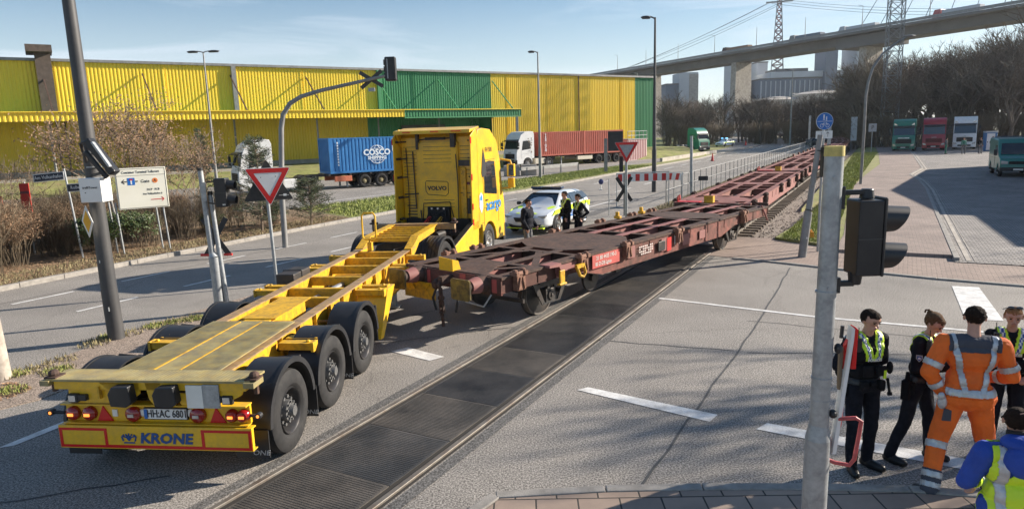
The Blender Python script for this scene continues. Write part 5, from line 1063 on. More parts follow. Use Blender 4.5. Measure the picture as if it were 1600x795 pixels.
# teal van
vn = thing('delivery_van', 'teal green high roof van parked at the right edge of the yard', 'van', (33.6, 45.9, .035), 208)
def van(v, paint):
    body = [(-2.6, .45), (2.35, .38), (2.55, .5), (2.56, .95), (2.42, 1.18), (1.75, 1.32), (1.12, 2.18), (.9, 2.38), (-2.55, 2.42), (-2.65, 2.3)]
    def arch(c): return [(c + .42 * cos(radians(a)), .38 + .42 * sin(radians(a))) for a in range(0, 181, 20)]
    body = [(-2.62, .42)] + arch(-1.6)[::-1] + arch(1.65)[::-1] + [(2.4, .4), (2.56, .55), (2.56, .95), (2.42, 1.18), (1.75, 1.34), (1.12, 2.18), (.9, 2.38), (-2.55, 2.42), (-2.66, 2.3)]
    b = MB(); b.prism(body, 'x', -.97, .97); o = b.build('van_body', paint, v, bevel=.08, seg=3, smooth=True); o.modifiers['bevel'].angle_limit = radians(50)
    b = MB(); b.add([(-.86, 1.72, 1.42), (.86, 1.72, 1.42), (.78, 1.20, 2.12), (-.78, 1.20, 2.12), (-.86, 1.66, 1.38), (.86, 1.66, 1.38), (.78, 1.1, 2.1), (-.78, 1.1, 2.1)], [(0, 1, 2, 3), (4, 7, 6, 5), (0, 4, 5, 1), (1, 5, 6, 2), (2, 6, 7, 3), (3, 7, 4, 0)]); b.build('windscreen', 'glass', v)
    for s in (-1, 1):
        b = MB(); b.prism([(.35, 1.38), (1.45, 1.38), (1.08, 1.98), (.38, 1.98)], 'x', s * .965, s * .977); b.build('side_window', 'glass', v)
        b = MB(); b.box(s * 1.02, s * 1.2, 1.3, 1.42, 1.35, 1.72); b.build('mirror', 'blk', v, bevel=.02)
        b = MB(); b.prism([(s * .55, .82), (s * .92, .82), (s * .92, 1.05), (s * .55, 1.0)], 'y', 2.5, 2.585); b.build('headlight', 'chrome', v, bevel=.015)
        for y in (-1.6, 1.65): wheel(v, (s * .84, y, .36), .36, .24, s, 'rims', 'rimd', n=24, detail=False)
        b = MB(); b.bar((s * .975, .2, .5), (s * .975, .2, 2.0), .012, .012); b.bar((s * .975, -2.5, 1.15), (s * .975, 1.5, 1.15), .012, .012); b.build('door_seam', 'dk', v)
    b = MB(); b.box(-.5, .5, 2.54, 2.59, .82, 1.0); b.build('grille', 'dk', v); b = MB(); b.box(-.98, .98, 2.4, 2.66, .38, .62); b.build('bumper', 'blk', v, bevel=.04); b = MB(); b.box(-.26, .26, 2.665, 2.675, .44, .55); b.build('number_plate', 'whites', v)
    b = MB()
    for s in (-1, 1): b.tube([(s * .8, -2.3, 2.5), (s * .8, .6, 2.5)], .02, 6)
    for k in range(6): b.tube([(-.8, -2.2 + k * .5, 2.5), (.8, -2.2 + k * .5, 2.5)], .018, 6); b.cyl((-.8, -2.2 + k * .5, 2.38), (-.8, -2.2 + k * .5, 2.5), .015, .015, 6)
    b.build('roof_rack', 'blkm', v)
van(vn, 'teal')

# police estate car
def estate(root, police=True):
    W = .92
    def sec(y, zlow, zbelt, ztop, w, wt):   # cross sections loft
        return [(-w, zlow), (-w - .0, zlow + .18), (-w, zbelt - .1), (-w + .05, zbelt), (-wt, ztop - .06), (-wt + .14, ztop), (wt - .14, ztop), (wt, ztop - .06), (w - .05, zbelt), (w, zbelt - .1), (w, zlow + .18), (w, zlow)]
    S = [(-2.44, .40, .82, .90, .72, .70), (-2.40, .30, .92, 1.02, .84, .72), (-2.28, .26, .95, 1.18, .90, .66), (-1.95, .22, .97, 1.38, .925, .64), (-1.5, .20, .97, 1.44, .925, .64), (-.6, .20, .96, 1.47, .925, .66), (.15, .20, .95, 1.43, .925, .65), (.62, .20, .94, 1.24, .925, .68), (1.0, .20, .93, 1.02, .92, .74), (1.25, .20, .90, .96, .915, .76), (1.8, .21, .85, .90, .91, .74), (2.15, .23, .78, .83, .87, .70), (2.36, .28, .68, .74, .78, .62), (2.45, .34, .60, .66, .62, .52)]
    b = MB(); v = []; n = 12
    for s in S: v += [(x, s[0], z) for x, z in sec(*s)]
    m = len(S); fcs = [(i * n + k, i * n + (k + 1) % n, (i + 1) * n + (k + 1) % n, (i + 1) * n + k) for i in range(m - 1) for k in range(n)] + [tuple(range(n)), tuple(range((m - 1) * n, m * n))]
    b.add(v, fcs); o = b.build('car_body', 'silver', root, smooth=True); sub = o.modifiers.new('sub', 'SUBSURF'); sub.levels = 2; sub.render_levels = 2
    # windows as slightly proud shells
    b = MB()
    b.add([(-.70, 1.04, .985), (.70, 1.04, .985), (.56, .30, 1.395), (-.56, .30, 1.395)], [(0, 1, 2, 3)]); b.build('windscreen', 'glass', root)
    for s in (-1, 1):
        b = MB(); 
        for ys in (((.80, .985), (.12, 1.33), (-.22, 1.36), (-.22, .985)), ((-.27, .985), (-.27, 1.36), (-1.05, 1.35), (-1.2, .985)), ((-1.26, .99), (-1.1, 1.35), (-1.8, 1.31), (-2.1, 1.05))):
            q = []
            for y, z in ys: q.append((s * (.90 - .22 * (z - .97) / .42 + .018), y, z))
            b.add(q, [(0, 1, 2, 3)])
        b.build('side_window', 'glass', root)
    for s in (-1, 1):
        for y in (-1.5, 1.45):
            b = MB(); b.prism([(y + .39 * cos(radians(a)), .33 + .39 * sin(radians(a))) for a in range(-20, 201, 20)], 'x', s * .70, s * .928); b.build('wheel_arch', 'dk', root)
            wheel(root, (s * .845, y, .335), .335, .23, s, 'rims', 'rims', n=28, detail=False, rr=.72)
    b = MB(); b.prism([(-.34, .50), (.34, .50), (.42, .66), (-.42, .66)], 'y', 2.40, 2.475); b.build('grille', 'dk', root, bevel=.01)
    b = MB(); b.prism([(-.55, .28), (.55, .28), (.68, .42), (-.68, .42)], 'y', 2.36, 2.42); b.build('lower_intake', 'dk', root, bevel=.01)
    for s in (-1, 1): b = MB(); b.prism([(s * .46, .62), (s * .80, .64), (s * .86, .76), (s * .52, .72)], 'y', 2.16, 2.37); b.build('headlight', 'chrome', root, bevel=.02); b = MB(); b.box(s * .93, s * 1.08, .62, .78, .96, 1.08); b.build('mirror', 'blk', root, bevel=.03)
    for s in (-1, 1): b = MB(); b.box(s * .6, s * .85, -2.42, -2.36, .78, .92); b.build('tail_light', 'redl', root, bevel=.02)
    if police:
        b = MB(); b.box(-.60, .60, .0, .30, 1.50, 1.545); b.build('light_bar_base', 'blk', root, bevel=.02); b = MB(); b.box(-.66, -.2, .01, .29, 1.546, 1.63); b.box(.2, .66, .01, .29, 1.546, 1.63); b.build('light_bar_lens', bpy.data.materials.get('lens_blue') or mat('lens_blue', (.02, .05, .12), .15, coat=.6), root, bevel=.03)
        b = MB(); b.box(-.2, .2, .02, .28, 1.546, 1.62); b.build('light_bar_speaker', 'blk', root, bevel=.01)
        for s in (-1, 1):   # yellow and blue flank stripes, bonnet stripes
            b = MB(); b.prism([(-2.2, .68), (-1.98, .72), (-1.98, .90), (-2.25, .88)], 'x', s * .90, s * .934); b.prism([(-1.05, .72), (1.0, .74), (1.9, .70), (1.6, .86), (.9, .91), (-1.05, .92)], 'x', s * .91, s * .934); b.prism([(-1.9, .80), (-1.05, .80), (-1.05, .93), (-1.9, .93)], 'x', s * .91, s * .933); b.build('yellow_stripe', 'neon', root)
            b = MB(); b.prism([(-1.02, .46), (1.0, .46), (1.0, .72), (-1.02, .70)], 'x', s * .91, s * .932); b.build('blue_stripe', 'pblue', root)
            text('lettering', 'POLIZEI', .2, 'white', root, (s * .936, -.05, .59), RSIDE if s > 0 else LSIDE, sx=1.2)
            b = MB(); b.add([(s * .80, 1.15, .965), (s * .60, 1.15, .975), (s * .26, 2.25, .80), (s * .40, 2.25, .79)], [(0, 1, 2, 3)]); b.build('bonnet_stripe', 'neon', root)
        text('lettering', 'POLIZEI', .2, 'pblue', root, (0, 1.55, .942), (radians(-5), 0, pi), ext=.001)
        b = MB(); b.box(-.75, .75, 2.25, 2.40, .25, .29); b.build('bumper_stripe', 'neon', root)
    b = MB(); b.box(-.26, .26, 2.44, 2.462, .40, .50); b.build('number_plate', 'whites', root)
pc = thing('police_car', 'silver estate police car with yellow and blue stripes and roof light bar by the junction', 'police car', (1.55, 27.3, .0), 206)
estate(pc)
pc2 = dup(pc, (41.6, 133, .01), 225, 'small silver police estate car behind the green tractor unit far down the road', drop=('light_bar_lens',))
b = MB(); b.box(-.66, -.2, .01, .29, 1.546, 1.63); b.box(.2, .66, .01, .29, 1.546, 1.63); b.build('light_bar_lens', mat('blue_light_lit', (.1, .5, .9), .2, emit=(.2, .6, 1, 2.0)), pc2, bevel=.03)
dc = thing('parked_car', 'dark car parked beside the heap under the trees past the track', 'car', (52.5, 116, .03), 120); estate(dc, False)
for o in dc.children:
    if o.name.startswith('car_body'): o.data = o.data.copy(); o.data.materials[0] = M['blkm']
# ---------------------------------------------------------------- posts, signs, signals
def disc(b, c, r, y0, y1, n=32, mi=0): b.cyl((c[0], y0, c[1]), (c[0], y1, c[1]), r, r, n, mi)
def rtri(cx, cz, w, up=False, r=.05):
    h = w * .866; s = 1 if up else -1; P = [(cx - w / 2, cz - s * h / 3), (cx + w / 2, cz - s * h / 3), (cx, cz + s * h * 2 / 3)]; out = []
    for i in range(3):
        p = Vector(P[i]); a = (Vector(P[i - 1]) - p).normalized(); c = (Vector(P[(i + 1) % 3]) - p).normalized()
        for k in range(5):
            t = k / 4; q = p + a * r * (1 - t) ** 2 + c * r * t ** 2; out.append((q.x, q.y))
    return out
def yield_sign(root, cz, w, y=-.05, x=0, m='white', mr='redr'):
    b = MB(); b.prism(rtri(x, cz, w, False, .06), 'y', y - .006, y + .006); p = b.build('sign_plate', m, root)
    b = MB(); o, i_ = rtri(x, cz, w * .965, False, .055), rtri(x, cz, w * .62, False, .03); n = len(o); v = [(a, y - .0105, c) for a, c in o] + [(a, y - .0105, c) for a, c in i_]; b.add(v, [(k, (k + 1) % n, n + (k + 1) % n, n + k) for k in range(n)]); b.build('red_border', mr, p)
def bands(root, zs, r=.07, m='galv'):
    b = MB()
    for z in zs: b.cyl((0, 0, z), (0, 0, z + .02), r, r, 16)
    b.each('clamp_band', m, root)
# big dark mast at left
t = thing('mast', 'thick dark grey mast at left with a white box, speaker horns and a diamond sign', 'mast', (-7.82, 12.98, 0), 0)
b = MB(); b.cyl((0, 0, 0), (-.02, 0, 1.0), .15, .145, 24); b.cyl((-.02, 0, 1.0), (-.05, 0, 7.2), .142, .10, 24); b.build('shaft', 'pole', t, smooth=True)
b = MB(); b.box(.0, .02, -.15, -.14, .6, .68); b.box(-.05, -.035, -.147, -.14, 1.55, 1.60); b.build('sticker', 'whites', t)
b = MB(); b.box(-.04, .36, -.46, -.12, 2.73, 3.17); bx = b.build('control_box', 'white', t, bevel=.012)
b = MB(); b.box(-.041, -.036, -.44, -.14, 2.75, 3.15); b.build('box_side_seam', 'galv', bx); text('lettering', 'traffiTower', .06, 'blk', bx, (.16, -.465, 3.0), RX); 
b = MB(); b.box(.06, .075, -.47, -.461, 2.90, 2.915); b.build('box_lock', 'dk', bx)
b = MB(); b.bar((.0, -.1, 3.2), (.34, -.3, 3.26), .03, .05); b.tube([(-.05, -.1, 3.45), (.0, -.3, 3.8), (.12, -.3, 3.83)], .03, 8); b.build('bracket', 'blkm', t)
b = MB(); b.bar((.16, -.32, 3.86), (.60, -.36, 3.24), .20, .14, up=(1, 0, .7)); b.bar((.06, -.3, 3.66), (.42, -.32, 3.16), .06, .10); b.build('signal_head_tilted', 'blk', t, bevel=.03)
b = MB(); b.bar((.29, -.42, 3.82), (.58, -.46, 3.36), .09, .05, up=(1, 0, .7)); b.build('pale_louvre', 'galv', t, bevel=.02)
cx_, cy_, cz_ = -.10, -.24, 2.36; u_ = Vector((.75, -.66, 0)); n_v = Vector((-.66, -.75, 0)); c_ = Vector((cx_, cy_, cz_))
def diamond(k, o0, o1, nm, m, par):
    b = MB(); q = [c_ - u_ * .30 * k, c_ - Vector((0, 0, .30 * k)), c_ + u_ * .30 * k, c_ + Vector((0, 0, .30 * k))]; b.add([p + n_v * o0 for p in q] + [p + n_v * o1 for p in q], [(0, 1, 2, 3), (7, 6, 5, 4)] + [(i, (i + 1) % 4, 4 + (i + 1) % 4, 4 + i) for i in range(4)]); return b.build(nm, m, par)
pr = diamond(1, 0, .012, 'priority_sign', 'white', t); diamond(.70, .013, .016, 'yellow_field', mat('priority_yellow', (.75, .38, .01), .4), pr)
bands(t, (3.35, 3.62, 3.64), .14); 
# pale tree like post at left edge
t = thing('post', 'pale weathered round post cut by the left picture edge', 'post', (-8.50, 10.8, 0), 0); b = MB(); b.cyl((0, 0, 0), (-.05, 0, 1.3), .155, .145, 20); b.cyl((-.05, 0, 1.3), (-.10, 0, 4.8), .13, .10, 20); b.build('shaft', mat('pale_post', (.45, .40, .34), .8, var=.3, vscale=5, dirt=(.2, .16, .12), dirt_amt=.8, dscale=4), t, smooth=True)
b = MB(); b.box(-.2, .2, -.2, .2, 4.8, 5.1); b.build('cap_box', 'poleg', t)
# twin posts with signal
t = thing('signal_post', 'twin grey posts on the left island with a small black signal head', 'signal post', (-6.58, 14.9, 0), 0)
b = MB(); b.cyl((0, 0, 0), (-.02, 0, 1.25), .105, .105, 16); b.cyl((-.02, 0, 1.25), (-.05, 0, 1.35), .105, .06, 16); b.cyl((-.05, 0, 1.3), (-.11, 0, 3.15), .062, .055, 14); b.build('lower_post', 'galv', t, smooth=True)
b = MB(); b.cyl((.16, .05, 0), (.03, .05, 2.62), .055, .05, 14); b.build('second_post', 'galv', t, smooth=True)
b = MB(); b.cyl((-.11, 0, 3.15), (-.112, 0, 3.21), .06, .06, 12); b.cyl((.03, .05, 2.62), (.028, .05, 2.70), .055, .055, 12); b.build('post_cap', 'blk', t)
b = MB(); b.box(-.09, .0, -.08, -.06, 2.5, 2.9); b.build('sticker_plate', 'galv', t)
b = MB(); b.box(.20, .46, -.14, .10, 2.36, 2.98); h = b.build('signal_head', 'blk', t, bevel=.02); b = MB(); b.cyl((.46, -.02, 2.84), (.62, -.02, 2.82), .11, .09, 14, caps=False); b.cyl((.46, -.02, 2.52), (.62, -.02, 2.50), .11, .09, 14, caps=False); b.build('visor', 'blk', h); b = MB(); b.bar((.0, 0, 2.45), (.22, 0, 2.42), .03, .03); b.bar((-.02, 0, 2.9), (.22, 0, 2.92), .03, .03); b.build('bracket', 'blkm', h)
b = MB(); b.box(.205, .455, -.1445, -.1405, 2.665, 2.672); b.build('housing_joint', 'pole', h); b = MB(); b.box(.36, .385, -.1445, -.1405, 2.40, 2.43); b.box(.395, .42, -.1445, -.1405, 2.40, 2.43); b.build('label_dots', 'whites', h)
bands(t, (.02,), .12)
# st andrews crosses seen from behind
def cross(root, z, size=.9, w=.15, m='blk', foot=True, y=0, ang=58):
    for s in (-1, 1):
        b = MB(); a = radians(ang); d = Vector((s * cos(a), 0, sin(a))) * size * .62; c = Vector((0, y + s * .006, z)); b.bar(c - d, c + d, .008, w, up=(0, 0, 1)); b.build('cross_arm', m, root)
    if foot:
        for s in (-1, 1):
            a = radians(ang); p = Vector((-s * cos(a), 0, -sin(a))) * size * .62 + Vector((0, y, z)); b = MB(); b.box(p.x - .17, p.x + .10, y - .05, y + .02, p.z - .02, p.z + .05); b.build('red_end', 'red', root)
t = thing('crossing_sign', 'dark level crossing cross seen from behind on a thin post left of the yield sign', 'crossing sign', (-9.62, 22.1, 0), 0); cross(t, .72, 1.15, .17, y=-.05); b = MB(); b.cyl((0, .03, 0), (0, .03, 1.2), .035, .035, 10); b.build('post', 'blkm', t)
# big yield sign left with dark triangle behind
t = thing('yield_sign', 'large red and white yield sign with a dark triangle plate behind, left of the trailer', 'sign', (-6.22, 17.63, 0), -22)
b = MB(); b.cyl((0, 0, 0), (-.05, 0, 2.95), .042, .042, 14); b.build('post', 'galv', t, smooth=True)
yield_sign(t, 2.74, 1.12, -.06, .02)
b = MB(); b.prism(rtri(0, 2.58, 1.22, True, .07), 'y', .05, .062); b.build('rear_triangle_plate', 'blkm', t)
b = MB(); b.box(.36, .44, .045, .0485, 2.32, 2.38); b.box(.25, .5, .044, .0488, 2.34, 2.35); b.build('label', 'white', t)
b = MB(); 
for x, z in ((-.16, 2.83), (.20, 2.84), (.08, 2.30)): disc(b, (x, z), .012, -.0735, -.0705, 8)
b.build('screw', 'dk', t)
# middle yield sign
t = thing('yield_sign', 'smaller yield sign on a grey post beyond the brown wagon, right of the officers', 'sign', (4.93, 29.0, 0), 0)
b = MB(); b.cyl((0, 0, 0), (0, 0, 3.05), .055, .055, 14); b.build('post', 'galv', t, smooth=True); yield_sign(t, 2.95, 1.02, -.08, 0, 'galv');  # white sign face in shade, its grey put in with the steel colour
b = MB(); b.box(-.28, -.12, .06, .1, 2.0, 2.6); b.build('dark_box', 'blk', t)
t = thing('crossing_sign', 'dark level crossing cross seen from behind beside the middle yield sign', 'crossing sign', (5.02, 30.1, 0), 0); cross(t, 1.18, 1.0, .15, foot=False); b = MB(); b.cyl((.02, .05, 0), (.02, .05, 1.9), .04, .04, 10); b.build('post', 'poleg', t)
b = MB(); b.tube([(-.62, .3, .0), (-.62, .3, 1.62)], .025, 6); b.tube([(-.62, .3, .68), (.7, .3, .68)], .02, 6); b.build('frame_rail', 'galv', t)
# red and white barrier board
t = thing('barrier_board', 'red and white striped barrier board on a tube frame beside the railing', 'barrier', (6.6, 34.0, 0), 0)
b = MB(); b.tube([(-1.3, 0, 0), (-1.3, 0, 1.62), (1.3, 0, 1.66), (1.3, 0, 0)], .03, 8); b.build('tube_frame', 'galv', t)
b = MB(); b.box(-1.27, 1.27, -.05, -.035, 1.22, 1.60); bo = b.build('board', 'white', t)
for k in range(6): b = MB(); x = -1.24 + k * .435; b.box(x, x + .21, -.056, -.051, 1.235, 1.585); b.build('red_field', 'red', bo)
t = thing('barrier_board', 'short angled red and white barrier end panel at the start of the railing', 'barrier', (8.25, 34.4, 0), 40)
b = MB(); b.tube([(-.4, 0, 0), (-.4, 0, 1.55), (.45, 0, 1.6), (.45, 0, 0)], .03, 8); b.build('tube_frame', 'galv', t); b = MB(); b.box(-.37, .42, -.05, -.035, 1.2, 1.55); bo = b.build('board', 'white', t)
for k in range(2): b = MB(); x = -.32 + k * .4; b.prism([(x, 1.21), (x + .18, 1.21), (x + .26, 1.54), (x + .08, 1.54)], 'y', -.056, -.051); b.build('red_field', 'red', bo)
# railing along the track
t = thing('railing', 'long galvanised tube railing between the main road and the railway track', 'railing', (0, 0, 0), 0)
P = [TR(34 + k * 3.0, -9.45, 0) for k in range(38)]
for nm, z in (('top_rail', 1.30), ('middle_rail', .70)):
    b = MB(); b.tube([Vector((p.x, p.y, z)) for p in P], .026, 6); b.build(nm, 'poleg', t)
for k in range(38): 
    for q in (0, 1):
        if q and k > 22: continue
        p = TR(34 + k * 3.0 + q * 1.5, -9.45, 0); b = MB(); b.cyl((p.x, p.y, 0), (p.x, p.y, 1.30), .024, .024, 6); b.build('post', 'poleg', t)
# street name sign, direction sign
t = thing('street_name_sign', 'street name sign on a slim post in front of the bushes at far left', 'street sign', (-14.25, 22.4, 0.1), 0)
b = MB(); b.cyl((0, 0, 0), (-.22, 0, 2.95), .033, .033, 10); b.build('post', 'galv', t)
for nm, x0, x1, z, s, dz in (('Am Vulkanhafen', -1.22, -.22, 2.66, .16, .07), ('Roßweg', -.18, .50, 2.32, .15, .03)):
    b = MB(); b.add([(x0, -.05, z - .13), (x1, -.05, z - .13 + dz), (x1, -.05, z + .13 + dz), (x0, -.05, z + .13), (x0, -.03, z - .13), (x1, -.03, z - .13 + dz), (x1, -.03, z + .13 + dz), (x0, -.03, z + .13)], [(0, 1, 2, 3), (4, 7, 6, 5), (0, 4, 5, 1), (1, 5, 6, 2), (2, 6, 7, 3), (3, 7, 4, 0)])
    p = b.build('name_plate', 'white' , t); q = .02; b = MB(); b.add([(x0 + q, -.053, z - .13 + q), (x1 - q, -.053, z - .13 + dz + q), (x1 - q, -.053, z + .13 + dz - q), (x0 + q, -.053, z + .13 - q)], [(0, 1, 2, 3)]); b.build('plate_field', mat('street_sign_blue', (.03, .035, .05), .5), p)
    text('lettering', nm, s, 'white', p, ((x0 + x1) / 2, -.056, z + dz / 2), (pi / 2, -dz * .9, 0), sx=.88)
t = thing('direction_sign', 'cream direction board on two posts pointing to gate A', 'road sign', (-12.45, 23.3, 0.1), -35)
b = MB()
for x, y in ((-.80, .1), (.62, .1), (.45, .5), (-.95, .6)): b.cyl((x, y, 0), (x - .08, y, 1.75), .03, .03, 8)
b.each('post', 'galv', t)
b = MB(); b.box(-.80, .74, 0, .03, 1.50, 2.88); bd = b.build('board', mat('cream_board', (.82, .80, .69), .5, var=.06, dirt=(.5, .46, .33), dirt_amt=.4, dscale=1.5), t, bevel=.02)
b = MB()
for x0, x1, z0, z1 in ((-.77, .71, 2.84, 2.852), (-.77, .71, 1.53, 1.542), (-.77, -.758, 1.53, 2.85), (.70, .712, 1.53, 2.85), (-.77, .71, 2.62, 2.63)): b.box(x0, x1, -.004, -.001, z0, z1)
b.build('board_line', 'blkm', bd)
text('lettering', 'Container Terminal Tollerort', .125, 'blk', bd, (-.03, -.004, 2.735), RX, sx=.76); text('lettering', 'Gate', .155, 'blk', bd, (.08, -.004, 2.42), RX, sx=.9); text('lettering', 'DCP · PCB', .10, 'blkm', bd, (.30, -.004, 2.13), RX, sx=.85); text('lettering', 'Am Vulkanhafen 6', .095, 'blkm', bd, (.27, -.004, 1.99), RX, sx=.85)
b = MB(); b.box(-.45, -.23, -.006, -.001, 2.31, 2.55); p = b.build('dead_end_symbol', 'pblue', bd); b = MB(); b.box(-.36, -.32, -.009, -.0065, 2.33, 2.50); b.build('white_stem', 'white', p); b = MB(); b.box(-.39, -.29, -.012, -.0095, 2.47, 2.51); b.build('red_bar', 'redr', p)
b = MB(); b.bar((-.62, -.004, 2.43), (-.47, -.004, 2.43), .006, .03); b.bar((-.22, -.004, 2.43), (-.14, -.004, 2.43), .006, .03); b.bar((-.62, -.004, 2.43), (-.54, -.004, 2.50), .006, .025); b.bar((-.62, -.004, 2.43), (-.54, -.004, 2.36), .006, .025); b.build('left_arrow', 'blkm', bd)
b = MB(); disc(b, (.38, 2.43), .085, -.006, -.001); p = b.build('gate_disc', mat('disc_orange', (.75, .22, .06), .5), bd); text('lettering', 'A', .13, 'blk', p, (.38, -.008, 2.43), RX)
b = MB(); b.bar((.20, -.004, 1.79), (.60, -.004, 1.79), .006, .022); b.bar((.60, -.004, 1.79), (.53, -.004, 1.86), .006, .02); b.bar((.60, -.004, 1.79), (.53, -.004, 1.72), .006, .02); b.build('right_arrow', 'red', bd)
b = MB(); b.cyl((-13.75, 23.9, .1), (-14.0, 23.9, 2.3), .045, .045, 10); tag(b.build('post', 'poleg'), 'dark thin post between street sign and direction board', 'post')
# red chevron boards in the bushes
for (x, y, z0, z1, w, lab) in ((-14.95, 24.6, 1.3, 2.9, .34, 'tall red board standing behind the street sign post'), (-16.7, 23.6, .7, 2.45, .30, 'red board half hidden in the bushes left of the street sign'), (-19.2, 25.5, .6, 1.9, .5, 'reddish panel deep in the bushes at the left edge')):
    t = thing('red_board', lab, 'board', (x, y, .1), -8); b = MB(); b.box(-w / 2, w / 2, 0, .03, z0, z1); b.build('board', 'red', t); b = MB(); b.cyl((0, .06, 0), (0, .06, z1 + .05), .03, .03, 8); b.build('post', 'galv', t); b = MB(); b.box(-w / 2, w / 2, -.005, -.001, z1 - .35, z1 - .27); b.box(-w / 2, w / 2, -.006, -.001, z0 + .5, z0 + .6); b.build('dark_band', 'maroon', t)
# street lamps
def lamp_post(name, label, x, y, h, r0=.10, r1=.05, arm=.9, m='poleg', heading=0, double=False, head='pole'):
    t = thing(name, label, 'street lamp', (x, y, 0), heading, None); b = MB(); b.cyl((0, 0, 0), (0, 0, h * .25), r0 * 1.25, r0 * 1.2, 14); b.cyl((0, 0, h * .25), (0, 0, h), r0, r1, 14); b.build('mast', m, t, smooth=True)
    for s in ((-1, 1) if double else (-1,)):
        b = MB(); b.tube([(0, 0, h - .08), (s * .15, 0, h), (s * arm * .4, 0, h + .05)], r1 * .8, 8); b.build('arm', m, t)
        b = MB(); b.ell((s * arm * .72, 0, h + .02), (arm * .40, .16, .09), 12, 8); b.box(s * arm * .4, s * arm, -.1, .1, h - .07, h - .02); b.build('lamp_head', head, t, smooth=True)
    return t
lamp_post('street_lamp', 'tall thin double headed street lamp in front of the yellow wall at left', -23.6, 55.3, 10.7, .10, .05, 1.15, double=True)
lamp_post('street_lamp', 'slim street lamp between the yellow cab and the white lorry', 2.5, 55.8, 10.0, .10, .05, .7)
lamp_post('street_lamp', 'dark street lamp standing beside the main road at the end of the warehouse', 8.7, 41.3, 10.1, .11, .055, .75, m='pole')
lamp_post('street_lamp', 'short distant street lamp just left of the green warehouse corner', 19.5, 105, 12.0, .12, .06, .9)
lamp_post('street_lamp', 'distant street lamp beside the bend of the railway track', 44.8, 110, 12.3, .12, .06, 1.2)
lamp_post('street_lamp', 'far thin street lamp among the bare trees left of the silo tower', 29.5, 150, 9.5, .1, .05, .8)
t = thing('street_lamp', 'tall curved arched street lamp by the footway', 'street lamp', (21.25, 41.4, 0), 0)
P = [(0, 0, 0), (.02, 0, 3.4), (.0, 0, 5.3), (.1, 0, 6.1), (.32, 0, 6.9), (.85, 0, 7.7), (1.5, 0, 8.2), (2.2, 0, 8.6)]
b = MB(); b.tube(P, .085, 10, r1=.05); b.build('mast', 'poleg', t, smooth=True); b = MB(); b.ell((2.35, 0, 8.65), (.38, .13, .07), 10, 6); b.build('lamp_head', 'poleg', t)
# curved mast with signal above the road
t = thing('signal_mast', 'curved grey mast reaching over the road with a crossing cross and black signal head', 'signal mast', (-8.05, 24.0, 0), 0)
P = [(0, 0, 0), (.04, 0, 1.9), (.22, 0, 4.15), (.32, 0, 4.6), (.6, 0, 4.98), (1.0, 0, 5.2), (1.7, 0, 5.38), (2.6, 0, 5.55), (3.5, 0, 5.72), (4.1, 0, 5.83)]
b = MB(); b.tube(P, .10, 12, r1=.05); b.build('mast', 'poleg', t, smooth=True)
cr = MB()
for a in (38, 148): d = Vector((cos(radians(a)), 0, sin(radians(a)))) * .46; c = Vector((3.42, .07, 5.70)); cr.bar(c - d, c + d, .012, .13); 
cr.build('crossing_cross', 'pole', t)
b = MB(); b.bar(Vector((3.42, .09, 5.7)) - Vector((.12, 0, .44)), Vector((3.42, .09, 5.7)) + Vector((.12, 0, .44)), .01, .10) if False else b.box(3.3, 3.52, .03, .09, 5.30, 5.42); b.build('small_plate', 'galv', t)
b = MB(); b.box(3.92, 4.30, -.10, .16, 5.62, 6.42); h = b.build('signal_head', 'blk', t, bevel=.05, seg=3); b = MB()
for z in (5.8, 6.02, 6.24): b.box(3.88, 3.93, -.04, .12, z - .09, z + .09)
b.build('visor', 'blkm', h); b = MB(); b.bar((4.02, -.11, 5.7), (4.02, -.11, 6.35), .03, .02); b.build('mount_strip', 'galv', h)
# mid posts
b = MB(); b.cyl((10.25, 38.6, 0), (10.2, 38.6, 3.3), .09, .08, 12); tag(b.build('post', 'galv'), 'pale grey bare post standing on the dry verge beyond the red wagon', 'post')
t = thing('small_sign', 'small dark back of a sign on a short post beside the red wagon', 'sign', (8.9, 31.5, 0), 0); b = MB(); b.box(-.22, .22, 0, .02, 1.35, 1.55); b.build('sign_plate', 'blk', t); b = MB(); b.cyl((0, .03, 0), (0, .03, 1.5), .02, .02, 6); b.build('post', 'galv', t)
# leaning post right with signal, pedestrian and cycle sign
t = thing('signal_post', 'leaning dark grey post with a signal seen from behind, left of the big foreground post', 'signal post', (8.32, 19.25, 0), 0)
b = MB(); b.cyl((0, 0, 0), (.12, 0, 1.3), .115, .11, 16); b.cyl((.12, 0, 1.3), (.36, 0, 3.45), .085, .07, 14); b.build('post', 'poleg', t, smooth=True)
b = MB(); b.box(.42, .66, -.12, .10, 2.30, 3.12); b.build('signal_head', 'blk', t, bevel=.02); b = MB(); b.bar((.3, 0, 3.13), (.66, 0, 3.16), .03, .03); b.bar((.25, 0, 2.26), (.5, 0, 2.3), .03, .03); b.cyl((.34, 0, 3.0), (.345, 0, 3.03), .10, .10, 12); b.cyl((.14, 0, 1.35), (.145, 0, 1.38), .11, .11, 12); b.build('bracket', 'blkm', t)
b = MB(); b.cyl((.06, -.1, .55), (.07, -.1, .6), .02, .02, 8); b.build('round_sticker', 'white', t)
t = thing('path_sign', 'round blue pedestrian and cycle sign with an arrows plate below', 'sign', (9.12, 20.0, 0), 0)
b = MB(); b.cyl((0, .04, 0), (0, .04, 3.95), .035, .035, 10); b.build('post', 'galv', t); b = MB(); disc(b, (0, 3.82), .245, -.012, .0); p = b.build('sign_disc', 'white', t); b = MB(); disc(b, (0, 3.82), .235, -.016, -.0125); b.build('blue_field', 'pblue', p)
b = MB(); b.box(-.21, .21, -.020, -.017, 3.815, 3.825)
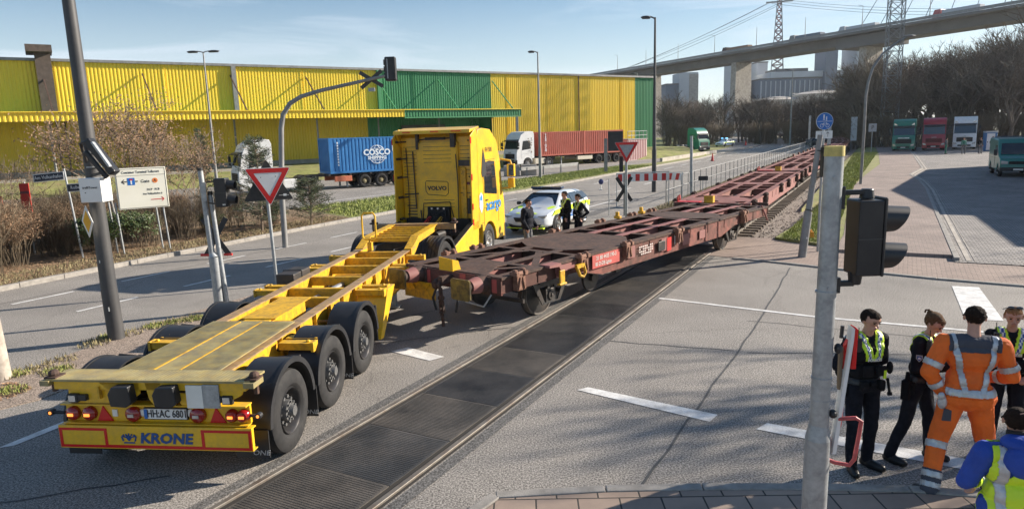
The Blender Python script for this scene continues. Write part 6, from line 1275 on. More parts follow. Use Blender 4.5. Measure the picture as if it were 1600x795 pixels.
for x, z, k in ((-.03, 3.94, 1.0), (.045, 3.90, .75)): disc(b, (x, z + .05 * k), .022 * k, -.020, -.017, 10); b.box(x - .02 * k, x + .02 * k, -.020, -.017, z - .03 * k, z + .03 * k); b.bar((x, -.018, z - .03 * k), (x - .02 * k, -.018, z - .09 * k), .004, .015 * k); b.bar((x, -.018, z - .03 * k), (x + .025 * k, -.018, z - .09 * k), .004, .015 * k)
for x in (-.08, .08): b.tube([(x + .05 * cos(a * pi / 8), -.018, 3.70 + .05 * sin(a * pi / 8)) for a in range(16)], .006, 5, closed=True)
b.bar((-.08, -.018, 3.70), (-.03, -.018, 3.77), .004, .01); b.bar((-.03, -.018, 3.77), (.06, -.018, 3.76), .004, .01); b.bar((.08, -.018, 3.70), (.05, -.018, 3.79), .004, .01); b.bar((-.03, -.018, 3.76), (.0, -.018, 3.70), .004, .01)
b.build('pictogram', 'white', p)
b = MB(); b.box(-.24, .24, -.015, .0, 3.33, 3.55); p = b.build('arrow_plate', 'white', t)
b = MB()
for x, s in ((-.08, -1), (.10, 1)): b.bar((x, -.018, 3.37), (x, -.018, 3.51), .004, .014); e = 3.44 + s * .075; b.bar((x, -.018, e), (x - .04, -.018, e - s * .045), .004, .013); b.bar((x, -.018, e), (x + .04, -.018, e - s * .045), .004, .013)
b.build('arrows', 'blk', p)
t = thing('plate_sign', 'narrow grey plate seen from behind next to the blue round sign', 'sign', (9.55, 20.6, 0), 0); b = MB(); b.box(-.62, -.56, 0, .02, 3.3, 4.0); b.box(-.04, .06, 0, .02, 3.15, 3.75); b.build('sign_plate', 'galv', t); b = MB(); b.cyl((0, .04, 0), (0, .04, 3.5), .03, .03, 8); b.build('post', 'galv', t)
t = thing('warning_baton', 'small red and white marker standing by the ballast behind the leaning post', 'marker', (9.6, 21.9, 0), 0); b = MB(); b.cyl((0, 0, 0), (.06, 0, 1.1), .02, .02, 6); b.build('stick', 'white', t); b = MB(); b.prism([(.0, 1.05), (.09, 1.05), (.11, 1.45), (.03, 1.5)], 'y', -.02, .02); b.build('red_flag', 'redr', t)
b = MB(); b.prism([(-.10, 0), (.10, 0), (.08, .22), (-.08, .24)], 'y', -.08, .08); b.box(-.05, .05, -.05, .05, .24, .28); o = b.build('marker_block', mat('amber', (.62, .25, .02), .5), loc=(9.75, 22.0, .09), bevel=.015); tag(o, 'small orange yellow block lamp lying on the grass edge', 'marker')
t = thing('parking_sign', 'small distant parking sign on a thin post before the trees', 'sign', (45.5, 86.5, 0), 0); b = MB(); b.cyl((0, .05, 0), (0, .05, 3.6), .05, .05, 8); b.build('post', 'galv', t); b = MB(); b.box(-.5, .5, 0, .03, 2.6, 3.6); p = b.build('sign_plate', 'galv', t); text('lettering', 'P', .7, 'blkm', p, (0, -.01, 3.1), RX)
# traffic cones and bollard
def cone(x, y, lab, z=.0, k=1.0, m='red'):
    t = thing('traffic_cone', lab, 'traffic cone', (x, y, z), 0); b = MB(); b.cyl((0, 0, .03), (0, 0, .7 * k), .14 * k, .03, 14); b.build('cone', m, t, smooth=True); b = MB(); b.box(-.2 * k, .2 * k, -.2 * k, .2 * k, 0, .03); b.build('foot', 'blk', t)
cone(22.8, 77.2, 'small dark red cone standing alone on the far main road', k=1.25); cone(47, 137, 'tiny cone further down the main road near the bend', k=1.4)
t = thing('marker_post', 'small dark blue marker on the road left of the barrier board', 'marker', (5.85, 43.9, 0), 0); b = MB(); b.ell((0, 0, .52), (.16, .1, .18), 10, 8); b.build('head', mat('dark_blue', (.02, .03, .12), .4), t); b = MB(); b.cyl((0, 0, 0), (0, 0, .4), .04, .03, 8); b.box(-.1, .1, -.1, .1, 0, .05); b.build('stem', 'whites', t)
# foreground post with pedestrian signal and barrier bar
t = thing('signal_post', 'large galvanised post in the right foreground with a yellow cap and two lens black signal', 'signal post', (1.985, 4.2, 0.1), 0)
b = MB(); b.cyl((-.02, 0, 0), (-.012, 0, 1.62), .080, .078, 28); b.cyl((-.012, 0, 1.62), (-.010, 0, 1.72), .078, .060, 28); b.cyl((-.010, 0, 1.70), (.0, 0, 3.50), .060, .056, 28); b.build('shaft', 'galv', t, smooth=True)
b = MB(); b.cyl((0, 0, 3.455), (0, 0, 3.515), .0595, .0585, 28); b.build('yellow_cap', mat('faded_yellow_cap', (.55, .45, .15), .7, var=.2, vscale=20), t, smooth=True)
b = MB()
for z in (1.88, 2.60, 2.03): b.cyl((-.008, 0, z), (-.008, 0, z + .014), .064 if z != 1.88 else .062, .064 if z != 1.88 else .062, 24)
for z in (3.33, 2.64): b.cyl((-.02, -.055, z), (-.02, -.062, z), .009, .009, 8)
b.build('clamp_band', 'galv', t)
b = MB(); b.box(.05, .25, -.02, .02, 3.215, 3.245); b.box(.045, .07, -.03, .03, 3.13, 3.27); b.cyl((.215, 0, 3.19), (.215, 0, 3.25), .045, .035, 16); b.box(.05, .16, -.02, .02, 2.64, 2.675); b.box(.045, .07, -.03, .03, 2.60, 2.70); b.cyl((.17, 0, 2.65), (.17, 0, 2.73), .035, .045, 14); b.build('bracket', 'blk', t, bevel=.006)
b = MB(); b.prism([(-.085, 2.715), (.09, 2.715), (.095, 3.185), (-.085, 3.185)], 'x', .135, .285); b.box(.286, .306, -.088, .096, 2.71, 3.20); h = b.build('signal_head', 'blk', t, bevel=.010)
b = MB(); b.box(.136, .285, -.0885, -.0855, 2.944, 2.950); b.build('housing_joint', 'pole', h)
for z in (3.06, 2.83):
    b = MB(); n = 24; v = []
    for (x, dz0, r) in ((.306, 0, .085), (.47, -.004, .076)):
        for k in range(n):
            a = 2 * pi * k / n; xx = x
            if x > .4: xx = .430 + .045 * sin(a)
            v.append((xx, .004 + r * cos(a), z + dz0 + r * sin(a)))
    v2 = [(x, .004 + (y - .004) * .96, z + (q - z) * .96) for x, y, q in v]
    b.add(v + v2, [(k, (k + 1) % n, n + (k + 1) % n, n + k) for k in range(n)] + [(2 * n + k, 3 * n + k, 3 * n + (k + 1) % n, 2 * n + (k + 1) % n) for k in range(n)] + [(n + k, n + (k + 1) % n, 3 * n + (k + 1) % n, 3 * n + k) for k in range(n)])
    b.build('visor', 'blk', h, smooth=True)
# folded striped bar with red handle on the post
t = thing('folding_bar', 'red and white folding bar with a red loop handle fixed to the foreground post', 'barrier', (2.03, 4.2, .1), 0)
b = MB(); b.add([(.03, -.03, 1.52), (.055, -.03, 1.52), (.135, -.03, 2.36), (.115, -.03, 2.38), (.03, .03, 1.52), (.055, .03, 1.52), (.135, .03, 2.36), (.115, .03, 2.38)], [(0, 1, 2, 3), (4, 7, 6, 5), (0, 4, 5, 1), (1, 5, 6, 2), (2, 6, 7, 3), (3, 7, 4, 0)]); o = b.build('white_bar', 'white', t)
def quadbar(pts, m, nm, y0=-.035, y1=.035): b = MB(); b.prism(pts, 'y', y0, y1); return b.build(nm, m, t, bevel=.003)
quadbar([(.121, 2.10), (.150, 2.10), (.152, 2.36), (.132, 2.38)], 'redr', 'red_section', -.033, .034)
quadbar([(.085, 1.98), (.108, 1.98), (.112, 2.30), (.088, 2.25)], 'redr', 'red_section', .0, .03)
quadbar([(.062, 1.95), (.08, 1.95), (.078, 2.24), (.058, 2.24)], mat('old_wood', (.2, .15, .10), .8, var=.3), 'wood_strip', .0, .03)
quadbar([(.045, 1.55), (.085, 1.72), (.10, 1.95), (.085, 1.95), (.05, 1.7)], 'red', 'red_bracket', -.02, .01)
b = MB(); b.tube([(.06, -.02, 1.76), (.155, -.06, 1.78), (.185, -.07, 1.76), (.175, -.07, 1.66), (.155, -.07, 1.50), (.13, -.06, 1.455), (.05, -.03, 1.46), (-.01, .0, 1.48), (-.01, .03, 1.53), (.03, .02, 1.60)], .0135, 10); b.build('loop_handle', mat('worn_red_handle', (.45, .08, .08), .5, var=.3, vscale=15), t, smooth=True)
b = MB(); b.ell((.03, -.03, 2.24), (.025, .03, .035), 8, 6); b.ell((.02, -.03, 1.80), (.025, .03, .03), 8, 6); b.cyl((.06, 0, 2.3), (.065, 0, 2.38), .012, .012, 6); b.each('mount_knob', 'blk', t)
# ---------------------------------------------------------------- people
def seg_d(P, a, b, r0, r1):
    a = np.array(a); b = np.array(b); d = b - a; L = max(1e-9, d @ d); t = np.clip(((P - a) @ d) / L, 0, 1); return np.linalg.norm(P - (a + t[:, None] * d), axis=1) - (r0 + (r1 - r0) * t)
def ell_d(P, c, r): q = np.linalg.norm((P - np.array(c)) / np.array(r), axis=1); return (q - 1) * min(r)
def person(label, loc, heading, h, J, mats, voxel=.008, fingers=True, cat='person', group=None, hair='short', hairm='hairb', face=True, slim=1.0, z=0.0, coat=0.0, thick=1.0):
    k = h / 1.8
    D = dict(pel=(0, 0, .98), wst=(0, 0, 1.12), ch=(0, .01, 1.33), nb=(0, -.01, 1.50), hd=(0, .02, 1.675), hdir=(0, 1, -.05),
             hipL=(-.095, 0, .93), hipR=(.095, 0, .93), knL=(-.11, .03, .50), knR=(.11, .03, .50), anL=(-.12, -.02, .10), anR=(.12, -.02, .10), toL=(-.14, .16, .035), toR=(.14, .16, .035),
             shL=(-.185, 0, 1.45), shR=(.185, 0, 1.45), elL=(-.25, -.04, 1.17), elR=(.25, -.04, 1.17), wrL=(-.25, .08, .93), wrR=(.25, .08, .93), hL=(0, .15, -1), hR=(0, .15, -1))
    D.update(J); D = {a: Vector(b) for a, b in D.items()}
    for a in D:
        if a not in ('hdir', 'hL', 'hR'): D[a] = D[a] * k
    S = []   # (kind, args, label)
    def C(a, b, r0, r1, lab): S.append(('c', tuple(a), tuple(b), r0 * k, r1 * k, lab))
    def E(c, r, lab): S.append(('e', tuple(c), tuple(q * k for q in r), lab))
    w = slim; T = thick
    up = (D['nb'] - D['pel']).normalized()
    sh = (D['shR'] - D['shL']); sx_ = sh.normalized()
    C(D['hipL'] + Vector((0, 0, .02)), D['knL'], .095 * T, .068 * T, 'leg'); C(D['hipR'] + Vector((0, 0, .02)), D['knR'], .095 * T, .068 * T, 'leg')
    C(D['knL'], D['anL'], .068 * T, .060 * T, 'leg'); C(D['knR'], D['anR'], .068 * T, .060 * T, 'leg')
    for q in 'LR':
        t_ = (D['to' + q] - D['an' + q]); t_.z = 0; t_.normalize(); an = D['an' + q]; he = an - t_ * .03 * k; he.z = max(.045 * k, an.z - .055 * k)
        to = an.lerp(D['to' + q], .92); to.z = D['to' + q].z + .008 * k; C(he, to, .047, .042, 'boot'); C(an, he, .048, .046, 'boot'); C(he + t_ * .07 * k, to - t_ * .02, .056, .046, 'boot')
    pr_ = .105 * w
    C(D['pel'] - sx_ * .06 * k, D['pel'] + sx_ * .06 * k, .112, .112, 'leg'); C(D['wst'] - sx_ * .055 * k * w, D['wst'] + sx_ * .055 * k * w, pr_ + coat, pr_ + coat, 'top')
    if coat: C(D['pel'] - sx_ * .085 * k, D['pel'] + sx_ * .085 * k, .132 + coat * .6, .132 + coat * .6, 'top')
    C(D['ch'] - sx_ * .075 * k * w, D['ch'] + sx_ * .075 * k * w, .125 * w + coat * .5, .125 * w + coat * .5, 'top'); C(D['shL'] * .5 + D['ch'] * .0 + D['nb'] * .5 - up * .03, D['shR'] * .5 + D['nb'] * .5 - up * .03, .085 * w, .085 * w, 'top')
    for q in 'LR': C(D['nb'] - up * .035 * k, D['sh' + q], .06, .066 * w + coat * .5, 'top'); C(D['sh' + q], D['el' + q], .062 * w * T + coat * .5, .050 * T + coat * .4, 'top'); C(D['el' + q], D['wr' + q], .050 * T + coat * .4, .036 * T + coat * .3, 'top')
    C(D['nb'] - up * .02, D['hd'] - up * .06 * k, .057 * w, .052 * w, 'skin')
    hd = D['hd']; fd = D['hdir'].normalized(); rx = fd.cross(Vector((0, 0, 1))).normalized(); hu = rx.cross(fd).normalized()
    C(hd + hu * .028 * k - fd * .022 * k, hd + hu * .03 * k + fd * .022 * k, .083, .078, 'skin'); C(hd - hu * .02 * k + fd * .01 * k, hd - hu * .062 * k + fd * .045 * k, .066, .040, 'skin')
    C(hd + fd * .085 * k + hu * .01 * k, hd + fd * .108 * k - hu * .022 * k, .009, .014, 'skin')
    C(hd + fd * .078 * k + hu * .022 * k - rx * .03 * k, hd + fd * .078 * k + hu * .022 * k + rx * .03 * k, .016, .016, 'skin'); C(hd + fd * .084 * k - hu * .05 * k - rx * .012 * k, hd + fd * .084 * k - hu * .05 * k + rx * .012 * k, .012, .012, 'skin')
    for s in (-1, 1): C(hd + rx * s * .084 * k + hu * .015 * k, hd + rx * s * .086 * k - hu * .018 * k, .013, .010, 'skin')
    for q, s in (('L', -1), ('R', 1)):
        d = D['h' + q].normalized(); wr = D['wr' + q]; side = d.cross(Vector((0, 0, 1))) if abs(d.z) < .8 else d.cross(Vector((1, 0, 0)) if s < 0 else Vector((-1, 0, 0))); side.normalize(); nrm = d.cross(side).normalized()
        if not fingers: C(wr, wr + d * .12 * k, .034, .03, 'skin'); continue
        kn = wr + d * .085 * k; C(wr, wr + d * .03 * k, .028, .030, 'skin')
        for i, (o, L) in enumerate(((-.030, .070), (-.010, .080), (.010, .076), (.029, .060))):
            p0 = wr + d * .02 * k + side * o * .6 * k; p1 = kn + side * o * k; C(p0, p1, .017, .0115, 'skin')
            p2 = p1 + (d * .9 + nrm * .35).normalized() * L * .5 * k; p3 = p2 + (d * .45 + nrm * .9).normalized() * L * .5 * k; C(p1, p2, .0105, .0095, 'skin'); C(p2, p3, .0095, .008, 'skin')
        tb = wr + d * .02 * k - side * .022 * k; t1 = tb + (d * .6 - side * .75 + nrm * .2).normalized() * .045 * k; t2 = t1 + (d * .9 - side * .1 + nrm * .4).normalized() * .035 * k; C(tb, t1, .014, .012, 'skin'); C(t1, t2, .012, .010, 'skin')
    b = MB()
    for s in S:
        if s[0] == 'c': b.caps(s[1], s[2], s[3], s[4], 14)
        else: b.ell(s[1], s[2], 16, 12)
    root = b.build('person', [], None)
    rm = root.modifiers.new('r', 'REMESH'); rm.mode = 'VOXEL'; rm.voxel_size = voxel; sm = root.modifiers.new('s', 'SMOOTH'); sm.iterations = 3 if voxel < .012 else 1; sm.factor = .5
    dg = bpy.context.evaluated_depsgraph_get(); me = bpy.data.meshes.new_from_object(root.evaluated_get(dg)); root.modifiers.clear(); root.data = me
    labs = ['top', 'leg', 'skin', 'boot']; me.materials.clear()
    for l in labs: me.materials.append(M[mats[l]])
    n = len(me.polygons); cen = np.zeros(n * 3); me.polygons.foreach_get('center', cen); cen = cen.reshape(-1, 3)
    best = np.full(n, 9e9); idx = np.zeros(n, int)
    for s in S:
        d = seg_d(cen, s[1], s[2], s[3], s[4]) if s[0] == 'c' else ell_d(cen, s[1], s[2]); m_ = d < best; best[m_] = d[m_]; idx[m_] = labs.index(s[-1])
    # sleeves end at the wrist, neck stays skin above the collar
    if voxel < .012:      # cloth folds
        N_ = len(me.vertices); vi = np.zeros(N_, bool); co_ = np.zeros(N_ * 3); no_ = np.zeros(N_ * 3); me.vertices.foreach_get('co', co_); me.vertices.foreach_get('normal', no_); co_ = co_.reshape(-1, 3); no_ = no_.reshape(-1, 3)
        lv = np.zeros(len(me.loops), int); me.loops.foreach_get('vertex_index', lv); lt = np.zeros(n, int); me.polygons.foreach_get('loop_total', lt); vi[lv[np.repeat(idx < 2, lt)]] = True
        for i_ in np.nonzero(vi)[0]:
            x_, y_, z_ = co_[i_]; a_ = noise.noise((x_ * 9, y_ * 9, z_ * 5 + heading)); b2 = noise.noise((x_ * 20 + 7, y_ * 20, z_ * 16)); co_[i_] += no_[i_] * ((.5 - abs(a_)) * .018 - .005 + (.3 - abs(b2)) * .006)
        me.vertices.foreach_set('co', co_.ravel())
    me.polygons.foreach_set('material_index', idx.tolist()); me.polygons.foreach_set('use_smooth', [True] * n); me.update()
    root.location = (loc[0], loc[1], z); root.rotation_euler = (0, 0, -radians(heading)); tag(root, label, cat, group)
    nor = np.zeros(n * 3); me.polygons.foreach_get('normal', nor); nor = nor.reshape(-1, 3)
    info = dict(cen=cen, idx=idx, nor=nor, D=D, k=k, fd=fd, rx=rx, hu=hu)
    def patch(mask, off, m, name, sol=None):
        co = np.zeros(len(me.vertices) * 3); me.vertices.foreach_get('co', co); co = co.reshape(-1, 3); vn = np.zeros(len(me.vertices) * 3); me.vertices.foreach_get('normal', vn); vn = vn.reshape(-1, 3)
        fs = [tuple(me.polygons[i].vertices) for i in np.nonzero(mask)[0]]
        if not fs: return None
        used = sorted({v for f in fs for v in f}); mp_ = {v: i for i, v in enumerate(used)}
        bb = MB(); bb.add([tuple(co[v] + vn[v] * off) for v in used], [tuple(mp_[v] for v in f) for f in fs])
        o = bb.build(name, m, root, smooth=True, fix=False); s_ = o.modifiers.new('sol', 'SOLIDIFY'); s_.thickness = sol or off * .9; s_.offset = -1; return o
    root_info[root.name] = (info, patch)
    # hair
    rel = cen - np.array(hd); X = rel @ np.array(rx) / k; Y = rel @ np.array(fd) / k; Z = rel @ np.array(hu) / k
    head = (idx == 2) & (np.linalg.norm(rel, axis=1) < .15 * k) & (Z > -.11)
    if hair:
        line = np.where(Y > .02, .062 + .25 * np.clip(.05 - Y, 0, .05), np.where(Y > -.03, .015, -.045))
        line = line + np.array([noise.noise((x_ * 90, y_ * 90, z_ * 60)) for x_, y_, z_ in cen]) * .010 if voxel < .012 else line
        hp = patch(head & (Z > line) & (np.abs(X) < .2), (.007 if hair != 'crop' else .004) * k, hairm, 'hair', .010)
        if hp and voxel < .012:
            for v in hp.data.vertices: v.co += v.co.normalized() * 0 + Vector((noise.noise(v.co * 70), noise.noise(v.co * 70 + Vector((9, 0, 0))), noise.noise(v.co * 60 + Vector((0, 9, 0))))) * .007
        if hair in ('bun', 'curly'):
            bb = MB(); c = hd - fd * .095 * k + hu * .075 * k
            if hair == 'bun': bb.ell(c, (.035, .035, .032), 12, 8); bb.tube([c, c - fd * .03 + hu * .02, c - fd * .05 + hu * .0 + rx * .01, c - fd * .045 - hu * .03], .010, 6); bb.ell(hd + hu * .055 * k - fd * .03, (.088, .088, .07), 14, 10)
            else:
                r_ = random.Random(3)
                for i in range(40): a, bq = r_.uniform(0, 6.28), r_.uniform(.1, 1.2); v = (rx * cos(a) * cos(bq * .8) - fd * .25 + fd * sin(a) * cos(bq) * .8 + hu * (.3 + .8 * sin(bq))).normalized(); bb.ell(hd + v * .095 * k + hu * .02, (.028, .028, .028), 7, 5)
            bb.build('hair', hairm, root, smooth=True)
    if face:
        e = MB()
        for s in (-1, 1): e.ell(hd + fd * .0905 * k + hu * .008 * k + rx * s * .032 * k, (.013, .007, .0075), 8, 6)
        e.build('eyes', 'dk', root); e = MB()
        for s in (-1, 1): e.bar(hd + fd * .096 * k + hu * .026 * k + rx * s * .016 * k, hd + fd * .086 * k + hu * .026 * k + rx * s * .048 * k, .009, .008)
        e.build('eyebrows', hairm if hair else 'hairb', root); e = MB(); e.bar(hd + fd * .0955 * k - hu * .047 * k - rx * .022 * k, hd + fd * .0955 * k - hu * .047 * k + rx * .022 * k, .006, .006); e.build('mouth', mat_mouth, root)
    return root, info, patch
root_info = {}
mat_mouth = mat('lip', (.30, .11, .10), .5)
MC = dict(top='pcloth', leg='pcloth', skin='skin', boot='bootm')
def officer_gear(root, info, patch, full=True, checks=True):
    c, idx, D, k = info['cen'], info['idx'], info['D'], info['k']; X, Y, Z = c[:, 0] / k, c[:, 1] / k, c[:, 2] / k
    ch = np.array(D['ch']) / k; cx, cy = ch[0], ch[1]; top = idx == 0; core = top & (np.abs(X - cx) < .20)
    armd = np.minimum(seg_d(c, D['shL'], D['elL'], .062 * k, .05 * k), seg_d(c, D['shR'], D['elR'], .062 * k, .05 * k)); tors = seg_d(c, D['ch'], D['wst'], .16 * k, .14 * k)
    core = top & ((np.abs(X - cx) < .155) | ((tors < armd) & (np.abs(X - cx) < .19)))
    patch(core & (Z > 1.06) & (Z < 1.46), .014, 'pvest', 'ballistic_vest', .014)
    # neon shoulder straps over the vest, tapering to the chest
    w0 = np.abs(np.abs(X - cx) - (.085 + .25 * (Z - 1.46))); fr = (Y > cy) & (Z > 1.27) | (Y <= cy) & (Z > 1.33)
    strap = core & fr & (w0 < .044) & (Z < 1.56); patch(strap, .020, 'neon', 'neon_strap', .008)
    w1 = core & fr & (w0 < .017) & (Z < 1.52); 
    q = ((np.floor(Z / .028) + np.floor((X + 5) / .017)) % 2 == 0)
    patch(w1 & q, .0225, 'checkblue', 'blue_check', .003); patch(w1 & ~q, .0225, 'white', 'white_check', .003)
    patch((idx == 1) & (Z > .99) & (Z < 1.045) | (top & (Z < 1.06) & (Z > 1.0) & (np.abs(X) < .2)), .012, 'bootm', 'duty_belt', .012)
    b = MB()
    for x, y, w_, h_, z_ in ((-.19, .03, .05, .11, .94), (.19, .0, .05, .14, .92), (-.10, .14, .07, .10, 1.0), (.09, .14, .08, .10, 1.0), (0, .155, .06, .05, 1.02)): b.box(x - w_ / 2, x + w_ / 2, y - .03, y + .03, z_ - h_ / 2, z_ + h_ / 2)
    b.v = [(x * k, y * k, z * k) for x, y, z in b.v]; b.build('belt_pouch', 'pvest', root, bevel=.012)
    f = (max(cy, 0) + .135) * k
    b = MB(); b.box(-.13 * k, -.02 * k, f, f + .03, 1.10 * k, 1.21 * k); b.box(.02 * k, .12 * k, f, f + .03, 1.10 * k, 1.22 * k); b.build('vest_pouch', 'pvest', root, bevel=.01)
    b = MB(); b.box((cx + .13) * k, (cx + .18) * k, f - .06, f - .02, 1.36 * k, 1.50 * k); b.cyl(((cx + .16) * k, f - .04, 1.5 * k), ((cx + .165) * k, f - .04, 1.62 * k), .006, .005, 6); b.build('radio', 'blk', root, bevel=.006)
    text('lettering', 'POLIZEI', .042, 'whites', root, (cx * k, f + .012, 1.275 * k), FRONT, off=.001, sx=1.1)
    return f
mat_cb = mat('check_blue', (.02, .08, .32), .5); M['checkblue'] = mat_cb
def sleeve_badge(root, p, n, k=1.0):
    n = Vector(n).normalized(); t = Vector((0, 0, 1)); s = n.cross(t).normalized(); p = Vector(p)
    b = MB(); P = [(-.03, .03), (.03, .03), (.03, -.01), (0, -.045), (-.03, -.01)]
    b.add([p + s * x + t * z + n * .002 for x, z in P] + [p + s * x + t * z - n * .01 for x, z in P], [(0, 1, 2, 3, 4), (9, 8, 7, 6, 5)] + [(i, (i + 1) % 5, 5 + (i + 1) % 5, 5 + i) for i in range(5)]); o = b.build('sleeve_badge', 'galv', root)
    b = MB(); P = [(-.022, .022), (.022, .022), (.022, -.008), (0, -.034), (-.022, -.008)]; b.add([p + s * x + t * z + n * .004 for x, z in P], [(0, 1, 2, 3, 4)]); b.build('badge_field', 'checkblue', root)
    b = MB(); P = [(-.012, -.012), (.012, -.012), (.012, .006), (.006, .002), (0, .012), (-.006, .002), (-.012, .006)]; b.add([p + s * x + t * z + n * .006 for x, z in P], [tuple(range(7))]); b.build('badge_castle', 'white', root)
# officer 1, hands behind his back
J = dict(elR=(.27, -.08, 1.17), wrR=(.10, -.19, .98), hR=(-1, -.1, -.3), elL=(-.27, -.08, 1.17), wrL=(-.08, -.20, 1.0), hL=(1, -.1, -.3), hd=(.0, .05, 1.665), hdir=(-.12, 1, -.22), hipL=(-.09, 0, .93), anR=(.10, .02, .10), toR=(.16, .20, .035), anL=(-.13, -.05, .1), toL=(-.2, .13, .035), knL=(-.12, .0, .5))
r, i, p = person('male police officer with short dark hair and hands behind his back, beside the foreground post', (3.74, 6.98), 172, 1.84, J, MC, z=0)
officer_gear(r, i, p); sleeve_badge(r, (.262, .045, 1.36), (.75, .65, 0)); b = MB(); b.box(.205, .255, -.04, .0, 1.515, 1.53); b.build('rank_tab', 'galv', r); b = MB(); b.ell((-.215, .11, 1.19), (.03, .04, .07), 10, 8); b.cyl((-.15, .17, 1.10), (-.17, .19, .95), .016, .013, 8); b.cyl((-.17, .19, .95), (-.172, .192, .92), .024, .024, 10); b.build('torch', 'pvest', r, smooth=True); b = MB(); b.box(-.13, -.10, .165, .18, 1.10, 1.19); b.build('neon_pen', 'neon', r); b = MB(); b.bar((.20, .12, 1.44), (.23, .09, 1.27), .012, .012); b.build('sleeve_piping', 'refl', r)
# officer 2, writing
J = dict(pel=(0, 0, .98), ch=(.0, .04, 1.34), nb=(0, .04, 1.50), shL=(-.165, .03, 1.45), shR=(.165, .03, 1.45), hd=(0, .10, 1.655), hdir=(.05, 1, -.62), elR=(.23, .03, 1.16), wrR=(.10, .30, 1.22), hR=(-.5, .8, .1), elL=(-.22, .05, 1.16), wrL=(-.06, .31, 1.18), hL=(.6, .8, .0), anR=(.26, -.16, .10), toR=(.28, .02, .035), knR=(.19, -.05, .5), anL=(-.17, .10, .1), toL=(-.19, .29, .035), knL=(-.13, .08, .51))
r, i, p = person('female police officer with tied back hair writing in a notebook', (4.46, 7.17), 142, 1.74, J, MC, hair='bun', hairm='hairl', slim=.9)
officer_gear(r, i, p); sleeve_badge(r, (.235, .07, 1.26), (1, .35, 0)); b = MB(); b.box(-.02, .10, .36, .44, 1.19, 1.20); b.build('notebook', 'white', r); b = MB(); b.bar((.04, .40, 1.22), (.10, .34, 1.34), .008, .008); b.build('pen', 'white', r); b = MB(); b.box(.18, .27, -.08, .0, .76, .98); b.cyl((.23, -.03, .98), (.24, -.03, 1.08), .03, .02, 8); b.build('holster', 'pvest', r, bevel=.015)
# officer 3, blonde with sunglasses on her head
J = dict(hd=(0, .03, 1.67), hdir=(.1, 1, -.12), elR=(.24, .02, 1.18), wrR=(.12, .24, 1.1), hR=(-.7, .6, 0), elL=(-.25, .0, 1.18), wrL=(-.15, .22, 1.05), hL=(.6, .7, 0), ch=(0, .02, 1.33))
r, i, p = person('police officer with reddish hair and sunglasses pushed up, standing behind the orange worker', (5.42, 7.16), 205, 1.76, J, MC, hair='crop', hairm='hairr', slim=.92)
officer_gear(r, i, p); b = MB()
for s in (-1, 1): b.ell((s * .038, .075, 1.745), (.034, .018, .018), 10, 6)
b.tube([(-.09, -.03, 1.70), (-.075, .04, 1.73), (0, .085, 1.745), (.075, .04, 1.73), (.09, -.03, 1.70)], .005, 6); b.build('sunglasses', 'glass', r, smooth=True)
# worker in orange seen from behind
J = dict(pel=(.0, .0, .98), wst=(.0, .02, 1.12), ch=(.02, .04, 1.33), nb=(.03, .05, 1.51), hd=(.04, .10, 1.69), hdir=(.12, 1, -.22), shL=(-.20, .04, 1.46), shR=(.25, .05, 1.45), elL=(-.33, -.02, 1.18), wrL=(-.20, -.01, .98), hL=(.5, -.5, -.5), elR=(.36, .05, 1.17), wrR=(.26, .26, 1.08), hR=(-.4, .9, -.1),
         hipL=(-.11, 0, .92), hipR=(.10, 0, .92), knL=(-.22, -.03, .50), anL=(-.30, -.22, .10), toL=(-.38, -.08, .035), knR=(.20, .06, .51), anR=(.25, .02, .1), toR=(.34, .18, .035))
MO = dict(top='orange', leg='orange', skin='skin', boot='bootm')
r, i, p = person('road worker in orange reflective jacket and trousers seen from behind', (4.50, 6.45), 18, 1.93, J, MO, hair='crop', hairm='hairb', coat=.022, thick=1.22)
c, idx, D, k, nor = i['cen'], i['idx'], i['D'], i['k'], i['nor']; X, Y, Z = c[:, 0] / k, c[:, 1] / k, c[:, 2] / k; top = idx == 0
ad = np.minimum(np.minimum(seg_d(c, D['shL'], D['elL'], .08, .07), seg_d(c, D['elL'], D['wrL'], .07, .06)), np.minimum(seg_d(c, D['shR'], D['elR'], .08, .07), seg_d(c, D['elR'], D['wrR'], .07, .06)))
body = top & ((ad > .012) | (np.abs(X - .02) < .15))
p(top & (Z > 1.405) & (np.abs(X - .025) < .21) & (Y < .2), .006, 'gnavy', 'shoulder_yoke', .005)
p(body & (Z > 1.0) & (Z < 1.062), .009, 'refl', 'reflective_waist_band', .004)
p(body & (Z < .985), .010, 'orange', 'jacket_hem', .02) 
for s in (-1, 1): lx = s * (.075 + .10 * (Z - 1.06) / .5) + .02; p(body & (Y < .07) & (np.abs(X - lx) < .024) & (Z > 1.03) & (Z < 1.56), .0115, 'refl', 'reflective_back_stripe', .004)
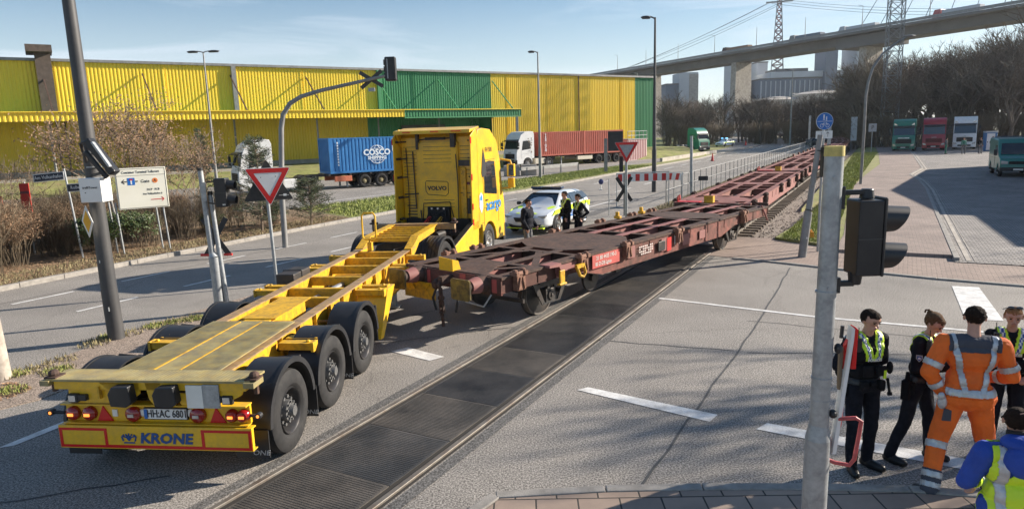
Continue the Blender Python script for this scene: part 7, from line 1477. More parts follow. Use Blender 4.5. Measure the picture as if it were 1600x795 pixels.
for q in 'LR':
    a, e, w_ = [np.array(D[n_ + q]) for n_ in ('sh', 'el', 'wr')]
    t1 = ((c - a) @ (e - a)) / ((e - a) @ (e - a)); t2 = ((c - e) @ (w_ - e)) / ((w_ - e) @ (w_ - e)); d1 = seg_d(c, a, e, .08, .07); d2 = seg_d(c, e, w_, .07, .06)
    p(top & (d1 < .03) & (t1 > .62) & (t1 < .80) & (d1 < d2), .010, 'refl', 'reflective_sleeve_band', .004); p(top & (d2 < .03) & (t2 > .42) & (t2 < .62) & (d2 < d1), .010, 'refl', 'reflective_sleeve_band', .004)
    kn, an = np.array(D['kn' + q]), np.array(D['an' + q]); t3 = ((c - kn) @ (an - kn)) / ((an - kn) @ (an - kn)); leg = (idx == 1) & (seg_d(c, kn, an, .08, .07) < .04)
    p(leg & (t3 > -.02) & (t3 < .13), .008, 'refl', 'reflective_leg_band', .004); p(leg & (t3 > .58), .007, 'gnavy', 'dark_trouser_cuff', .006); p(leg & (t3 > .62) & (t3 < .74), .012, 'refl', 'reflective_leg_band', .004); p(leg & (t3 > .84) & (t3 < .95), .012, 'refl', 'reflective_leg_band', .004)
b = MB(); b.ell((-.235, -.10, .99), (.045, .03, .075), 12, 8); b.ell((-.25, -.11, 1.05), (.035, .025, .045), 10, 8); b.build('grey_glove', 'refl', r, smooth=True)
b = MB(); b.prism([(-.235, .80), (-.15, .80), (-.15, .92), (-.22, .93)], 'y', -.125, -.105); b.build('dark_hip_pocket', 'gnavy', r, bevel=.01)
# man in blue jacket and neon vest, lower right corner
J = dict(hd=(.0, .06, 1.66), hdir=(.35, 1, -.3), elL=(-.30, .06, 1.16), wrL=(-.16, .27, 1.08), elR=(.33, .02, 1.16), wrR=(.2, .25, 1.05), shL=(-.21, 0, 1.43), shR=(.21, 0, 1.43))
r, i, p = person('man in blue hooded jacket and neon yellow vest in the lower right corner', (3.50, 4.45), 14, 1.68, J, dict(top='bluej', leg='pcloth', skin='skin', boot='bootm'), hair='crop', hairm='hairb', coat=.03, z=.10, thick=1.15)
c, idx, D, k = i['cen'], i['idx'], i['D'], i['k']; X, Y, Z = c[:, 0] / k, c[:, 1] / k, c[:, 2] / k; top = idx == 0
ve = top & (np.abs(X) < .195) & (Z < 1.50); p(ve & ~((Y < .05) & (Z > 1.36 - np.abs(X) * .9 + .02) & (np.abs(X) < .1)), .012, 'neon', 'neon_vest', .01)
for s in (-1, 1): p(ve & (np.abs(X - s * .125) < .028) & (Z > .9), .017, 'refl', 'reflective_stripe', .004)
b = MB(); b.ell((0, -.105, 1.33), (.13, .07, .13), 16, 10); b.ell((0, -.05, 1.44), (.135, .10, .06), 16, 10); b.build('hood', 'bluej', r, smooth=True); b = MB(); b.cyl((0, .0, 1.42), (0, .02, 1.50), .085, .07, 18); b.build('dark_collar', 'dk', r, smooth=True)
# person just outside the frame whose hands hold a pen
J = dict(elL=(-.24, .10, 1.16), wrL=(-.16, .40, 1.22), hL=(.1, 1, .1), elR=(.24, .1, 1.15), wrR=(.10, .40, 1.20), hR=(-.35, 1, .0))
r, i, p = person('person at the right picture edge of whom only a hand with a pen shows', (5.66, 6.30), 282, 1.78, J, dict(top='grey', leg='pcloth', skin='skin', boot='bootm'))
b = MB(); b.bar((-.06, .50, 1.20), (.02, .56, 1.30), .008, .008); b.build('pen', 'pblue', r)
# group at the police car
J = dict(elR=(.29, -.02, 1.15), wrR=(.27, .14, .92), elL=(-.29, -.02, 1.15), wrL=(-.25, .18, .95), hd=(0, .05, 1.67))
r, i, p = person('man in a black hooded jacket standing between the yellow cab and the police car', (.50, 20.8), 118, 1.76, J, dict(top='pcloth', leg='grey', skin='skin', boot='bootm'), voxel=.011, coat=.045, slim=1.22, thick=1.15, fingers=True)
J = dict(hd=(0, .06, 1.67), elR=(.24, .0, 1.17), wrR=(.18, .16, .98), elL=(-.25, -.02, 1.17), wrL=(-.24, .12, .95))
r, i, p = person('police officer facing left in front of the police car', (1.85, 22.6), 248, 1.83, J, MC, voxel=.012); officer_gear(r, i, p)
J = dict(hd=(0, .04, 1.67), elL=(-.38, -.10, 1.18), wrL=(-.2, .05, 1.0), elR=(.3, -.05, 1.17), wrR=(.2, .06, 1.0))
r, i, p = person('curly haired police officer with hands on hips beside the police car', (2.25, 22.5), 236, 1.72, J, MC, voxel=.012, hair='curly', slim=.9); officer_gear(r, i, p)
for n_, (x, y, hd_, tp, lg, lab) in enumerate(((48.6, 76.6, 100, 'grey', 'tgreen', 'far person in pale top walking by the white lorry'), (49.9, 75.6, 190, 'tgreen', 'grey', 'far person in a green top standing before the white lorry'), (51.6, 75.4, 170, 'pvest', 'grey', 'far person in a dark jacket left of the portable toilet'), (53.9, 76.8, 190, 'pvest', 'pvest', 'far person in black in front of the portable toilet'))):
    person(lab, (x, y), hd_, 1.78, dict(knL=(-.14, .08, .5), anL=(-.16, .0, .1), knR=(.12, -.02, .5)), dict(top=tp, leg=lg, skin='skin', boot='bootm'), voxel=.028, fingers=False, face=False, z=.04)
# ---------------------------------------------------------------- trees and shrubs
def limb(b, p, d, L, r, depth, rr, tips, spread=.5, droop=0.0, mi=0, nseg=3, gravity=.06, split=(2, 3), shrink=.74):
    pts = [p.copy()]; q = p.copy(); dd = d.copy()
    for i in range(nseg):
        dd = (dd + Vector((rr.uniform(-1, 1), rr.uniform(-1, 1), rr.uniform(-.6, 1) * .5 + gravity)) * .16).normalized(); q = q + dd * (L / nseg); pts.append(q.copy())
    n = 5 if r > .05 else 3; b.tube(pts, r, n, mi, r1=r * .62)
    if depth == 0: tips.append((q, dd)); return
    for k in range(rr.randint(*split)):
        t = 1.0 if k == 0 else rr.uniform(.45, .95); j = min(nseg - 1, int(t * nseg)); o = pts[j].lerp(pts[j + 1], t * nseg - j) if t < 1 else q
        a = Vector((rr.uniform(-1, 1), rr.uniform(-1, 1), rr.uniform(-.35, .75))).normalized(); nd = (dd * (1 - spread) + a * spread).normalized()
        limb(b, o, nd, L * shrink * rr.uniform(.8, 1.15), r * .62 * (1 if k else 1.1), depth - 1, rr, tips, spread, droop, mi, max(2, nseg - 1), gravity, split, shrink)
def bare_tree(name, label, seed, H, loc, depth=5, m='barkd', spread=.42, split=(2, 4), group=None, fork=2, twigs=3, trunk=.25):
    rr = random.Random(seed); t = thing(name, label, 'tree', loc, rr.uniform(0, 360), group)
    b = MB(); r = H * .017; th = H * trunk; pts = [Vector((0, 0, -.3)), Vector((rr.uniform(-.1, .1), rr.uniform(-.1, .1), th * .5)), Vector((rr.uniform(-.2, .2), rr.uniform(-.2, .2), th))]
    b.tube(pts, r * 1.3, 8, r1=r); b.build('trunk', m, t, smooth=True)
    b = MB(); tips = []
    for k in range(fork + 1): a = 6.28 * k / (fork + 1) + rr.uniform(-.4, .4); limb(b, pts[-1], Vector((cos(a) * .45, sin(a) * .45, 1)).normalized(), H * .24, r * .72, depth, rr, tips, spread, split=split)
    for q, d in tips:
        for k in range(twigs):
            a = (d + Vector((rr.uniform(-1, 1), rr.uniform(-1, 1), rr.uniform(-.5, .9))) * .8).normalized(); e = q + a * H * rr.uniform(.03, .075); w = H * .0011; s = a.orthogonal().normalized() * w; s2 = a.cross(s).normalized() * w
            b.add([q + s, q - s * .5 + s2, q - s * .5 - s2, e], [(0, 1, 3), (1, 2, 3), (2, 0, 3)])
    b.build('crown', m, t, fix=False); return t
g_ = 'bare trees beyond the railway and yard'
pro = [bare_tree('bare_tree', 'bare grey brown tree in the wood behind the track and the yard', 30 + k, 12.5, (0, 0, 0), 4, ('barkd', 'bark', 'barkd', 'bark')[k], (.40, .46, .5, .36)[k], group=g_, twigs=5, trunk=(.22, .12, .16, .10)[k], fork=(2, 3, 3, 2)[k]) for k in range(4)]
place = []; rr = random.Random(77)
# left middle belt (behind the green tractor, below the bridge)
for k in range(96):
    u = rr.random(); az = radians(12.8 + 14.5 * u); d = rr.uniform(165, 250) if k % 2 else rr.uniform(150, 185); place.append((d * sin(az), d * cos(az), rr.uniform(.78, 1.08)))
# right belt behind the yard
for k in range(62):
    u = rr.random(); az = radians(26.5 + 13.5 * u); d = rr.uniform(122, 170); place.append((d * sin(az), d * cos(az), rr.uniform(1.05, 1.55) * (1 + .32 * u)))
for k in range(12): az = radians(27.5 + 12.5 * rr.random()); d = rr.uniform(119, 128); place.append((d * sin(az), d * cos(az), rr.uniform(.9, 1.2)))
for i_, (x, y, s) in enumerate(place):
    s *= 1.0
    if i_ < 4: o = pro[i_]; o.location = (x, y, -.2); o.scale = (s, s, s)
    else: dup(pro[i_ % 4], (x, y, -.2), scale=(s * rr.uniform(.85, 1.15), s * rr.uniform(.85, 1.15), s), rz=rr.uniform(0, 6.28))
# bigger oak like trees right
for k, (x, y, H, lab) in enumerate(((62.5, 86, 13.5, 'large dark spreading oak behind the portable toilet'), (70, 88, 16, 'tall dark spreading oak at the right picture edge'), (66, 100, 17, 'dark oak behind the white lorry'))):
    bare_tree('oak_tree', lab, 90 + k, H, (x, y, -.1), 5, 'barkd', .52, (2, 3), fork=3, twigs=4, trunk=.2)
# undergrowth at the foot of the woods
def bush_mesh(name, label, seed, H, R, mt, leaf=None, nleaf=0, lsz=.04, stems=14, group=None, cat='shrub', depth=2, spread=.35, twigs=2, twm=None):
    rr = random.Random(seed); t = thing(name, label, cat, (0, 0, 0), 0, group); b = MB(); tips = []
    for k in range(stems):
        a = rr.uniform(0, 6.28); q = R * .4 * rr.random(); limb(b, Vector((cos(a) * q, sin(a) * q, 0)), Vector((cos(a) * R / H * .6 * rr.random(), sin(a) * R / H * .6 * rr.random(), 1)).normalized(), H * .42, .008 + H * .0035, depth, rr, tips, spread, nseg=3, shrink=.68)
    for q, d in tips:
        for k in range(twigs):
            a = (d + Vector((rr.uniform(-1, 1), rr.uniform(-1, 1), rr.uniform(-.3, .9))) * .7).normalized(); e = q + a * H * rr.uniform(.06, .16); w = .004 + H * .0007; s = a.orthogonal().normalized() * w
            b.add([q + s, q - s, e], [(0, 1, 2)])
    b.build('stems', mt, t, fix=False)
    if leaf:
        b = MB()
        for k in range(nleaf):
            q, d = rr.choice(tips); q = q + Vector((rr.gauss(0, 1), rr.gauss(0, 1), rr.gauss(0, 1))) * H * .07; a = Vector((rr.uniform(-1, 1), rr.uniform(-1, 1), rr.uniform(-1, 1))).normalized() * lsz; c = a.orthogonal().normalized() * lsz * .45
            b.add([q - a, q + c, q + a, q - c], [(0, 1, 2, 3)])
        b.build('foliage', leaf, t, fix=False)
    return t
# left thicket between main road and warehouse
g2 = 'brown leafless shrubs along the left verge'; g3 = 'shrubs with dry brown leaves along the left verge'; g5 = 'green bushes in the left thicket'
pA = [bush_mesh('leafless_shrub', 'leafless brown shrub in the roadside thicket at left', 200 + k, 2.3, 1.3, 'twig', None, 0, stems=20, group=g2, depth=3, twigs=3) for k in range(3)]
pB = [bush_mesh('beech_shrub', 'shrub with dry brown leaves in the roadside thicket at left', 210 + k, 2.6, 1.3, 'twig', 'leafb', 4200, .030, stems=16, group=g3, depth=3) for k in range(2)]
pC = [bush_mesh('evergreen_bush', 'small green leaved bush in the roadside thicket at left', 220 + k, 1.5, 1.0, 'bark', 'leafg', 2600, .05, stems=16, group=g5, depth=2) for k in range(2)]
rr = random.Random(5); cnt = {'A': 0, 'B': 0, 'C': 0}; VA, VB = Vector((-14.6, 16.3, 0)), Vector((-8.4, 31.6, 0))
def put(kind, protos, x, y, s, sz=1.0):
    i = cnt[kind]; cnt[kind] += 1; z = .1
    if i < len(protos): o = protos[i]; o.location = (x, y, z); o.scale = (s, s, s * sz); o.rotation_euler = (0, 0, rr.uniform(0, 6.28))
    else: dup(protos[i % len(protos)], (x, y, z), scale=(s, s, s * sz), rz=rr.uniform(0, 6.28))
nrmv = Vector((-.93, .36, 0))
def blocked(p):
    for bx, by in ((-14.95, 24.6), (-16.7, 23.6), (-19.2, 25.5)):
        d_ = Vector((-bx, -by, 0)).normalized(); r_ = p - Vector((bx, by, 0)); t_ = r_.dot(d_)
        if -.3 < t_ < 7 and (r_ - d_ * t_).length < .55: return True
    return False
for k in range(170):
    u = rr.random(); d = 1.3 + 6.5 * rr.random() ** .9; p = VA.lerp(VB, -.12 + u * 1.02) + nrmv * d
    if u > .78 and d > 4: continue
    if blocked(p): continue
    if abs(p.x + 12.6) < 1.5 and p.y < 24.2: continue
    put('A', pA, p.x, p.y, rr.uniform(.55, 1.05) * (1 - .35 * u) * (1 + .55 * max(0, 1 - u * 1.7) * min(1, d / 4)), 1.1)
for k in range(44):
    u = rr.random() * .8; d = 2.5 + 5 * rr.random(); p = VA.lerp(VB, -.05 + u) + nrmv * d
    if abs(p.x + 12.6) < 1.6 and p.y < 24.2: continue
    put('B', pB, p.x, p.y, rr.uniform(.45, .8) * (1 - .25 * u))
for x, y, s in ((-13.6, 22.7, .8), (-14.1, 23.3, 1.0), (-13.4, 24.4, .9), (-15.6, 24.6, .9), (-17.6, 22.5, .9), (-12.0, 27.2, .7), (-10.6, 30.2, .7)): put('C', pC, x, y, s)
for k, (x, y, s, lab) in enumerate(((-16.2, 28.5, 1.9, 'taller shrub full of dry brown leaves in front of the yellow wall'), (-13.9, 29.0, 1.45, 'pale brown leafy shrub right of the tall one, behind the direction board'), (-18.4, 25.0, 1.25, 'thin willowy shrub with hanging twigs near the left edge'))):
    bs = bush_mesh('tall_shrub', lab, 240 + k, 2.6, 1.2, 'bark', 'leafb', (4200, 2600, 600)[k], .030, stems=9, depth=4, spread=.42, twigs=3); bs.location = (x, y, .1); bs.scale = (s,) * 3
# pine by the lorry
def pine(label, loc, H, R, seed, n=150):
    rr = random.Random(seed); t = thing('pine_tree', label, 'tree', loc, 0); b = MB(); b.tube([(0, 0, 0), (.05, 0, H * .5), (0, .05, H)], .06, 6, r1=.015); b.build('trunk', 'bark', t); b = MB(); w = MB()
    for k in range(n):
        z = H * (.08 + .92 * rr.random() ** .9); L = R * (1.08 - z / H) ** .55 * rr.uniform(.45, 1.1); a = rr.uniform(0, 6.28); e = Vector((cos(a) * L, sin(a) * L, z + L * rr.uniform(.1, .55))); o = Vector((0, 0, z)); w.tube([o, e], .012, 3)
        for q in range(34):
            f = rr.uniform(.35, 1.05); c = o.lerp(e, f) + Vector((rr.gauss(0, .05), rr.gauss(0, .05), rr.gauss(0, .05))); d = ((e - o).normalized() + Vector((rr.uniform(-1, 1), rr.uniform(-1, 1), rr.uniform(-.4, 1)))).normalized() * .10; s = d.orthogonal().normalized() * .012
            b.add([c + s, c - s, c + d], [(0, 1, 2)])
    w.build('branches', 'bark', t); b.build('needles', 'pine', t, fix=False); return t
pine('dark pine bush in front of the white lorry cab, behind the big yield sign', (-10.2, 27.8, .1), 3.7, 1.3, 1, 170); pine('low pine bush spreading right of the yield sign post', (-8.7, 29.6, .1), 1.9, 1.4, 2, 130); pine('slim young pine beside the leafy shrub before the yellow wall', (-14.0, 31.5, .1), 4.2, .55, 3, 90)
# undergrowth protos by the woods (low)
for k in range(120):
    az = radians(12.5 + 27.5 * rr.random()); d = rr.uniform(112, 150) if az > radians(26.5) else rr.uniform(150, 175); x, y = d * sin(az), d * cos(az); dup(pA[k % 3], (x, y, -.2), scale=(2.6, 2.6, 2.0), rz=rr.uniform(0, 6.28))
for o in list(COL.objects):
    if o.name.startswith('leafless_shrub') and o.location.y > 100: o['label'] = 'low leafless undergrowth at the foot of the distant bare trees'; o['group'] = 'undergrowth below the distant trees'
# off-frame trees and building on the right that shade the junction and the yard
for k, (x, y, H) in enumerate(((24.0, 13.2, 12.5), (33.5, 16.5, 14), (27.0, 8.5, 13), (36, 22.5, 13), (16.5, 2.5, 9))):
    o = dup(pro[k % 4], (x, y, 0), scale=(H / 12.5,) * 3, rz=k * 1.3); o['label'] = 'bare street tree beside the junction right of the picture'; o['group'] = 'street trees right of the junction'
bt = thing('brick_building', 'plain brick building right of the yard, outside the picture', 'building', (0, 0, 0), 0)
b = MB(); q = [ST(34.5, 13.1), ST(34.5, 40), ST(72, 40), ST(72, 12.6), ST(52.3, 9.9), ST(42.2, 11.5), ST(42.2, 12.8)]; z1 = 6.0
b.prism([(p.x, p.y) for p in q], 'z', 0, z1); b.build('wall', mat('brick_wall', (.3, .13, .09), .9), bt)
b = MB(); b.prism([(p.x, p.y) for p in q], 'z', z1 + .01, z1 + .2); b.build('roof', 'poleg', bt)
# portable toilet, white fence panel, heap
t = thing('portable_toilet', 'blue and white portable toilet under the oak', 'portable toilet', (56.2, 80.6, .03), 205)
b = MB(); b.box(-.6, .6, -.6, .6, .05, 2.15); b.build('cabin', mat('toilet_blue', (.05, .17, .36), .5), t, bevel=.04); b = MB(); b.box(-.62, .62, -.62, .62, 2.15, 2.3); b.build('roof', 'ltgrey', t, bevel=.05); b = MB(); b.box(-.38, .40, .6, .63, .15, 2.05); d = b.build('door', 'white', t); b = MB(); b.box(.28, .34, .63, .65, 1.0, 1.15); b.build('handle', 'blk', d)
t = thing('heap', 'low grey rubble heap beside the track beyond the footway', 'rubble heap', (43.5, 96, 0), 0); b = MB(); r_ = random.Random(9)
for k in range(46): a = r_.uniform(0, 6.28); q = r_.random(); b.ell((cos(a) * q * 2.4, sin(a) * q * 1.5, .1 + .55 * (1 - q)), (r_.uniform(.3, .6),) * 2 + (r_.uniform(.2, .45),), 7, 5)
b.build('rubble', 'conc', t)
t = thing('container_stack', 'pale narrow panel standing left of the green parked lorry', 'panel', (50.4, 101, 0), 30); b = MB(); b.box(-.4, .4, 0, .1, 1.2, 4.6); b.build('panel', 'ltgrey', t); b = MB(); b.box(-.35, -.25, .1, .2, 0, 4.5); b.build('post', 'poleg', t)
t.name = 'white_panel'
t = thing('site_cabin', 'dark corrugated site cabin with striped pale and maroon cladding beside the truck road', 'cabin', (17.4, 87.5, .05), -54)
b = MB(); b.box(-5.2, 0.2, 0, 2.3, 0, 2.5); b.build('cabin_body', 'pink', t)
b = MB()
for k in range(11): b.box(-5.1 + k * .48, -4.86 + k * .48, -.03, -.002, .05, 2.45)
b.build('maroon_stripes', 'maroon', t)
b = MB(); b.box(-5.3, .3, -.1, 2.4, 2.5, 2.58); b.build('roof', 'poleg', t); b = MB()
for z in (3.0, 3.5): b.tube([(-5.2, 0, z), (.2, 0, z)], .03, 6)
for k in range(6): b.cyl((-5.2 + k * 1.08, 0, 2.58), (-5.2 + k * 1.08, 0, 3.5), .03, .03, 6)
b.build('roof_railing', 'galv', t)
t = thing('dark_panel', 'dark back of a large sign beside the rear of the brown red container', 'sign', (8.7, 60.5, .05), 0); b = MB(); b.box(.0, 1.3, 0, .06, 1.9, 3.6); b.build('sign_plate', 'blk', t); b = MB(); b.bar((-.2, .1, 0), (-.2, .1, 3.0), .3, .1); b.build('post', 'poleg', t)
# concrete kerb wall, guard rail, block
tag(MB().add([], []).bar((17.0, 77.0, .25), (29.5, 98.5, .25), .3, .55).build('low_wall', 'conc'), 'low pale concrete wall along the far end of the truck road', 'wall')
t = thing('guard_rail', 'grey steel guard rail in front of the container lorry by the yellow wall', 'guard rail', (0, 0, 0), 0); P = [(-1.2, 58.2), (1.0, 58.8), (3.5, 61.5), (6.5, 65.0)]
b = MB()
for a, c in zip(P[:-1], P[1:]): b.bar((*a, .72), (*c, .72), .06, .30)
b.build('beam', 'poleg', t)
for k in range(6): f_ = k / 5 * (len(P) - 1.001); i = int(f_); a = Vector((*P[i], 0)).lerp(Vector((*P[i + 1], 0)), f_ - i); b = MB(); b.bar(a, a + Vector((0, 0, .8)), .1, .12); b.build('post', 'poleg', t)
for k, (x, y) in enumerate(((.2, 60.2), (1.7, 60.6))): tag(MB().box(-.7, .7, -.3, .3, 0, .95).build('concrete_block', 'conc', loc=(x, y, .05), bevel=.04), ('concrete block at the foot of the grey canopy column', 'second concrete block, right of the one at the canopy column')[k], 'concrete block')
# ---------------------------------------------------------------- far structures
A_ = Vector((72.6, 330, 32.4)); B_ = Vector((142.9, 195, 33.6))
br = thing('motorway_bridge', 'high concrete motorway bridge crossing the background on tall piers', 'bridge', (0, 0, 0), 0)
d_ = (B_ - A_).normalized(); a_ = A_ - d_ * 150; c_ = B_ + d_ * 120; nx = Vector((d_.y, -d_.x, 0)).normalized()
def deck(p, q, w, h0, h1, m, nm): b = MB(); b.bar(p + Vector((0, 0, (h0 + h1) / 2)), q + Vector((0, 0, (h0 + h1) / 2)), w, abs(h1 - h0)); return b.build(nm, m, br)
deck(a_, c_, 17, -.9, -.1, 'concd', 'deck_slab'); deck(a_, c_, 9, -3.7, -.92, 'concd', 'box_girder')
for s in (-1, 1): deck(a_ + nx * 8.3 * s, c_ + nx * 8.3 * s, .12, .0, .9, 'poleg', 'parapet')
for P in ((1032, 330.0), (1171, 297.0), (1376, 247.0)):
    t_ = None; best = None
    for i in range(0, 400):
        q = a_.lerp(c_, i / 400); px = 800 + 1067 * (q.x) / (q.y * cos(PITCH) - (q.z - CAMH) * sin(PITCH)); px += 0.03 * (q.z - CAMH) / q.y * 1067
        if best is None or abs(px - P[0]) < best[0]: best = (abs(px - P[0]), q)
    q = best[1]; b = MB(); ang = atan2(d_.y, d_.x); u, v = Vector((d_.x, d_.y, 0)).normalized() * 1.3, nx * 4.2; lo = [Vector((q.x, q.y, -1)) + u * s * 1.2 + v * t1 * 1.15 for s, t1 in ((-1, -1), (1, -1), (1, 1), (-1, 1))]; hi = [Vector((q.x, q.y, q.z - 3.7)) + u * s + v * t1 for s, t1 in ((-1, -1), (1, -1), (1, 1), (-1, 1))]
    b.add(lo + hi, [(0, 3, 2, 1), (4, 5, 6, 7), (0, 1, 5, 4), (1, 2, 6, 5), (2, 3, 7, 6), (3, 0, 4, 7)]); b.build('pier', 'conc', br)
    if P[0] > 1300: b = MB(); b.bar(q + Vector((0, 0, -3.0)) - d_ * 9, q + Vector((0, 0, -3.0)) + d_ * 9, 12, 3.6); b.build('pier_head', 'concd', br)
b = MB(); b.tube([q + Vector((-3, 0, -8)), q + Vector((-3, 0, -4))], .2, 4) if False else None
for k in range(14): 
    q = a_.lerp(c_, .30 + k * .052); b = MB(); b.cyl(q + nx * 8, q + nx * 8 + Vector((0, 0, 7.5)), .14, .07, 6)
    if k % 3 == 0: b.bar(q + nx * 8 + Vector((0, 0, 7.5)), q + nx * 8 + Vector((-1.6, 0, 7.8)), .15, .1)
    b.build('lamp_column', 'poleg', br)
def far_truck(f0, L, m, mc, lab):
    q = A_.lerp(B_, f0) + nx * 3.2; t = thing('bridge_lorry', lab, 'truck', (q.x, q.y, q.z - .9), 0); L = L * .82; t.rotation_euler = (0, -math.asin(-d_.z) * 0, atan2(d_.y, d_.x)); z = 1.0
    b = MB(); b.box(0, L, -1.25, 1.25, z, 3.3); b.build('trailer_box', m, t, bevel=.05); b = MB(); b.prism([(-2.8, .6), (-.4, .6), (-.4, 3.7), (-2.2, 3.7), (-2.75, 2.4)], 'y', -1.2, 1.2); b.build('cab', mc, t, bevel=.08)
    b = MB()
    for x in (-1.9, 1.0, L - 3.2, L - 2): b.cyl((x, -1.25, .5), (x, 1.25, .5), .5, .5, 12)
    b.build('wheels', 'tyre', t)
far_truck(.30, 13.6, 'leafb', 'rust', 'yellowish lorry crossing the high bridge'); far_truck(.52, 13.0, 'silo', 'poleg', 'dark blue lorry on the high bridge near the pylon'); far_truck(.865, 13, 'ltgrey', 'tred', 'red and white lorry on the bridge at the far right'); far_truck(.655, 13, 'ltgrey', 'ltgrey', 'pale lorry on the bridge near the third pier')
# stay cables rising to the right
sc = thing('stay_cables', 'thin slanting stay cables of the bridge fanning up at the top right', 'cables', (0, 0, 0), 0)
apex = B_ + d_ * 10 + Vector((0, 0, 95))
for k in range(9): q = A_.lerp(B_, .66 + k * .05); b = MB(); b.tube([q, apex + Vector((0, 0, 2.0 * k - 8))], .10, 4); b.build('cable', 'wire', sc)
# silos and warehouses of the grain terminal
def bld(name, label, px0, px1, ztop, D, m='ltgrey', depth=14, parts=()):
    x0, x1 = (px0 - 800) / 1067 * D * 1.0, (px1 - 800) / 1067 * D * 1.0; t = thing(name, label, 'building', (0, 0, 0), 0); b = MB(); b.box(x0, x1, D, D + depth, -1, ztop); b.build('wall', m, t); b = MB(); b.box(x0 - .3, x1 + .3, D - .3, D + depth + .3, ztop + .02, ztop + .8); b.build('roof', 'concd', t); return t, x0, x1
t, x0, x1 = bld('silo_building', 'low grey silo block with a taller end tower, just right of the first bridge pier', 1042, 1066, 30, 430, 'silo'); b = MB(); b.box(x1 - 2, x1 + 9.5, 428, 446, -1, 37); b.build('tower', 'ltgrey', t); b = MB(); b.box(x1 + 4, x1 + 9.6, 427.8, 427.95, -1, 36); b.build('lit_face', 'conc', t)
t, x0, x1 = bld('silo_tower', 'white silo tower with a round logo panel beside the second bridge pier', 1146, 1172, 46, 452, 'ltgrey', 22)
b = MB()
for r0 in range(3):
    for c0 in range(2): b.box(x0 + 3.5 + c0 * 3, x0 + 4.8 + c0 * 3, 451.6, 451.95, 33 + r0 * 3.6, 35 + r0 * 3.6)
b.build('window', 'silo', t)
b = MB(); b.box(x0 + 1.8, x0 + 10, 451.5, 451.9, 17, 28.5); lp = b.build('logo_panel', 'white', t); b = MB(); b.tube([(x0 + 6 + 2.2 * cos(a * pi / 8), 451.3, 24.8 + 1.6 * sin(a * pi / 8)) for a in range(14)], .3, 5); b.build('logo_leaf', 'silo', lp); text('lettering', 'ADM', 3.0, 'dk', lp, (x0 + 6, 451.3, 20.8), RX)
t, x0, x1 = bld('silo_building', 'white block behind the second bridge pier, lower than the logo tower', 1180, 1196, 45, 470, 'ltgrey')
t, x0, x1 = bld('grain_store', 'very long blue grey grain store with vertical ribs and a pale roof band', 1186, 1348, 32, 440, 'silo', 30)
b = MB(); 
for k in range(22): b.box(x0 + k * (x1 - x0) / 22, x0 + k * (x1 - x0) / 22 + .5, 439.2, 439.95, 0, 31)
b.build('wall_ribs', 'ltgrey', t)
b = MB(); b.box(x0 + 6, x1 - 6, 439, 470, 32.9, 36.5); b.build('roof_band', 'ltgrey', t); b = MB(); b.box(x0 + 10, x0 + 30, 441, 460, 36.6, 38.5); b.build('roof_house', 'concd', t)
t, x0, x1 = bld('silo_tower', 'slim grey shaft tower rising from the long grain store', 1284, 1302, 53, 436, 'silo', 16)
t, x0, x1 = bld('silo_tower', 'bright white cube shaped tower at the right end of the grain store', 1331, 1366, 56, 434, 'ltgrey', 20); b = MB()
for r0 in range(3): b.box(x0 + 4, x0 + 5.6, 433.6, 433.95, 38 + r0 * 4.6, 40 + r0 * 4.6)
b.build('window', 'silo', t); 
for k, (px, r, z, D, lab) in enumerate(((1213, 10.5, 14.4, 305, 'low cream storage tank behind the trees, the left one'), (1279, 11.5, 16.3, 300, 'low cream storage tank behind the trees, the right one'))):
    x = (px - 800) / 1067 * D; t = thing('storage_tank', lab, 'tank', (x, D, 0), 0); b = MB(); b.cyl((0, 0, -1), (0, 0, z), r, r, 40); b.build('shell', 'tank', t, smooth=True); b = MB(); b.lathe([(z, r + .1), (z + .9, r * .7), (z + 1.5, r * .35), (z + 1.7, .01)], (0, 0, 0), 'z', 40); b.build('dome_roof', 'tank', t, smooth=True)
    b = MB(); b.tube([(cos(a * .2) * r, sin(a * .2) * r, z + .9) for a in range(32)], .12, 4, closed=True); b.build('roof_railing', 'poleg', t)
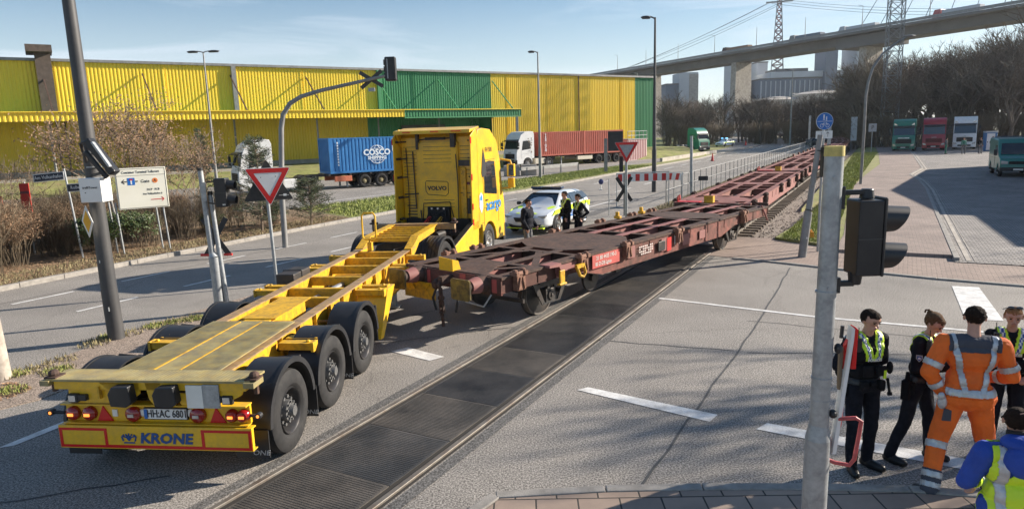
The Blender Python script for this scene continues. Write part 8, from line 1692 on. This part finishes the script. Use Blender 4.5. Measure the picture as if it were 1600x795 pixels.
# pylon with lines
def lattice(root, H, w0, w1, n, r, m, m2=None):
    b = MB(); b2 = MB()
    def c(f, i): w = (w0 + (w1 - w0) * f) / 2; return Vector(((-w, w, w, -w)[i], (-w, -w, w, w)[i], H * f))
    for i in range(4): b.tube([c(k / n, i) for k in range(n + 1)], r * 1.6, 4)
    b.build('leg_frame', m, root)
    for k in range(n):
        for i in range(4): j = (i + 1) % 4; b2.tube([c(k / n, i), c((k + 1) / n, j)], r, 3); b2.tube([c(k / n, j), c((k + 1) / n, i)], r, 3); b2.tube([c((k + 1) / n, i), c((k + 1) / n, j)], r, 3)
    b2.build('bracing', m2 or m, root)
py = thing('power_pylon', 'tall red and white lattice power pylon behind the bridge', 'pylon', (175, 455, 0), 20); lattice(py, 84, 11.5, 2.2, 20, .22, 'poleg', 'maroon')
for z, w in ((81, 16),): b = MB(); b.bar((-w / 2, 0, z), (w / 2, 0, z), .8, .9); b.build('cross_arm', 'poleg', py)
lm = thing('lattice_mast', 'slender grey lattice mast rising out of the picture above the green lorry', 'mast', (58.2, 106, 0), 15); lattice(lm, 46, 2.0, 1.9, 26, .05, 'poleg', 'poleg')
t = thing('power_lines', 'thin overhead power lines crossing the sky to the pylon', 'cables', (0, 0, 0), 0)
for k, (z0, z1, x1) in enumerate(((80, 36, 30), (81.5, 38, 34), (79, 33, 28), (82, 41, 40))):
    b = MB(); P = []
    for i in range(13): u = i / 12; P.append(Vector((167 + k * 4, 455, z0)).lerp(Vector((x1, 640, z1)), u) - Vector((0, 0, 14 * 4 * u * (1 - u) * .4)))
    b.tube(P, .13, 3); b.build('cable', 'wire', t)
for k in range(3):
    b = MB(); P = [Vector((170 + k * 4, 455, 80 + k)).lerp(Vector((420, 400, 70 + k * 3)), i / 10) - Vector((0, 0, 10 * 4 * i / 10 * (1 - i / 10))) for i in range(11)]; b.tube(P, .13, 3); b.build('cable', 'wire', t)
# haze
hz = MB().box(-420, 520, -8, 720, -1.4, 150).build('haze', []); struct(hz, 'stuff')
hm_ = bpy.data.materials.new('haze'); hm_.use_nodes = True; nt_ = hm_.node_tree; nt_.nodes.clear(); o_ = nt_.nodes.new('ShaderNodeOutputMaterial'); v_ = nt_.nodes.new('ShaderNodeVolumePrincipled')
v_.inputs['Color'].default_value = (.80, .88, 1.0, 1); v_.inputs['Density'].default_value = 0.00014; v_.inputs['Anisotropy'].default_value = .3; nt_.links.new(v_.outputs[0], o_.inputs['Volume']); hz.data.materials.append(hm_)
